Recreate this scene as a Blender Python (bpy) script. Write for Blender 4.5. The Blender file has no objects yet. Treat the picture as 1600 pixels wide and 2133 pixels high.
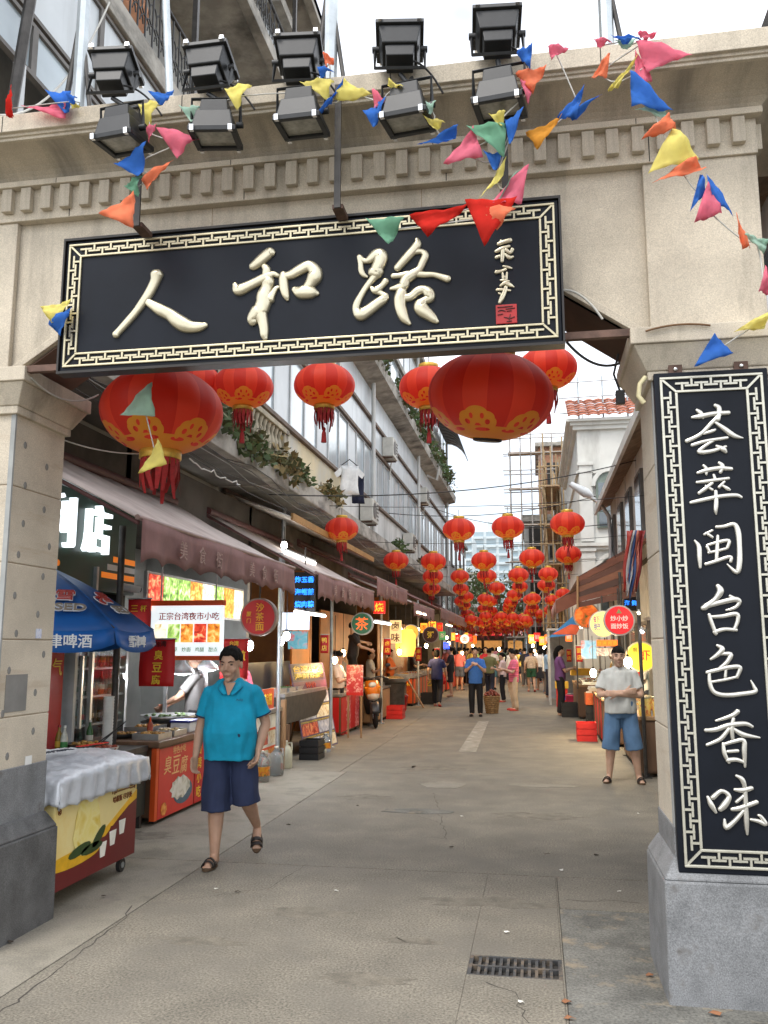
import bpy, bmesh, math, random
from mathutils import Vector, Matrix, Euler, noise as mnoise
random.seed(7)
R = math.radians
sc = bpy.context.scene
COL = sc.collection

# ---------------------------------------------------------------- camera, sky, sun, exposure
FPX, PITCH, YAW, CAMZ = 1787.0, R(9.0), R(10.0), 1.68
cam_d = bpy.data.cameras.new('camera')
cam_d.sensor_fit = 'VERTICAL'; cam_d.sensor_height = 24.0
cam_d.lens = 24.0 * FPX / 2133.0
cam_d.clip_start = 0.05; cam_d.clip_end = 3000
cam = bpy.data.objects.new('camera', cam_d); COL.objects.link(cam)
cam.location = (0, 0, CAMZ); cam.rotation_euler = (R(90) + PITCH, 0, YAW)
sc.camera = cam

SUN_EL, SUN_AZ = R(58), R(205)
w = bpy.data.worlds.new('World'); sc.world = w; w.use_nodes = True
nt = w.node_tree; nt.nodes.clear()
out = nt.nodes.new('ShaderNodeOutputWorld'); bg = nt.nodes.new('ShaderNodeBackground')
sky = nt.nodes.new('ShaderNodeTexSky'); sky.sky_type = 'NISHITA'; sky.sun_disc = False
sky.sun_elevation = SUN_EL; sky.sun_rotation = SUN_AZ; sky.air_density = 1.0; sky.dust_density = 2.0
tc = nt.nodes.new('ShaderNodeTexCoord'); mp = nt.nodes.new('ShaderNodeMapping'); mp.inputs['Scale'].default_value = (1, 1, 2.2); mp.inputs['Location'].default_value = (15.3, 8.1, 3.33); mp.inputs['Rotation'].default_value = (0, 0, R(-7))
cl = nt.nodes.new('ShaderNodeTexNoise'); cl.inputs['Scale'].default_value = 2.3; cl.inputs['Detail'].default_value = 5; cl.inputs['Roughness'].default_value = .5
rmp = nt.nodes.new('ShaderNodeValToRGB'); rmp.color_ramp.elements[0].position = .34; rmp.color_ramp.elements[1].position = .64
rmp.color_ramp.elements[0].color = (.3, .3, .3, 1); rmp.color_ramp.elements[1].color = (1, 1, 1, 1)
mx = nt.nodes.new('ShaderNodeMix'); mx.data_type = 'RGBA'; mx.inputs['B'].default_value = (15, 15.3, 15.8, 1)
nt.links.new(tc.outputs['Generated'], mp.inputs['Vector']); nt.links.new(mp.outputs['Vector'], cl.inputs['Vector'])
nt.links.new(cl.outputs['Fac'], rmp.inputs['Fac']); nt.links.new(rmp.outputs['Color'], mx.inputs['Factor'])
nt.links.new(sky.outputs['Color'], mx.inputs['A']); nt.links.new(mx.outputs['Result'], bg.inputs['Color'])
bg.inputs['Strength'].default_value = 0.12
nt.links.new(bg.outputs['Background'], out.inputs['Surface'])
sd = bpy.data.lights.new('sun', 'SUN'); sd.energy = 1.45; sd.angle = R(18); sd.color = (1, .96, .9)
sun = bpy.data.objects.new('sun', sd); COL.objects.link(sun)
sun.rotation_euler = (R(90) - SUN_EL, 0, R(180) - SUN_AZ)
sc.view_settings.view_transform = 'Standard'; sc.view_settings.look = 'None'
sc.view_settings.exposure = 0.62; sc.view_settings.gamma = 1.0
sc.render.engine = 'CYCLES'
cy = sc.cycles
cy.use_denoising = True; cy.max_bounces = 6; cy.diffuse_bounces = 3; cy.glossy_bounces = 3
cy.transmission_bounces = 4; cy.transparent_max_bounces = 6; cy.caustics_reflective = False; cy.caustics_refractive = False
cy.sample_clamp_indirect = 6.0

# ---------------------------------------------------------------- pixel -> world (photo survey, 1600 x 2133)
_fw = Vector((-math.sin(YAW) * math.cos(PITCH), math.cos(YAW) * math.cos(PITCH), math.sin(PITCH)))
_rt = Vector((math.cos(YAW), math.sin(YAW), 0)); _up = _rt.cross(_fw); _c = Vector((0, 0, CAMZ))
def _ray(x, y): return _fw * FPX + _rt * (x - 800) - _up * (y - 1066.5)
def G(x, y, z=0.0): d = _ray(x, y); return _c + d * ((z - CAMZ) / d.z)
def PY(x, y, Y): d = _ray(x, y); return _c + d * (Y / d.y)
def PX(x, y, X): d = _ray(x, y); return _c + d * (X / d.x)

# ---------------------------------------------------------------- materials
MATS = {}
def S(v): return tuple(((c / 255.0) / 12.92 if c / 255.0 <= .04045 else ((c / 255.0 + .055) / 1.055) ** 2.4) for c in v)
def M(name, col, rough=.6, metal=0.0, var=.15, vs=5.0, bump=.0, bs=60.0, speck=0.0, ss=350.0, stain=None, sts=(2, 2, 2), stt=(.52, .68),
      emit=None, es=1.0, trans=0.0, spec=.5, alpha=1.0, sss=0.0, coat=0.0, translu=0.0, vstretch=(1, 1, 1)):
    if name in MATS: return MATS[name]
    m = bpy.data.materials.new(name); m.use_nodes = True; MATS[name] = m
    n, l = m.node_tree.nodes, m.node_tree.links
    b = n['Principled BSDF']; b.inputs['Roughness'].default_value = rough; b.inputs['Metallic'].default_value = metal
    b.inputs['Specular IOR Level'].default_value = spec
    t = n.new('ShaderNodeTexCoord'); oc = t.outputs['Object']
    if vstretch != (1, 1, 1):
        mp = n.new('ShaderNodeMapping'); mp.inputs['Scale'].default_value = vstretch; l.new(oc, mp.inputs['Vector']); oc2 = mp.outputs['Vector']
    else: oc2 = oc
    c = (*col, 1)
    def noise(scale, vec, det=4, r=.6):
        q = n.new('ShaderNodeTexNoise'); q.inputs['Scale'].default_value = scale; q.inputs['Detail'].default_value = det; q.inputs['Roughness'].default_value = r
        l.new(vec, q.inputs['Vector']); return q.outputs['Fac']
    def mix(f, a, bb, lo=.35, hi=.65):
        mr = n.new('ShaderNodeMapRange'); mr.inputs[1].default_value = lo; mr.inputs[2].default_value = hi; l.new(f, mr.inputs[0])
        x = n.new('ShaderNodeMix'); x.data_type = 'RGBA'; l.new(mr.outputs[0], x.inputs['Factor'])
        for s, v in (('A', a), ('B', bb)):
            if isinstance(v, tuple): x.inputs[s].default_value = v
            else: l.new(v, x.inputs[s])
        return x.outputs['Result']
    cur = c
    if var: cur = mix(noise(vs, oc2), tuple(k * (1 - var) for k in col) + (1,), tuple(min(1, k * (1 + var * .7)) for k in col) + (1,))
    if speck:
        x = n.new('ShaderNodeMix'); x.data_type = 'RGBA'; x.blend_type = 'MULTIPLY'; x.inputs['Factor'].default_value = speck
        mr = n.new('ShaderNodeMapRange'); mr.inputs[1].default_value = .3; mr.inputs[2].default_value = .7; mr.inputs[3].default_value = .3; mr.inputs[4].default_value = 1.3
        l.new(noise(ss, oc, 2), mr.inputs[0])
        if isinstance(cur, tuple): x.inputs['A'].default_value = cur
        else: l.new(cur, x.inputs['A'])
        l.new(mr.outputs[0], x.inputs['B']); cur = x.outputs['Result']
    if stain:
        mp = n.new('ShaderNodeMapping'); mp.inputs['Scale'].default_value = sts; l.new(oc, mp.inputs['Vector'])
        cur = mix(noise(1.0, mp.outputs['Vector'], 6, .65), cur, (*stain, 1), *stt)
    if isinstance(cur, tuple): b.inputs['Base Color'].default_value = cur
    else: l.new(cur, b.inputs['Base Color'])
    if bump:
        bn = n.new('ShaderNodeBump'); bn.inputs['Strength'].default_value = bump; bn.inputs['Distance'].default_value = .01
        l.new(noise(bs, oc2, 3), bn.inputs['Height']); l.new(bn.outputs['Normal'], b.inputs['Normal'])
    if emit:
        b.inputs['Emission Color'].default_value = (*emit, 1); b.inputs['Emission Strength'].default_value = es
    if trans: b.inputs['Transmission Weight'].default_value = trans
    if sss:
        b.inputs['Subsurface Weight'].default_value = sss; b.inputs['Subsurface Radius'].default_value = (.02, .008, .004)
    if coat: b.inputs['Coat Weight'].default_value = coat
    if alpha < 1: b.inputs['Alpha'].default_value = alpha
    if translu:
        tr = n.new('ShaderNodeBsdfTranslucent'); ms = n.new('ShaderNodeMixShader'); ms.inputs[0].default_value = translu
        if isinstance(cur, tuple): tr.inputs['Color'].default_value = cur
        else: l.new(cur, tr.inputs['Color'])
        l.new(b.outputs[0], ms.inputs[1]); l.new(tr.outputs[0], ms.inputs[2]); l.new(ms.outputs[0], n['Material Output'].inputs['Surface'])
    return m
def plain(name, rgb, rough=.6, **k): return M(name, S(rgb), rough, **k)

stone = M('washed stone', (.60, .53, .42), .85, var=.12, vs=2.5, speck=.34, ss=170, bump=.35, bs=220, stain=(.22, .19, .15), sts=(3.2, 3.2, .4), stt=(.50, .78))
stone_side = M('pillar render', (.58, .51, .405), .85, var=.15, vs=2, speck=.32, ss=150, bump=.3, bs=180, stain=(.40, .30, .20), sts=(.6, .6, 5), stt=(.56, .75))
cove_stone = M('cove stone streaked', (.57, .50, .395), .85, var=.12, vs=2.5, speck=.34, ss=170, bump=.35, bs=220, stain=(.19, .175, .145), sts=(3.4, .5, .5), stt=(.44, .70))
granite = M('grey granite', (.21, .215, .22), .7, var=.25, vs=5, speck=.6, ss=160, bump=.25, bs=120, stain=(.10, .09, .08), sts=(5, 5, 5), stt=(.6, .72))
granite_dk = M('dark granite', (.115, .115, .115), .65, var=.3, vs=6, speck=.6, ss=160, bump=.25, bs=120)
concrete = M('street concrete', (.222, .198, .154), .82, var=.18, vs=2.2, speck=.85, ss=75, bump=.25, bs=90, stain=(.155, .14, .114), sts=(1.3, 1.3, 1.3), stt=(.46, .78))
concrete_patch = M('patched concrete', (.165, .16, .14), .88, var=.35, vs=3, speck=.65, ss=70, bump=.8, bs=40, stain=(.30, .24, .16), sts=(4, 4, 4), stt=(.55, .7))
gutter = M('gutter concrete', (.27, .245, .195), .88, var=.25, vs=3, speck=.5, ss=90, bump=.4, bs=60, stain=(.2, .18, .15), sts=(3, 3, 3))
joint = M('joint dirt', (.05, .045, .04), .95)
oldconc = M('old concrete', (.36, .34, .30), .9, var=.25, vs=3, bump=.5, bs=30, stain=(.09, .085, .075), sts=(1.2, 1.2, 3), stt=(.48, .7))
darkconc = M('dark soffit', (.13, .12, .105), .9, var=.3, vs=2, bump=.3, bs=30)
board_blk = M('black lacquer board', (.006, .008, .013), .42, var=.2, vs=3, spec=.18)
gold = M('champagne gold paint', (.56, .51, .37), .3, metal=.8, var=.1, vs=10)
gold_dk = M('old gold paint', (.55, .49, .33), .38, metal=.7, var=.12, vs=10)
silver = M('silver paint', (.62, .60, .54), .3, metal=.8, var=.1, vs=10)
silver_dk = M('champagne border paint', (.55, .53, .44), .38, metal=.65, var=.12, vs=10)
seal_red = plain('seal red', (175, 38, 38), .5)
blk_metal = M('floodlight black', (.012, .013, .014), .45, var=.3, vs=12, bump=.05, bs=200)
lamp_glass = M('floodlight glass', (.33, .32, .27), .15, var=.35, vs=14)
steel = M('galvanised steel', (.46, .5, .52), .4, metal=.6, var=.15, vs=8)
dk_steel = M('dark steel', (.07, .065, .06), .5, metal=.5, var=.3, vs=10)
rust_steel = M('rusty angle iron', (.13, .075, .055), .8, var=.4, vs=9, bump=.2)
chrome = M('chrome bolt', (.75, .75, .75), .2, metal=1.0, var=0)
white_paint = M('white paint', (.72, .72, .70), .6, var=.1, vs=3, stain=(.4, .38, .34), sts=(.8, .8, 2), stt=(.55, .85))
wire_blk = plain('black wire', (28, 26, 26), .6, var=0)
wire_wht = plain('white wire', (190, 188, 180), .6, var=0)

# ---------------------------------------------------------------- mesh helpers
class MB:
    def __init__(s): s.v = []; s.f = []; s.sm = []
    def add(s, vs, fs, smooth=False):
        o = len(s.v); s.v += [Vector(v) for v in vs]; s.f += [[i + o for i in f] for f in fs]; s.sm += [smooth] * len(fs); return s
    def box(s, x0, x1, y0, y1, z0, z1):
        return s.add([(x, y, z) for z in (z0, z1) for y in (y0, y1) for x in (x0, x1)],
                     [(0, 2, 3, 1), (4, 5, 7, 6), (0, 1, 5, 4), (2, 6, 7, 3), (0, 4, 6, 2), (1, 3, 7, 5)])
    def obox(s, c, ax, ay, az):           # centre and three half-axis vectors
        c, ax, ay, az = map(Vector, (c, ax, ay, az))
        return s.add([c + ax * i + ay * j + az * k for k in (-1, 1) for j in (-1, 1) for i in (-1, 1)],
                     [(0, 2, 3, 1), (4, 5, 7, 6), (0, 1, 5, 4), (2, 6, 7, 3), (0, 4, 6, 2), (1, 3, 7, 5)])
    def hexa(s, b, t):                     # bottom quad, top quad (ccw from above)
        return s.add(list(b) + list(t), [(3, 2, 1, 0), (4, 5, 6, 7), (0, 1, 5, 4), (1, 2, 6, 5), (2, 3, 7, 6), (3, 0, 4, 7)])
    def rings(s, rings, caps=True, smooth=True, closed=True):
        n = len(rings[0]); vs = [v for r in rings for v in r]; fs = []
        for i in range(len(rings) - 1):
            for j in range(n if closed else n - 1):
                k = (j + 1) % n
                fs.append((i * n + j, i * n + k, (i + 1) * n + k, (i + 1) * n + j))
        s.add(vs, fs, smooth)
        if caps:
            s.add(rings[0], [tuple(reversed(range(n)))]); s.add(rings[-1], [tuple(range(n))])
        return s
    def tube(s, pts, r, n=8, smooth=True, flat=None, caps=True):   # swept circle / ellipse
        pts = [Vector(p) for p in pts]; rs = r if isinstance(r, (list, tuple)) else [r] * len(pts)
        rings = []; prev = None
        for i, p in enumerate(pts):
            d = (pts[min(i + 1, len(pts) - 1)] - pts[max(i - 1, 0)])
            d = d.normalized() if d.length > 1e-9 else Vector((0, 0, 1))
            if prev is None:
                a = Vector((0, 0, 1)) if abs(d.z) < .9 else Vector((1, 0, 0))
                u = d.cross(a).normalized()
            else:
                u = (prev - d * prev.dot(d)); u = u.normalized() if u.length > 1e-6 else d.orthogonal().normalized()
            prev = u; vv = d.cross(u)
            rings.append([p + (u * math.cos(t) + vv * math.sin(t)) * rs[i] for t in [2 * math.pi * k / n for k in range(n)]])
        return s.rings(rings, caps, smooth)
    def lathe(s, prof, n=16, c=(0, 0, 0), smooth=True, sx=1, sy=1, caps=True):
        c = Vector(c)
        return s.rings([[c + Vector((math.cos(2 * math.pi * k / n) * r * sx, math.sin(2 * math.pi * k / n) * r * sy, z)) for k in range(n)] for r, z in prof], caps, smooth)
    def ell(s, c, r, n=12, m=8, rot=None):
        c = Vector(c); r = Vector(r) if hasattr(r, '__len__') else Vector((r, r, r))
        rg = []
        for i in range(m + 1):
            a = -math.pi / 2 + math.pi * i / m; q = max(math.cos(a), .02)
            ring = [Vector((math.cos(2 * math.pi * k / n) * q * r.x, math.sin(2 * math.pi * k / n) * q * r.y, math.sin(a) * r.z)) for k in range(n)]
            if rot: ring = [rot @ v for v in ring]
            rg.append([c + v for v in ring])
        return s.rings(rg)
    def prism(s, poly, ext):               # planar polygon (list of Vector), extruded by ext
        poly = [Vector(p) for p in poly]; e = Vector(ext); n = len(poly)
        return s.add(poly + [p + e for p in poly], [tuple(range(n)), tuple(reversed(range(n, 2 * n)))] + [(i, n + i, n + (i + 1) % n, (i + 1) % n) for i in range(n)])
    def grid(s, pts, smooth=True):         # 2-D array of points
        a, b = len(pts), len(pts[0])
        return s.add([p for r in pts for p in r], [(i * b + j, i * b + j + 1, (i + 1) * b + j + 1, (i + 1) * b + j) for i in range(a - 1) for j in range(b - 1)], smooth)
    def build(s, name, mat, parent=None, bev=0, solid=0, sub=0, local=False):
        o = Vector((0, 0, 0)); q = None if local else parent
        while q: o = o + Vector(q.location); q = q.parent
        me = bpy.data.meshes.new(name); me.from_pydata([v - o for v in s.v], [], s.f)
        me.polygons.foreach_set('use_smooth', s.sm); me.validate()
        bm = bmesh.new(); bm.from_mesh(me); bmesh.ops.recalc_face_normals(bm, faces=bm.faces); bm.to_mesh(me); bm.free()
        me.materials.append(mat); ob = bpy.data.objects.new(name, me); COL.objects.link(ob)
        if parent: ob.parent = parent
        if solid:
            k = ob.modifiers.new('solid', 'SOLIDIFY'); k.thickness = solid; k.offset = 0
        if bev:
            k = ob.modifiers.new('bevel', 'BEVEL'); k.width = bev; k.segments = 2; k.limit_method = 'ANGLE'
        if sub:
            k = ob.modifiers.new('sub', 'SUBSURF'); k.levels = sub; k.render_levels = sub
        return ob
def tag(o, label=None, cat=None, group=None, kind=None):
    if label: o['label'] = label
    if cat: o['category'] = cat
    if group: o['group'] = group
    if kind: o['kind'] = kind
    return o
def thing(name, label, cat, loc=(0, 0, 0), rz=0, group=None):
    o = bpy.data.objects.new(name, None); o.empty_display_size = .1; COL.objects.link(o)
    o.location = loc; o.rotation_euler = (0, 0, rz); return tag(o, label, cat, group)
def dup(root, loc=None, rot=None, label=None, parent=None, scale=None, group=None):
    c = root.copy(); COL.objects.link(c)
    if parent is not None: c.parent = parent
    if loc is not None: c.location = loc
    if rot is not None: c.rotation_euler = rot
    if scale is not None: c.scale = (scale,) * 3
    if label: c['label'] = label
    if group: c['group'] = group
    for ch in root.children: dup(ch, parent=c)
    return c
def place(ob, parent, loc=(0, 0, 0), rot=(0, 0, 0)):
    ob.parent = parent; ob.location = loc; ob.rotation_euler = rot; return ob
_txt = {}
_tmp = bpy.data.scenes.new('workbench')          # scratch scene for evaluating text and remeshes, removed at the end
def evaluated(o):
    _tmp.collection.objects.link(o)
    with bpy.context.temp_override(scene=_tmp, view_layer=_tmp.view_layers[0]): dg = bpy.context.evaluated_depsgraph_get()
    dg.update()
    me = bpy.data.meshes.new_from_object(o.evaluated_get(dg)); bpy.data.objects.remove(o); return me
def text_mesh(s, ext=.004, bold=0.0):
    k = (s, ext, bold)
    if k in _txt: return _txt[k]
    c = bpy.data.curves.new('t', 'FONT'); c.body = s; c.extrude = ext; c.offset = bold; c.align_x = 'CENTER'; c.resolution_u = 3
    me = evaluated(bpy.data.objects.new('t', c)); bpy.data.curves.remove(c)
    xs = [v.co.x for v in me.vertices]; ys = [v.co.y for v in me.vertices]
    cx, cyy = (min(xs) + max(xs)) / 2, (min(ys) + max(ys)) / 2
    wd, ht = max(xs) - min(xs), max(ys) - min(ys)
    for v in me.vertices: v.co.x -= cx; v.co.y -= cyy
    _txt[k] = (me, wd, ht); return _txt[k]
def letters(s, mat, parent, c, right, up, h=None, wdt=None, name='lettering', ext=.004, bold=.0, shear=0):
    """flat lettering centred at world point c; right/up are unit directions; h = glyph height or wdt = total width"""
    me, wd, ht = text_mesh(s, ext, bold)
    me = me.copy(); me.name = name
    right = Vector(right).normalized(); up = Vector(up).normalized(); nrm = right.cross(up)
    sx = (wdt / wd) if wdt else h / ht; sy = (h / ht) if h else sx
    o = Vector((0, 0, 0)); q = parent
    while q: o = o + Vector(q.location); q = q.parent
    c = Vector(c) - o
    for v in me.vertices: v.co = c + right * ((v.co.x + shear * v.co.y) * sx) + up * (v.co.y * sy) + nrm * v.co.z
    me.materials.clear(); me.materials.append(mat)
    ob = bpy.data.objects.new(name, me); COL.objects.link(ob); ob.parent = parent; return ob
def hang_wire(name, label, a, b, sag, r=.006, mat=None, n=12, kinks=0.0):
    a, b = Vector(a), Vector(b); pts = []
    for i in range(n + 1):
        t = i / n; p = a.lerp(b, t); p.z -= sag * 4 * t * (1 - t)
        if kinks and 0 < i < n: p += Vector((random.uniform(-1, 1), random.uniform(-1, 1), random.uniform(-1, 1))) * kinks
        pts.append(p)
    o = MB().tube(pts, r, 5).build(name, mat or wire_blk); return tag(o, label, 'cable')
# ================================================================ GROUND
road = MB().box(-400, 400, -60, 900, -.30, -.03).build('road', joint); tag(road, kind='structure')
def slab(rects, mat=concrete, z=0.0, name='concrete_slab'):
    m = MB()
    for x0, x1, y0, y1 in rects: m.box(x0, x1, y0, y1, -.029, z)
    return m.build(name, mat, road, bev=.004)
g = .004
GX0, GX1, GY0, GY1 = -.41, .085, 4.80, 5.10
slab([(-2.62 + g, GX0, -30, 6.84 - g), (GX1, .10 - g, -30, 6.84 - g), (GX0, GX1, -30, GY0), (GX0, GX1, GY1, 6.84 - g)])
slab([(.098, 9, -30, 6.05 - g)], concrete_patch, -.002)
slab([(.098, 9, 6.05 + g, 6.84 - g)])
slab([(-60, -2.62 - g, -30, 6.84 - g)], gutter)
for i, (a, b) in enumerate([(6.84, 11.9), (11.9, 17.0), (17.0, 22), (22, 27), (27, 32), (32, 40)]):
    slab([(-60, -2.62 - .1 * i - g, a + g, b - g)], gutter if i < 1 else concrete)
    slab([(-2.62 - .1 * i + g, 60, a + g, b - g)])
slab([(-400, 400, 40 + g, 880)]); slab([(9 + g, 60, -30, 6.84 - g)])
worn = M('worn white road paint', (.36, .34, .295), .85, var=.25, vs=9, stain=(.235, .212, .168), sts=(5, 5, 5), stt=(.38, .60))
m = MB(); a, b, c, d = G(955, 1566), G(992, 1566), G(1018, 1503), G(996, 1503)
m.prism([Vector((p.x, p.y, .0)) for p in (a, b, c, d)], (0, 0, .004))
tag(m.build('road_marking', worn), 'worn white painted stripe on the concrete street', 'road marking', kind='structure')
for k, (x, y, wx, wy, nm) in enumerate([(870, 1690, .42, .16, 1), (925, 1635, .30, .3, 0), (1130, 1637, .5, .12, 0)]):
    p = G(x, y); m = MB(); n = 14
    m.prism([(p.x + math.cos(6.283 * i / n) * wx * (.8 + .3 * random.random()), p.y + math.sin(6.283 * i / n) * wy * (.8 + .3 * random.random()), 0) for i in range(n)], (0, 0, .003))
    m.build('repair_patch', concrete_patch if nm else gutter, road)
# cracks and dark stains of the old concrete
crackm = M('crack', (.06, .052, .043), .95); stainm = M('oily stain', (.178, .157, .120), .8, var=.3, vs=8, speck=.5, ss=90)
def crack(pts, w0):
    P = []; q = [Vector((*G(*p).xy, 0)) for p in pts]
    for a, b in zip(q, q[1:]):
        n = max(3, int((b - a).length / .06))
        for i in range(n): P.append(a.lerp(b, i / n) + Vector((random.gauss(0, .010), random.gauss(0, .012), 0)))
    m = MB(); L_ = []; R_ = []
    for i, p in enumerate(P):
        d = (P[min(i + 1, len(P) - 1)] - P[max(i - 1, 0)]).normalized(); u = Vector((-d.y, d.x, 0)) * w0 * random.uniform(.3, 1.1); L_.append(p + u + Vector((0, 0, .0012))); R_.append(p - u + Vector((0, 0, .0012)))
    m.grid([L_, R_], False).build('crack', crackm, road)
crack([(1100, 2133), (1075, 2070), (990, 2040)], .004); crack([(0, 2110), (120, 2020), (255, 1915), (280, 1880)], .005); crack([(840, 1740), (930, 1748), (915, 1690), (905, 1650)], .004); crack([(870, 1700), (920, 1715)], .003); crack([(640, 1800), (560, 1850), (300, 1885)], .003); crack([(1180, 1875), (1350, 1880)], .004)
for x, y, wx, wy in ((640, 1900, .35, .12), (1010, 1880, .5, .14), (760, 2040, .3, .1), (420, 1960, .28, .09), (900, 1600, .5, .3), (760, 1660, .35, .2), (1120, 1700, .5, .25), (300, 1740, .3, .2), (860, 1960, .2, .07)):
    p = G(x, y); n = 22; ph = random.random() * 6
    MB().prism([(p.x + math.cos(6.283 * i / n) * wx * (.75 + .25 * math.sin(i * 1.9 + ph) + .12 * random.random()), p.y + math.sin(6.283 * i / n) * wy * (.75 + .25 * math.cos(i * 1.3 + ph) + .12 * random.random()), 0) for i in range(n)], (0, 0, .0008)).build('stain', stainm, road)
# drain grate
iron = M('cast iron', (.055, .055, .055), .6, metal=.3, var=.4, vs=20, stain=(.16, .12, .08), sts=(12, 12, 12), stt=(.5, .65))
t = thing('drain_grate', 'rectangular iron drain grate with two rows of slots set in the street', 'drain grate', ((GX0 + GX1) / 2, (GY0 + GY1) / 2, -.03))
m = MB()
for (x0, x1, y0, y1) in ((GX0, GX1, GY0, GY0 + .02), (GX0, GX1, GY1 - .02, GY1), (GX0, GX0 + .02, GY0 + .02, GY1 - .02), (GX1 - .02, GX1, GY0 + .02, GY1 - .02)): m.box(x0, x1, y0, y1, -.03, -.003)
m.build('frame', iron, t)
ym = (GY0 + GY1) / 2
MB().box(GX0 + .02, GX1 - .02, ym - .01, ym + .01, -.028, -.004).build('cross_bar', iron, t)
for i in range(11):
    x = GX0 + .02 + (GX1 - GX0 - .04) * (i + 1) / 12
    MB().box(x - .008, x + .008, GY0 + .02, GY1 - .02, -.026, -.006).build('bar', iron, t)
# litter
leaf_br = plain('dry leaf', (132, 88, 58), .8); paper = plain('paper scrap', (225, 222, 212), .8); leaf_dk = plain('dark leaf', (60, 50, 40), .8)
def scrap(x, y, mat, lab, cat, grp, s=.03):
    p = G(x, y); m = MB(); n = 7; pts = []
    for i in range(n):
        a = 6.283 * i / n; r = s * random.uniform(.5, 1.1)
        pts.append((p.x + math.cos(a) * r * 1.3, p.y + math.sin(a) * r * .8, .006 + random.random() * .012))
    c = (p.x, p.y, .012 + s * .25)
    m.add(pts + [c], [(i, (i + 1) % n, n) for i in range(n)])
    tag(m.build('litter', mat, solid=.002), lab, cat, grp)
for x, y in ((1055, 1945), (962, 1702), (1085, 2092), (1330, 1697), (450, 1855), (1170, 1815), (1290, 1860), (700, 1858)):
    scrap(x, y, paper, 'small white paper scrap lying on the concrete street', 'litter', 'white paper scraps on the street', .015)
for x, y in ((1355, 2035), (1180, 2090), (1490, 2116), (1185, 2125)):
    scrap(x, y, leaf_br, 'dry brown leaf lying on the patched street near the pillar', 'leaf', 'dry leaves by the right pillar', .024)
for x, y in ((1140, 1782), (1242, 1783), (940, 1767), (495, 1860), (745, 1680), (600, 1720), (215, 1870), (20, 1965)):
    scrap(x, y, leaf_dk, 'tiny dark leaf scrap on the concrete street', 'leaf', 'dark leaf scraps on the street', .02)

# ================================================================ GATE
GL, GR, GF, GB = -3.74, 1.26, 4.65, 5.22
gate = thing('street_gate', 'beige stone street gate with two pillars, dentil frieze and coved cornice', 'gate', (-1.24, 4.9, 0))
def frust(m, x0, x1, y0, y1, z0, z1, a=0, b=0):        # box whose bottom grows by a, top by b
    m.hexa([(x0 - a, y0 - a, z0), (x1 + a, y0 - a, z0), (x1 + a, y1 + a, z0), (x0 - a, y1 + a, z0)],
           [(x0 - b, y0 - b, z1), (x1 + b, y0 - b, z1), (x1 + b, y1 + b, z1), (x0 - b, y1 + b, z1)])
for s, (x0, x1) in enumerate(((GL, -3.12), (.65, GR))):
    m = MB(); frust(m, x0, x1, GF, GB, -.028, .56, .075, .07); frust(m, x0, x1, GF, GB, .56, .66, .07, .012)
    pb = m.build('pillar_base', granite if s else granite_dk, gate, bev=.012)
    m = MB(); m.box(x0 - .006, x1 + .006, GF - .006, GB + .006, .64, .97 if s == 0 else .80); m.build('plinth_course', granite, gate, bev=.006)
    MB().box(x0 + .008, x1 - .008, GF + .008, GB - .008, .78, 3.15).build('pillar', M('rusty joint', (.33, .25, .17), .95), gate)
    zz = [.78 if s else .95, 1.27, 1.73, 2.19, 2.66, 3.11]
    for za, zb in zip(zz, zz[1:]): MB().box(x0 + random.uniform(0, .002), x1 - random.uniform(0, .002), GF + random.uniform(0, .002), GB, za + .002, zb - .002).build('stone_block', stone_side, gate, bev=.007)
    cp = MB(); frust(cp, x0, x1, GF, GB, 3.10, 3.15, .025, .025); frust(cp, x0, x1, GF, GB, 3.15, 3.28, .03, .10); frust(cp, x0, x1, GF, GB, 3.28, 3.37, .115, .115)
    cp.build('capital', stone, gate, bev=.006)
# beam: front outline with chamfered corners
beam_poly = [(GL, 3.372), (-3.17, 3.372), (-2.55, 3.78), (.02, 3.78), (.60, 3.372), (GR, 3.372), (GR, 4.60), (GL, 4.60)]
MB().prism([(x, GF + .03, z) for x, z in beam_poly], (0, GB - GF - .03, 0)).build('beam', stone, gate)
# soffit lining, brown
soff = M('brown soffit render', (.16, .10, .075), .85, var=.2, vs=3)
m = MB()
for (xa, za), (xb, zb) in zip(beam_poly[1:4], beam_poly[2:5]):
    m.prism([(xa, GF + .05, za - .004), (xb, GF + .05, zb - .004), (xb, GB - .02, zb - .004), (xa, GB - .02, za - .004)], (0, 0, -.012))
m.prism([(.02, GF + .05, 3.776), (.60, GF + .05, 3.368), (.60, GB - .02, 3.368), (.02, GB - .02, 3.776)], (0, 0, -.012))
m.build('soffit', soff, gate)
# edge moulding along the chamfers
for (xa, za), (xb, zb) in (((-3.17, 3.372), (-2.55, 3.78)), ((.02, 3.78), (.60, 3.372)), ((-2.55, 3.78), (.02, 3.78))):
    d = Vector((xb - xa, 0, zb - za)).normalized(); u = Vector((-d.z, 0, d.x))
    if u.z < 0: u = -u
    A, B = Vector((xa, GF + .012, za)), Vector((xb, GF + .012, zb))
    MB().prism([A + u * .002, B + u * .002, B + u * .045, A + u * .045], (0, .03, 0)).build('edge_moulding', stone, gate, bev=.004)
# corner panels over the pillars, proud of the recessed middle panel
for x0, x1 in ((GL, -3.19), (.655, GR)):
    MB().box(x0, x1, GF - .012, GF + .028, 3.374, 4.36).build('corner_panel', stone, gate, bev=.005)
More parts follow.
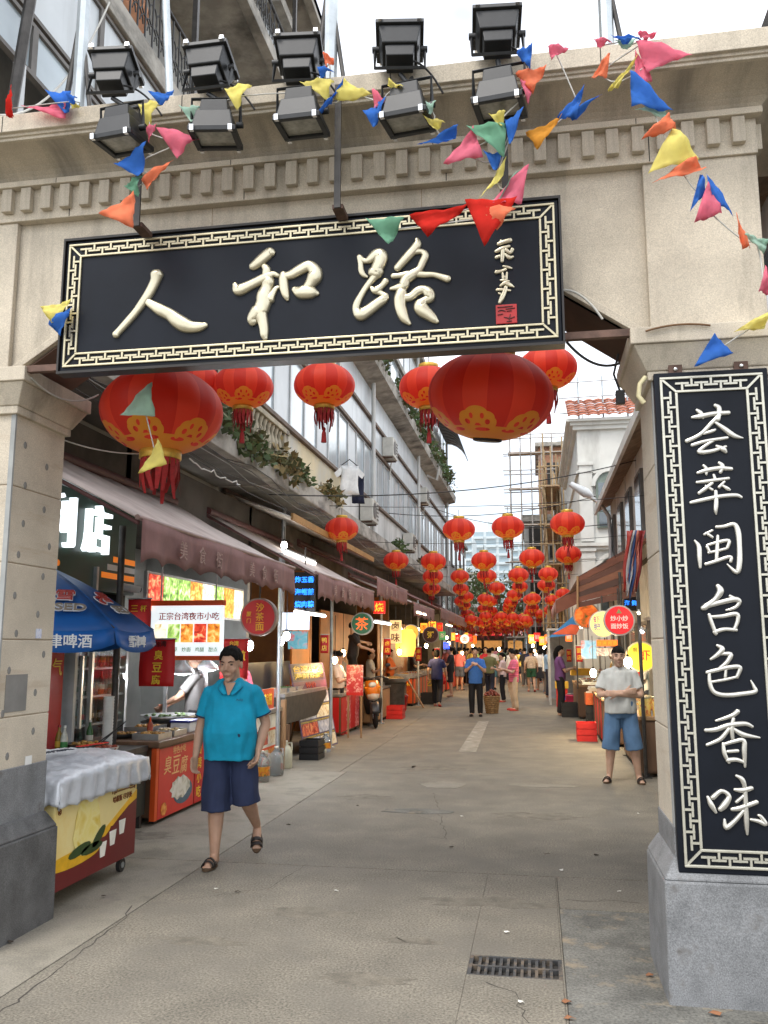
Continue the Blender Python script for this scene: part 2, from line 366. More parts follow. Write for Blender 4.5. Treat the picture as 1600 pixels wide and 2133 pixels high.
# frieze with dentils
MB().box(GL - .005, GR + .005, GF - .03, GB + .005, 4.36, 4.60).build('frieze', stone, gate, bev=.004)
MB().box(GL - .03, GR + .03, GF - .085, GB + .03, 4.565, 4.603).build('frieze_ledge', stone, gate, bev=.004)
dent = None; nd = 37
for i in range(nd):
    x = GL + .03 + (GR - GL - .06) * (i + .5) / nd
    if dent is None:
        dent = MB().box(-.034, .034, -.04, 0, -.076, .076).build('dentil', stone, gate, bev=.004, local=True); o = dent
    else: o = dup(dent)
    o.location = (x + 1.24 + random.uniform(-.003, .003), GF - .032 - 4.9, 4.487); o.parent = gate
for i in range(4):
    o = dup(dent); o.parent = gate; o.rotation_euler = (0, 0, R(90)); o.location = (GR + .006 + 1.24, GF + .06 + i * .135 - 4.9, 4.487)
# coved cornice wrapped round the top
prof = [(.03, 4.604)] + [(.03 + .27 * (1 - math.cos(a)), 4.604 + .115 * math.sin(a)) for a in [math.pi / 2 * k / 8 for k in range(1, 9)]]
def ring(o, z): return [Vector(p) for p in ((GL - o, GF - o, z), (GR + o, GF - o, z), (GR + o, GB + o, z), (GL - o, GB + o, z))]
MB().rings([ring(o, z) for o, z in prof], caps=True, smooth=False).build('cove', cove_stone, gate)
MB().rings([ring(o, z) for o, z in ((.31, 4.7195), (.325, 4.7195), (.325, 4.738), (.34, 4.738), (.34, 4.755), (.365, 4.755), (.365, 4.865), (.2, 4.875))], smooth=False).build('cornice', stone, gate, bev=.004)
# butt joints of the cornice and frieze stones
for x in (-3.1, -1.95, -.72, .42):
    MB().box(x - .003, x + .003, GF - .3655, GF - .3, 4.757, 4.86).build('cornice_joint', joint, gate); MB().box(x + .27, x + .276, GF - .0305, GF, 4.365, 4.56).build('frieze_joint', joint, gate); MB().box(x + .2, x + .205, GF - .0855, GF - .03, 4.567, 4.6).build('ledge_joint', joint, gate)
for x in (-1.9, -.6): MB().box(x - .002, x + .002, GF + .0285, GF + .04, 3.8, 4.36).build('panel_joint', MATS['rusty joint'], gate)
# render joints / old plugged holes on the pillar faces
plug = plain('grey filler', (128, 126, 122), .9)
m0 = None
for i in range(18):
    z = .95 + 2.1 * (i / 18) + random.uniform(-.03, .03); y = GF + (.12 if i % 2 else .42) + random.uniform(-.05, .05)
    o = MB().ell((0, 0, 0), (.0025, .019, .024), 10, 4).build('plugged_hole', plug, gate, local=True) if m0 is None else dup(m0)
    m0 = m0 or o; o.parent = gate; o.location = (-3.12 + 1.24, y - 4.9, z)
MB().box(-3.119, -3.116, GF + .08, GF + .30, 1.30, 1.52).build('filler_patch', plug, gate)
MB().box(-3.119, -3.116, GF + .33, GF + .40, .93, 1.02).build('paint_splash', white_paint, gate)
tag(MB().box(-3.119, -3.115, GF + .36, GF + .42, 1.74, 1.80).build('sticker', plain('pale sticker', (205, 210, 225), .5, stain=S((90, 110, 190)), sts=(60, 60, 40))), 'small pale sticker on the left gate pillar', 'sticker')
# grey corner strips on the pillars
for x in (.65 - .004,):
    MB().box(x, x + .03, GF - .004, GF + .03, .8, 3.1).build('corner_strip', plain('grey edge strip', (150, 152, 150), .8), gate)
MB().box(-3.12 - .026, -3.116, GF - .004, GF + .012, .97, 3.1).build('corner_strip', MATS['grey edge strip'], gate)
# steel angle under the plaque, hanging rods
bar = MB().box(-3.22, .56, 4.56, 4.60, 3.335, 3.375); tag(bar.build('steel_bar', rust_steel), 'brown steel angle bar spanning between the gate capitals', 'steel bar')
SGY = 4.43
for k, (px, lab) in enumerate(((288, 'thin dark steel rod holding the left end of the plaque'), (703, 'thin dark steel rod holding the plaque at its middle'), (1053, 'thin dark steel rod holding the right part of the plaque'))):
    x = PY(px, 400, 4.27).x
    t = thing('hanging_rod', lab, 'rod', (x, 4.27, 4.08), group='plaque hanging rods')
    MB().box(x - .018, x + .018, 4.262, 4.275, 4.06, 4.80).build('rod', dk_steel, t)
    MB().box(x - .018, x + .018, 4.275, 4.30, 4.785, 4.80).build('hook', dk_steel, t)
    MB().box(x - .03, x + .03, 4.275, 4.41, 4.06, 4.085).build('bracket', rust_steel, t)

# ================================================================ PLAQUES
def smooth_path(st, k=5):
    st = [Vector(p) for p in st]; P = [st[0]] + st + [st[-1]]; o = []
    for i in range(1, len(P) - 2):
        a, b, c, d = P[i - 1:i + 3]
        for j in range(k):
            t = j / k; o.append(.5 * ((2 * b) + (c - a) * t + (2 * a - 5 * b + 4 * c - d) * t * t + (3 * b - a - 3 * c + d) * t ** 3))
    o.append(P[-2]); return o
def brush_char(strokes, org, scale, Y, mat, parent, name, depth=.62):
    m = MB(); pxm = None
    for st in strokes:
        pts = smooth_path([(x / scale + org[0], y / scale + org[1], r / scale) for x, y, r in st])
        W = []
        for p in pts:
            q = PY(p.x, p.y, Y); e = PY(p.x + max(p.z, .5), p.y, Y); W.append((q, (e - q).length))
        a = (W[0][0] - W[1][0]); b = (W[-1][0] - W[-2][0])
        a = a.normalized() if a.length else Vector((0, 0, 1)); b = b.normalized() if b.length else Vector((0, 0, 1))
        head = [(W[0][0] + a * W[0][1] * f, W[0][1] * g_) for f, g_ in ((.85, .25), (.6, .72), (.3, .93))]
        tail = [(W[-1][0] + b * W[-1][1] * f, W[-1][1] * g_) for f, g_ in ((.3, .93), (.6, .72), (.85, .25))]
        W = head + W + tail; rings = []
        for i, (p, r) in enumerate(W):
            d = W[min(i + 1, len(W) - 1)][0] - W[max(i - 1, 0)][0]; d.y = 0
            d = d.normalized() if d.length > 1e-7 else Vector((1, 0, 0)); u = Vector((-d.z, 0, d.x))
            rings.append([p + u * math.cos(t) * r + Vector((0, -1, 0)) * (math.sin(t) ** .8 * r * depth + (.006 if 0 < k < 8 else -.002)) for k, t in enumerate([math.pi * j / 8 for j in range(9)])])
        m.rings(rings, caps=False, smooth=True, closed=False)
    return m.build(name, mat, parent)
def meander(parent, x0, x1, z0, z1, Y, mat, bw=.085, rail=.0125):
    """key-fret border built between two raised rails"""
    d = .012
    for e, (a0, a1, b0, b1) in enumerate(((x0, x1, z0, z1), (x0 + bw - rail, x1 - bw + rail, z0 + bw - rail, z1 - bw + rail))):
        for nm, (p, q, r_, s_) in (('t', (a0, a1, b1 - rail, b1)), ('b', (a0, a1, b0, b0 + rail)), ('l', (a0, a0 + rail, b0 + rail, b1 - rail)), ('r', (a1 - rail, a1, b0 + rail, b1 - rail))):
            MB().box(p, q, Y - d, Y + .001, r_, s_).build('border_rail', mat, parent, bev=.003)
    for cx, cz, ux, uz in ((x0, z0, 1, 1), (x1, z0, -1, 1), (x0, z1, 1, -1), (x1, z1, -1, -1)):
        A = Vector((cx + ux * rail * .8, Y - .005, cz + uz * rail * .8)); B = Vector((cx + ux * (bw - rail * .6), Y - .005, cz + uz * (bw - rail * .6)))
        dd = (B - A); u = Vector((-dd.z, 0, dd.x)).normalized() * rail * .42
        MB().obox((A + B) / 2, dd / 2, u, (0, .0045, 0)).build('border_mitre', mat, parent)
    gap = bw - 2 * rail; tw = .011
    key = None
    def T(L):
        m = MB(); m.box(-tw / 2, tw / 2, -d, 0, 0, gap * .70); m.box(-L / 2, L / 2, -d + .001, 0, gap * .52, gap * .52 + tw * .95); return m
    org = Vector((0, 0, 0)); q = parent
    while q: org += Vector(q.location); q = q.parent
    for side in range(4):
        L = (x1 - x0 if side < 2 else z1 - z0) - 2 * bw; n = max(4, round(L / .052)); pit = L / n
        if key is None:
            key = T(pit * 1.42).build('border_key', mat, parent, local=True); first = True
        for i in range(n):
            tpos = bw + (i + .5) * pit; out_ = i % 2
            if side == 0: loc, ang = (x0 + tpos, z1 - (rail if out_ else bw - rail)), (math.pi if out_ else 0)
            elif side == 1: loc, ang = (x0 + tpos, z0 + (bw - rail if out_ else rail)), (math.pi if out_ else 0)
            elif side == 2: loc, ang = (x0 + (rail if out_ else bw - rail), z0 + tpos), (math.pi / 2 if out_ else -math.pi / 2)
            else: loc, ang = (x1 - (bw - rail if out_ else rail), z0 + tpos), (math.pi / 2 if out_ else -math.pi / 2)
            o = key if first else dup(key); first = False
            o.parent = parent; o.location = Vector((loc[0], Y, loc[1])) - org; o.rotation_euler = (0, ang, 0)
# --- horizontal plaque
a, b = PY(140, 505, SGY), PY(1168, 712, SGY)
px0, px1, pz0, pz1 = a.x, b.x + .012, b.z, a.z
plq = thing('name_plaque', 'long black plaque with three big gold brush characters over the gateway', 'plaque', ((px0 + px1) / 2, SGY + .04, pz0))
MB().box(px0, px1, SGY, SGY + .07, pz0, pz1).build('board', board_blk, plq, bev=.006)
frame_mat = M('dark bronze edge', (.03, .027, .024), .4, metal=.4)
for q in ((px0 - .012, px1 + .012, pz1 + .001, pz1 + .016), (px0 - .012, px1 + .012, pz0 - .016, pz0 - .001)):
    MB().box(q[0], q[1], SGY - .015, SGY + .075, q[2], q[3]).build('frame_edge', frame_mat, plq)
for q in ((px0 - .012, px0 - .001), (px1 + .001, px1 + .012)):
    MB().box(q[0], q[1], SGY - .015, SGY + .075, pz0, pz1).build('frame_edge', frame_mat, plq)
meander(plq, px0 + .022, px1 - .022, pz0 + .022, pz1 - .022, SGY, gold_dk)
REN = [[(625, 470, 85), (600, 560, 65), (520, 720, 62), (430, 850, 55), (350, 960, 50), (220, 1110, 48), (110, 1230, 44), (80, 1265, 50)],
       [(500, 830, 45), (580, 880, 62), (680, 940, 78), (800, 1000, 80), (900, 1080, 95), (1000, 1140, 95), (1100, 1165, 75), (1200, 1160, 60), (1270, 1140, 38)]]
HE = [[(400, 460, 60), (480, 400, 75), (560, 330, 80), (640, 260, 75), (670, 260, 62)],
      [(140, 720, 38), (190, 800, 82), (300, 760, 75), (420, 700, 70), (520, 650, 70), (620, 600, 65), (700, 570, 42), (760, 590, 32)],
      [(560, 450, 40), (600, 510, 62), (590, 600, 60), (620, 680, 95), (600, 760, 80), (560, 880, 105), (555, 980, 110), (520, 1080, 110), (510, 1150, 100), (540, 1250, 78), (560, 1350, 68), (565, 1450, 58), (580, 1500, 38)],
      [(470, 1120, 110), (400, 1210, 85), (400, 1260, 68)], [(640, 920, 85), (680, 860, 50), (730, 780, 35), (770, 760, 25)],
      [(840, 570, 50), (840, 640, 65), (850, 750, 68), (870, 850, 58), (890, 910, 42), (900, 940, 22)],
      [(850, 600, 50), (950, 580, 65), (1060, 520, 75), (1180, 460, 80), (1250, 470, 85), (1310, 540, 95), (1290, 620, 108), (1240, 700, 85), (1190, 760, 70)],
      [(1000, 790, 42), (1080, 830, 92), (1180, 830, 100), (1280, 840, 78), (1330, 850, 36)]]
LU = [[(190, 370, 34), (210, 460, 38), (220, 560, 42), (250, 620, 38), (300, 650, 18)],
      [(200, 380, 38), (270, 430, 38), (340, 410, 58), (420, 350, 80), (490, 360, 98), (480, 440, 92), (440, 540, 88), (450, 600, 80), (380, 580, 75)],
      [(440, 610, 66), (370, 690, 48), (290, 790, 43), (220, 900, 43), (160, 1020, 52), (150, 1110, 55), (210, 1170, 92), (300, 1130, 80), (420, 1040, 75), (520, 970, 68), (570, 940, 42)],
      [(360, 800, 24), (420, 840, 58), (500, 780, 43), (560, 710, 48)], [(430, 850, 48), (500, 880, 38), (560, 920, 48)],
      [(990, 130, 28), (1000, 190, 58), (960, 260, 63), (880, 350, 63), (790, 450, 58), (720, 530, 52)],
      [(960, 300, 48), (1060, 300, 38), (1110, 350, 52), (1070, 450, 53), (1020, 550, 53), (930, 620, 73), (840, 690, 73), (800, 780, 73), (720, 800, 48), (630, 815, 22)],
      [(660, 640, 38), (760, 630, 38), (880, 610, 48), (980, 610, 48), (1100, 620, 43), (1220, 620, 38), (1330, 650, 43), (1420, 680, 53)],
      [(780, 860, 76), (760, 950, 88), (760, 1050, 83), (790, 1160, 78), (830, 1240, 62), (890, 1300, 26)],
      [(800, 940, 66), (900, 930, 58), (1000, 850, 62), (1090, 830, 63), (1160, 880, 78), (1170, 950, 66), (1100, 980, 56), (1040, 1050, 95), (1080, 1120, 98), (1160, 1180, 80), (1230, 1240, 58), (1270, 1270, 32)]]
SIG = [[[(340, 260, 35), (450, 220, 40), (560, 190, 45)], [(390, 200, 28), (400, 250, 28)], [(290, 400, 28), (400, 350, 42), (540, 300, 28)], [(420, 340, 35), (420, 450, 42), (410, 580, 32)], [(300, 510, 33), (380, 480, 28)], [(480, 370, 38), (560, 420, 33), (600, 360, 38)], [(470, 450, 24), (540, 510, 38), (610, 495, 22)]],
       [[(430, 670, 18), (520, 690, 28), (590, 710, 14)], [(300, 780, 38), (400, 760, 28), (480, 730, 24)], [(420, 800, 20), (430, 900, 28)], [(500, 790, 20), (490, 910, 24)], [(380, 930, 14), (450, 930, 24), (540, 945, 14)], [(420, 860, 14), (490, 860, 14)]],
       [[(380, 1030, 24), (470, 980, 38), (560, 1020, 38), (630, 1055, 10)], [(310, 1110, 24), (400, 1100, 28), (560, 1120, 20)], [(480, 1060, 38), (450, 1160, 43), (400, 1270, 48), (365, 1340, 33)], [(350, 1170, 20), (400, 1190, 20)]]]
CY = SGY - .001
brush_char(REN, (230, 500), 6.4, CY, gold, plq, 'gold_character')
brush_char(HE, (470, 490), 6.957, CY, gold, plq, 'gold_character')
brush_char(LU, (720, 480), 6.667, CY, gold, plq, 'gold_character')
for st in SIG: brush_char(st, (1000, 480), 8.889, CY, gold, plq, 'signature_character')
a, b = PY(1000 + 290 / 8.889, 480 + 1385 / 8.889, CY), PY(1000 + 690 / 8.889, 480 + 1760 / 8.889, CY)
sl = MB().box(a.x, b.x, CY - .008, CY, b.z + .012, a.z - .002).build('red_seal', seal_red, plq, bev=.003)
sealst = plain('seal carving', (70, 14, 16), .6, var=0)
for st in ([(330, 1430, 8), (450, 1420, 8), (600, 1405, 8)], [(340, 1500, 8), (400, 1480, 10), (470, 1500, 8)], [(480, 1460, 8), (560, 1450, 9), (640, 1440, 8)], [(500, 1500, 8), (580, 1490, 8)], [(330, 1570, 7), (420, 1550, 8)], [(450, 1610, 8), (560, 1630, 10), (640, 1600, 8)], [(500, 1690, 9), (580, 1680, 10)], [(560, 1560, 8), (540, 1660, 8)]):
    brush_char([st], (1000, 480), 8.889, CY - .006, sealst, sl, 'carved_stroke', .3)
# --- vertical plaque on the right pillar
VY = GF - .055
a, b = PY(1358, 778, VY), PY(1418, 1818, VY)
vx0, vx1, vz0, vz1 = (a.x + b.x) / 2, 1.225, b.z, a.z
vpl = thing('vertical_plaque', 'tall black plaque with seven silver brush characters on the right pillar', 'plaque', ((vx0 + vx1) / 2, VY + .03, vz0))
MB().box(vx0, vx1, VY, VY + .05, vz0, vz1).build('board', board_blk, vpl, bev=.006)
for i, xx in enumerate((.2, .78)):
    x = vx0 + (vx1 - vx0) * xx; MB().box(x - .035, x + .035, VY + .012, VY + .03, vz1 - .005, vz1 + .045).build('fixing_tab', rust_steel, vpl)
    MB().ell((x, VY + .008, vz1 + .02), (.012, .01, .012)).build('bolt', chrome, vpl)
meander(vpl, vx0 + .028, vx1 - .028, vz0 + .028, vz1 - .028, VY, silver_dk, bw=.088, rail=.0135)
A3, B3 = ((1250, 700), 3.554), ((1250, 1250), 3.283)
CH = [
 (A3, [[(680, 605, 11), (740, 597, 20), (840, 577, 20), (950, 570, 18)], [(715, 550, 12), (745, 575, 18), (760, 610, 10)], [(850, 515, 15), (880, 540, 20), (870, 620, 20)],
       [(880, 590, 18), (820, 650, 17), (740, 730, 15), (640, 780, 17)], [(850, 640, 11), (920, 690, 20), (990, 740, 20), (1055, 757, 6)], [(765, 725, 10), (830, 705, 14), (850, 695, 10)],
       [(680, 810, 14), (780, 780, 14), (940, 755, 13)], [(840, 775, 11), (770, 820, 13), (730, 860, 17), (820, 855, 17), (930, 820, 11)], [(860, 815, 10), (910, 840, 22), (930, 862, 12)]]),
 (A3, [[(720, 1015, 11), (790, 995, 18), (880, 980, 18), (970, 985, 16)], [(765, 960, 11), (785, 985, 14), (785, 1025, 10)], [(880, 940, 12), (905, 965, 18), (890, 1010, 14)], [(715, 1085, 11), (800, 1075, 15), (950, 1055, 13)],
       [(840, 1030, 11), (850, 1060, 13)], [(830, 1090, 11), (780, 1130, 16), (730, 1165, 13)], [(780, 1110, 9), (830, 1140, 11)], [(920, 1080, 9), (880, 1120, 13)], [(900, 1105, 9), (940, 1130, 15), (960, 1140, 8)],
       [(670, 1235, 13), (760, 1215, 17), (880, 1190, 17), (1000, 1180, 17), (1045, 1195, 11)], [(855, 1150, 13), (858, 1230, 18), (855, 1290, 15), (858, 1320, 6)]]),
 (A3, [[(700, 1515, 8), (730, 1560, 18), (735, 1640, 18), (740, 1715, 11)], [(770, 1470, 10), (830, 1440, 10)], [(860, 1415, 13), (920, 1410, 15), (990, 1395, 18), (1020, 1450, 22), (1030, 1560, 20), (1030, 1680, 22), (1010, 1750, 19), (940, 1690, 6)],
       [(800, 1470, 13), (830, 1490, 11)], [(790, 1560, 13), (810, 1600, 11)], [(790, 1550, 9), (860, 1530, 13), (950, 1515, 15), (940, 1570, 13)], [(800, 1605, 9), (870, 1590, 11), (930, 1575, 11)], [(870, 1480, 11), (865, 1570, 15), (860, 1660, 13)], [(780, 1690, 13), (850, 1670, 15), (960, 1635, 15), (965, 1670, 13)]]),
 (A3, [[(870, 1850, 18), (890, 1890, 28), (850, 1950, 20), (780, 2005, 24), (760, 2015, 20)], [(780, 2000, 22), (880, 1975, 20), (990, 1950, 22), (1030, 1965, 18), (1000, 2010, 14), (930, 2030, 6)], [(960, 1925, 12), (1020, 1960, 20)]]),
 (B3, [[(745, 100, 13), (760, 150, 15), (790, 230, 15)], [(755, 115, 11), (840, 110, 15), (930, 95, 17), (940, 140, 15), (915, 205, 13)], [(780, 220, 15), (850, 200, 15), (930, 205, 13)]]),
 (B3, [[(800, 310, 11), (835, 335, 20), (800, 375, 16), (755, 405, 9)], [(820, 370, 9), (890, 370, 18), (870, 420, 16), (820, 465, 13)], [(730, 495, 13), (790, 480, 15), (880, 460, 16), (955, 460, 17), (935, 525, 13)], [(860, 460, 10), (855, 530, 11)],
       [(745, 500, 11), (750, 570, 15), (780, 630, 17), (860, 650, 17), (980, 640, 17), (1060, 625, 16), (1050, 590, 12), (1030, 550, 5)], [(760, 560, 10), (850, 545, 11), (935, 525, 10)]]),
 (B3, [[(940, 760, 18), (900, 790, 16), (790, 825, 7)], [(720, 890, 13), (790, 885, 17), (880, 855, 18), (990, 845, 17), (1040, 865, 11)], [(910, 810, 13), (900, 880, 17), (905, 950, 13)], [(880, 880, 15), (820, 950, 15), (730, 990, 11)], [(910, 880, 13), (980, 920, 19), (1090, 940, 7)],
       [(840, 980, 11), (850, 1050, 16), (880, 1110, 11)], [(850, 985, 11), (920, 965, 15), (980, 960, 17), (985, 1040, 18), (990, 1138, 9)], [(870, 1035, 11), (940, 1030, 13)], [(870, 1095, 16), (930, 1090, 16), (985, 1110, 11)]]),
 (B3, [[(735, 1345, 11), (760, 1400, 20), (790, 1450, 11)], [(770, 1350, 18), (830, 1305, 15), (880, 1340, 18), (850, 1400, 24), (820, 1430, 18)], [(930, 1200, 9), (970, 1225, 18), (990, 1280, 15)], [(920, 1295, 11), (970, 1300, 18), (1035, 1285, 16)],
       [(900, 1430, 13), (960, 1420, 18), (1070, 1380, 16)], [(930, 1380, 10), (980, 1340, 13)], [(990, 1280, 15), (995, 1400, 17), (1000, 1520, 18), (1005, 1600, 9)], [(980, 1440, 13), (920, 1510, 16), (860, 1555, 18), (850, 1500, 9)], [(1030, 1500, 10), (1080, 1510, 15), (1130, 1530, 17), (1100, 1480, 13), (1080, 1470, 8)]])]
for (o_, s_), st in CH: brush_char(st, o_, s_, VY - .001, silver, vpl, 'silver_character', .75)
# ================================================================ BUILDINGS
wallw = M('old white wall', (.55, .55, .53), .8, var=.12, vs=1.2, stain=(.24, .23, .21), sts=(1.2, 1.2, .25), stt=(.5, .8), bump=.15, bs=20)
wallgrey = M('grey wall', (.36, .36, .34), .85, var=.2, vs=1.5, stain=(.14, .13, .12), sts=(1.2, 1.2, .25), stt=(.5, .75), bump=.2, bs=25)
cream = M('cream wall', (.58, .50, .33), .85, var=.15, vs=1.0, stain=(.45, .45, .42), sts=(.6, .6, .4), stt=(.45, .7))
panelw = M('white window panel', (.52, .56, .58), .35, var=.1, vs=1.2, stain=(.36, .38, .39), sts=(3, 3, .3), stt=(.5, .8))
panelb = M('pale blue pane', (.40, .47, .51), .12, var=.2, vs=.9, spec=.8)
glassd = M('dark window glass', (.10, .125, .14), .08, var=.5, vs=.8, spec=.9)
brownst = M('brown ledge strip', (.13, .09, .065), .7, var=.3, vs=4)
tile_red = M('red roof tile', (.33, .11, .06), .8, var=.35, vs=9, bump=.3)
black_in = M('unlit interior', (.03, .028, .025), .9)
bal_cr = M('cream baluster', (.42, .37, .27), .8, var=.3, vs=6, stain=(.14, .12, .1), sts=(3, 3, 3))
ironk = M('black wrought iron', (.025, .025, .025), .55, var=.3)
# ---- building A: balconies above the left of the gate
bA = thing('balcony_building', 'grey concrete building with stacked balconies behind the left of the gate', 'building', (-4.6, 9, 0))
MB().box(-9, -4.75, 5.62, 14.2, 3.9, 5.0).build('wall', wallgrey, bA); MB().box(-9, -4.75, 4.3, 14.2, 5.0, 13).build('wall', wallgrey, bA); MB().box(-4.75, -3.62, 4.3, 5.62, 4.98, 5.06).build('slab', oldconc, bA)
for z0, z1, y1 in ((4.0, 4.28, 12.2), (7.32, 7.56, 14.2), (10.28, 10.5, 14.2), (12.95, 13.2, 14.4)):
    ys_ = 5.62 if z0 < 5 else 4.2
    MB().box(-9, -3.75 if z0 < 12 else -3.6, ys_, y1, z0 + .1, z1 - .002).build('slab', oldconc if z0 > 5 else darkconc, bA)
    MB().box(-3.75, -3.6, ys_, y1, z0, z1).build('edge_beam', oldconc, bA, bev=.01)
# enclosed first floor window: frames and panes
def pane_row(parent, X, ys, z0, z1, mat, frame, th=.05, sill=None, alt=None):
    for i, (ya, yb) in enumerate(zip(ys, ys[1:])):
        fr = MB(); t_ = .035
        for q in ((ya, yb, z0, z0 + t_), (ya, yb, z1 - t_, z1), (ya, ya + t_, z0 + t_, z1 - t_), (yb - t_, yb, z0 + t_, z1 - t_)): fr.box(X - .03, X + .02, *q)
        f = fr.build('window', frame, parent)
        MB().box(X - .02, X - .005, ya + t_, yb - t_, z0 + t_, z1 - t_).build('pane', (alt if alt and i % 3 == 1 else mat), f)
alum = M('aluminium frame', (.45, .46, .46), .4, metal=.4, var=.15)
dkfr = M('dark window frame', (.12, .11, .10), .6, var=.2)
pane_row(bA, -3.66, [4.3, 5.35, 6.6, 7.9, 9.2], 5.95, 6.38, panelb, dkfr)
pane_row(bA, -3.66, [4.3, 6.3, 9.2], 6.42, 7.30, panelw, dkfr)
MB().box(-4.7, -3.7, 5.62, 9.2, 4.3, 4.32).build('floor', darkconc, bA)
MB().box(-3.72, -3.6, 5.62, 9.2, 4.285, 5.05).build('parapet', wallw, bA)
for y in (4.34, 5.2, 6.0, 9.15): MB().box(-3.69, -3.62, y - .03, y + .03, 5.07, 5.95).build('post', alum, bA)
# scroll railings
def scroll_rail(parent, X, y0, y1, z0, z1, mat, step=.16):
    m = MB(); m.tube([(X, y0, z1), (X, y1, z1)], .025, 6); m.tube([(X, y0, z0 + .06), (X, y1, z0 + .06)], .014, 6); m.build('handrail', mat, parent)
    proto = None; y = y0
    while y < y1:
        if proto is None:
            m = MB(); h = z1 - z0; m.tube([(0, 0, 0), (0, 0, h)], .011, 5)
            for s_ in (1, -1):
                pts = [(0, s_ * (.02 + .045 * (1 - k / 14)) * math.cos(k * .75) + s_ * .05, h * .25 + k * h * .035 + .05 * math.sin(k * .75)) for k in range(15)]
                m.tube(pts, .008, 4)
            proto = m.build('baluster', mat, parent, local=True); o = proto
        else: o = dup(proto)
        o.parent = parent; o.location = Vector((X, y, z0)) - Vector(parent.location); y += step
scroll_rail(bA, -3.66, 4.4, 9.5, 7.56, 8.35, ironk); scroll_rail(bA, -3.66, 8.2, 13.9, 10.5, 11.2, ironk, .2)
for y in (6.6, 8.35): MB().box(-3.7, -3.64, y - .03, y + .03, 7.56, 10.28).build('post', dk_steel, bA)
for y in (10, 12.3): MB().box(-3.7, -3.64, y - .03, y + .03, 10.5, 12.95).build('post', dk_steel, bA)
terra = M('terracotta', (.55, .26, .14), .8, var=.2, vs=8)
t = thing('terracotta_urn', 'orange terracotta urn standing behind the upper left balcony railing', 'urn', (-3.85, 7.15, 7.56))
MB().lathe([(.10, 7.56), (.12, 7.60), (.08, 7.66), (.17, 7.85), (.19, 8.0), (.12, 8.2), (.08, 8.3), (.13, 8.38)], 14, (-3.85, 7.15, 0)).build('body', terra, t)
for s_ in (-1, 1): MB().tube([(-3.85, 7.15 + s_ * .12, 8.2), (-3.85, 7.15 + s_ * .25, 8.12), (-3.85, 7.15 + s_ * .25, 7.95), (-3.85, 7.15 + s_ * .18, 7.9)], .02, 6).build('handle', terra, t)
# cream vase balusters of the lowest balcony
proto = None
for i in range(18):
    y = 8.9 + i * .175
    if proto is None: proto = MB().lathe([(.045, 0), (.05, .03), (.025, .08), (.055, .22), (.05, .32), (.022, .45), (.045, .52), (.045, .56)], 8).build('baluster', bal_cr, bA, local=True); o = proto
    else: o = dup(proto)
    o.parent = bA; o.location = Vector((-3.67, y, 4.28)) - Vector(bA.location)
MB().box(-3.74, -3.6, 8.6, 12.2, 4.84, 4.92).build('coping', bal_cr, bA, bev=.01); MB().box(-3.72, -3.62, 12.0, 12.2, 4.28, 4.84).build('parapet_post', bal_cr, bA)
# ---- building B: long facade with window bands
bB = thing('long_facade_building', 'long pale old facade with ribbon windows along the left side of the street', 'building', (-4.6, 27, 0))
MB().box(-12, -4.3, 12.25, 41, 4.2, 12.3).build('wall', wallw, bB)
MB().box(-4.3, -4.21, 12.3, 18.6, 4.45, 5.44).build('cream_wall', cream, bB)
MB().box(-4.3, -4.21, 18.6, 41, 4.45, 5.44).build('lower_wall', wallw, bB)
MB().box(-9, -3.72, 12.25, 41, 4.12, 4.42).build('ledge', oldconc, bB, bev=.02)
MB().box(-4.3, -4.14, 12.3, 41, 5.45, 5.52).build('sill_strip', brownst, bB)
ys = [12.3 + .95 * i for i in range(31)]
pane_row(bB, -4.2, ys, 5.53, 6.88, panelb, alum, alt=panelw)
MB().box(-4.3, -4.12, 12.3, 41, 6.89, 6.97).build('strip', brownst, bB)
for i in range(15): MB().box(-4.28, -4.19, 12.3 + 1.9 * i + .01, 12.3 + 1.9 * (i + 1) - .01, 6.98, 7.62).build('white_panel', panelw, bB)
MB().box(-4.3, -4.12, 12.3, 41, 7.63, 7.71).build('strip', brownst, bB)
for i in range(15): MB().box(-4.28, -4.19, 12.3 + 1.9 * i + .01, 12.3 + 1.9 * (i + 1) - .01, 7.72, 8.5).build('white_panel', panelw, bB)
MB().prism([(-4.32, 12.3, 8.5), (-3.72, 12.3, 8.62), (-3.68, 12.3, 8.9), (-4.32, 12.3, 9.0)], (0, 28.7, 0)).build('upper_ledge', oldconc, bB)
pane_row(bB, -4.2, [12.3 + 1.4 * i for i in range(21)], 9.05, 10.6, panelb, alum, alt=glassd)
MB().box(-4.3, -4.1, 12.3, 41, 10.62, 10.8).build('strip', oldconc, bB); pane_row(bB, -4.2, [12.3 + 1.4 * i for i in range(21)], 10.82, 12.1, panelw, alum, alt=panelb)
MB().box(-12.2, -3.9, 12.25, 41.2, 12.3, 12.5).build('roof', oldconc, bB)
for y in (21.4, 30.2, 40.4):
    MB().tube([(-4.05, y, 4.4), (-4.05, y, 12.3)], .055, 8).build('drain_pipe', wallw, bB)
MB().tube([(-4.1, 33, 8.4), (-3.7, 33, 8.2), (-3.55, 33.1, 9.3), (-4.1, 33.2, 9.8)], .05, 7).build('vent_pipe', wallw, bB)
m = MB()
for i in range(9): m.box(-4.15, -3.0, 36.2 + i * .5, 36.66 + i * .5, 0, .02)
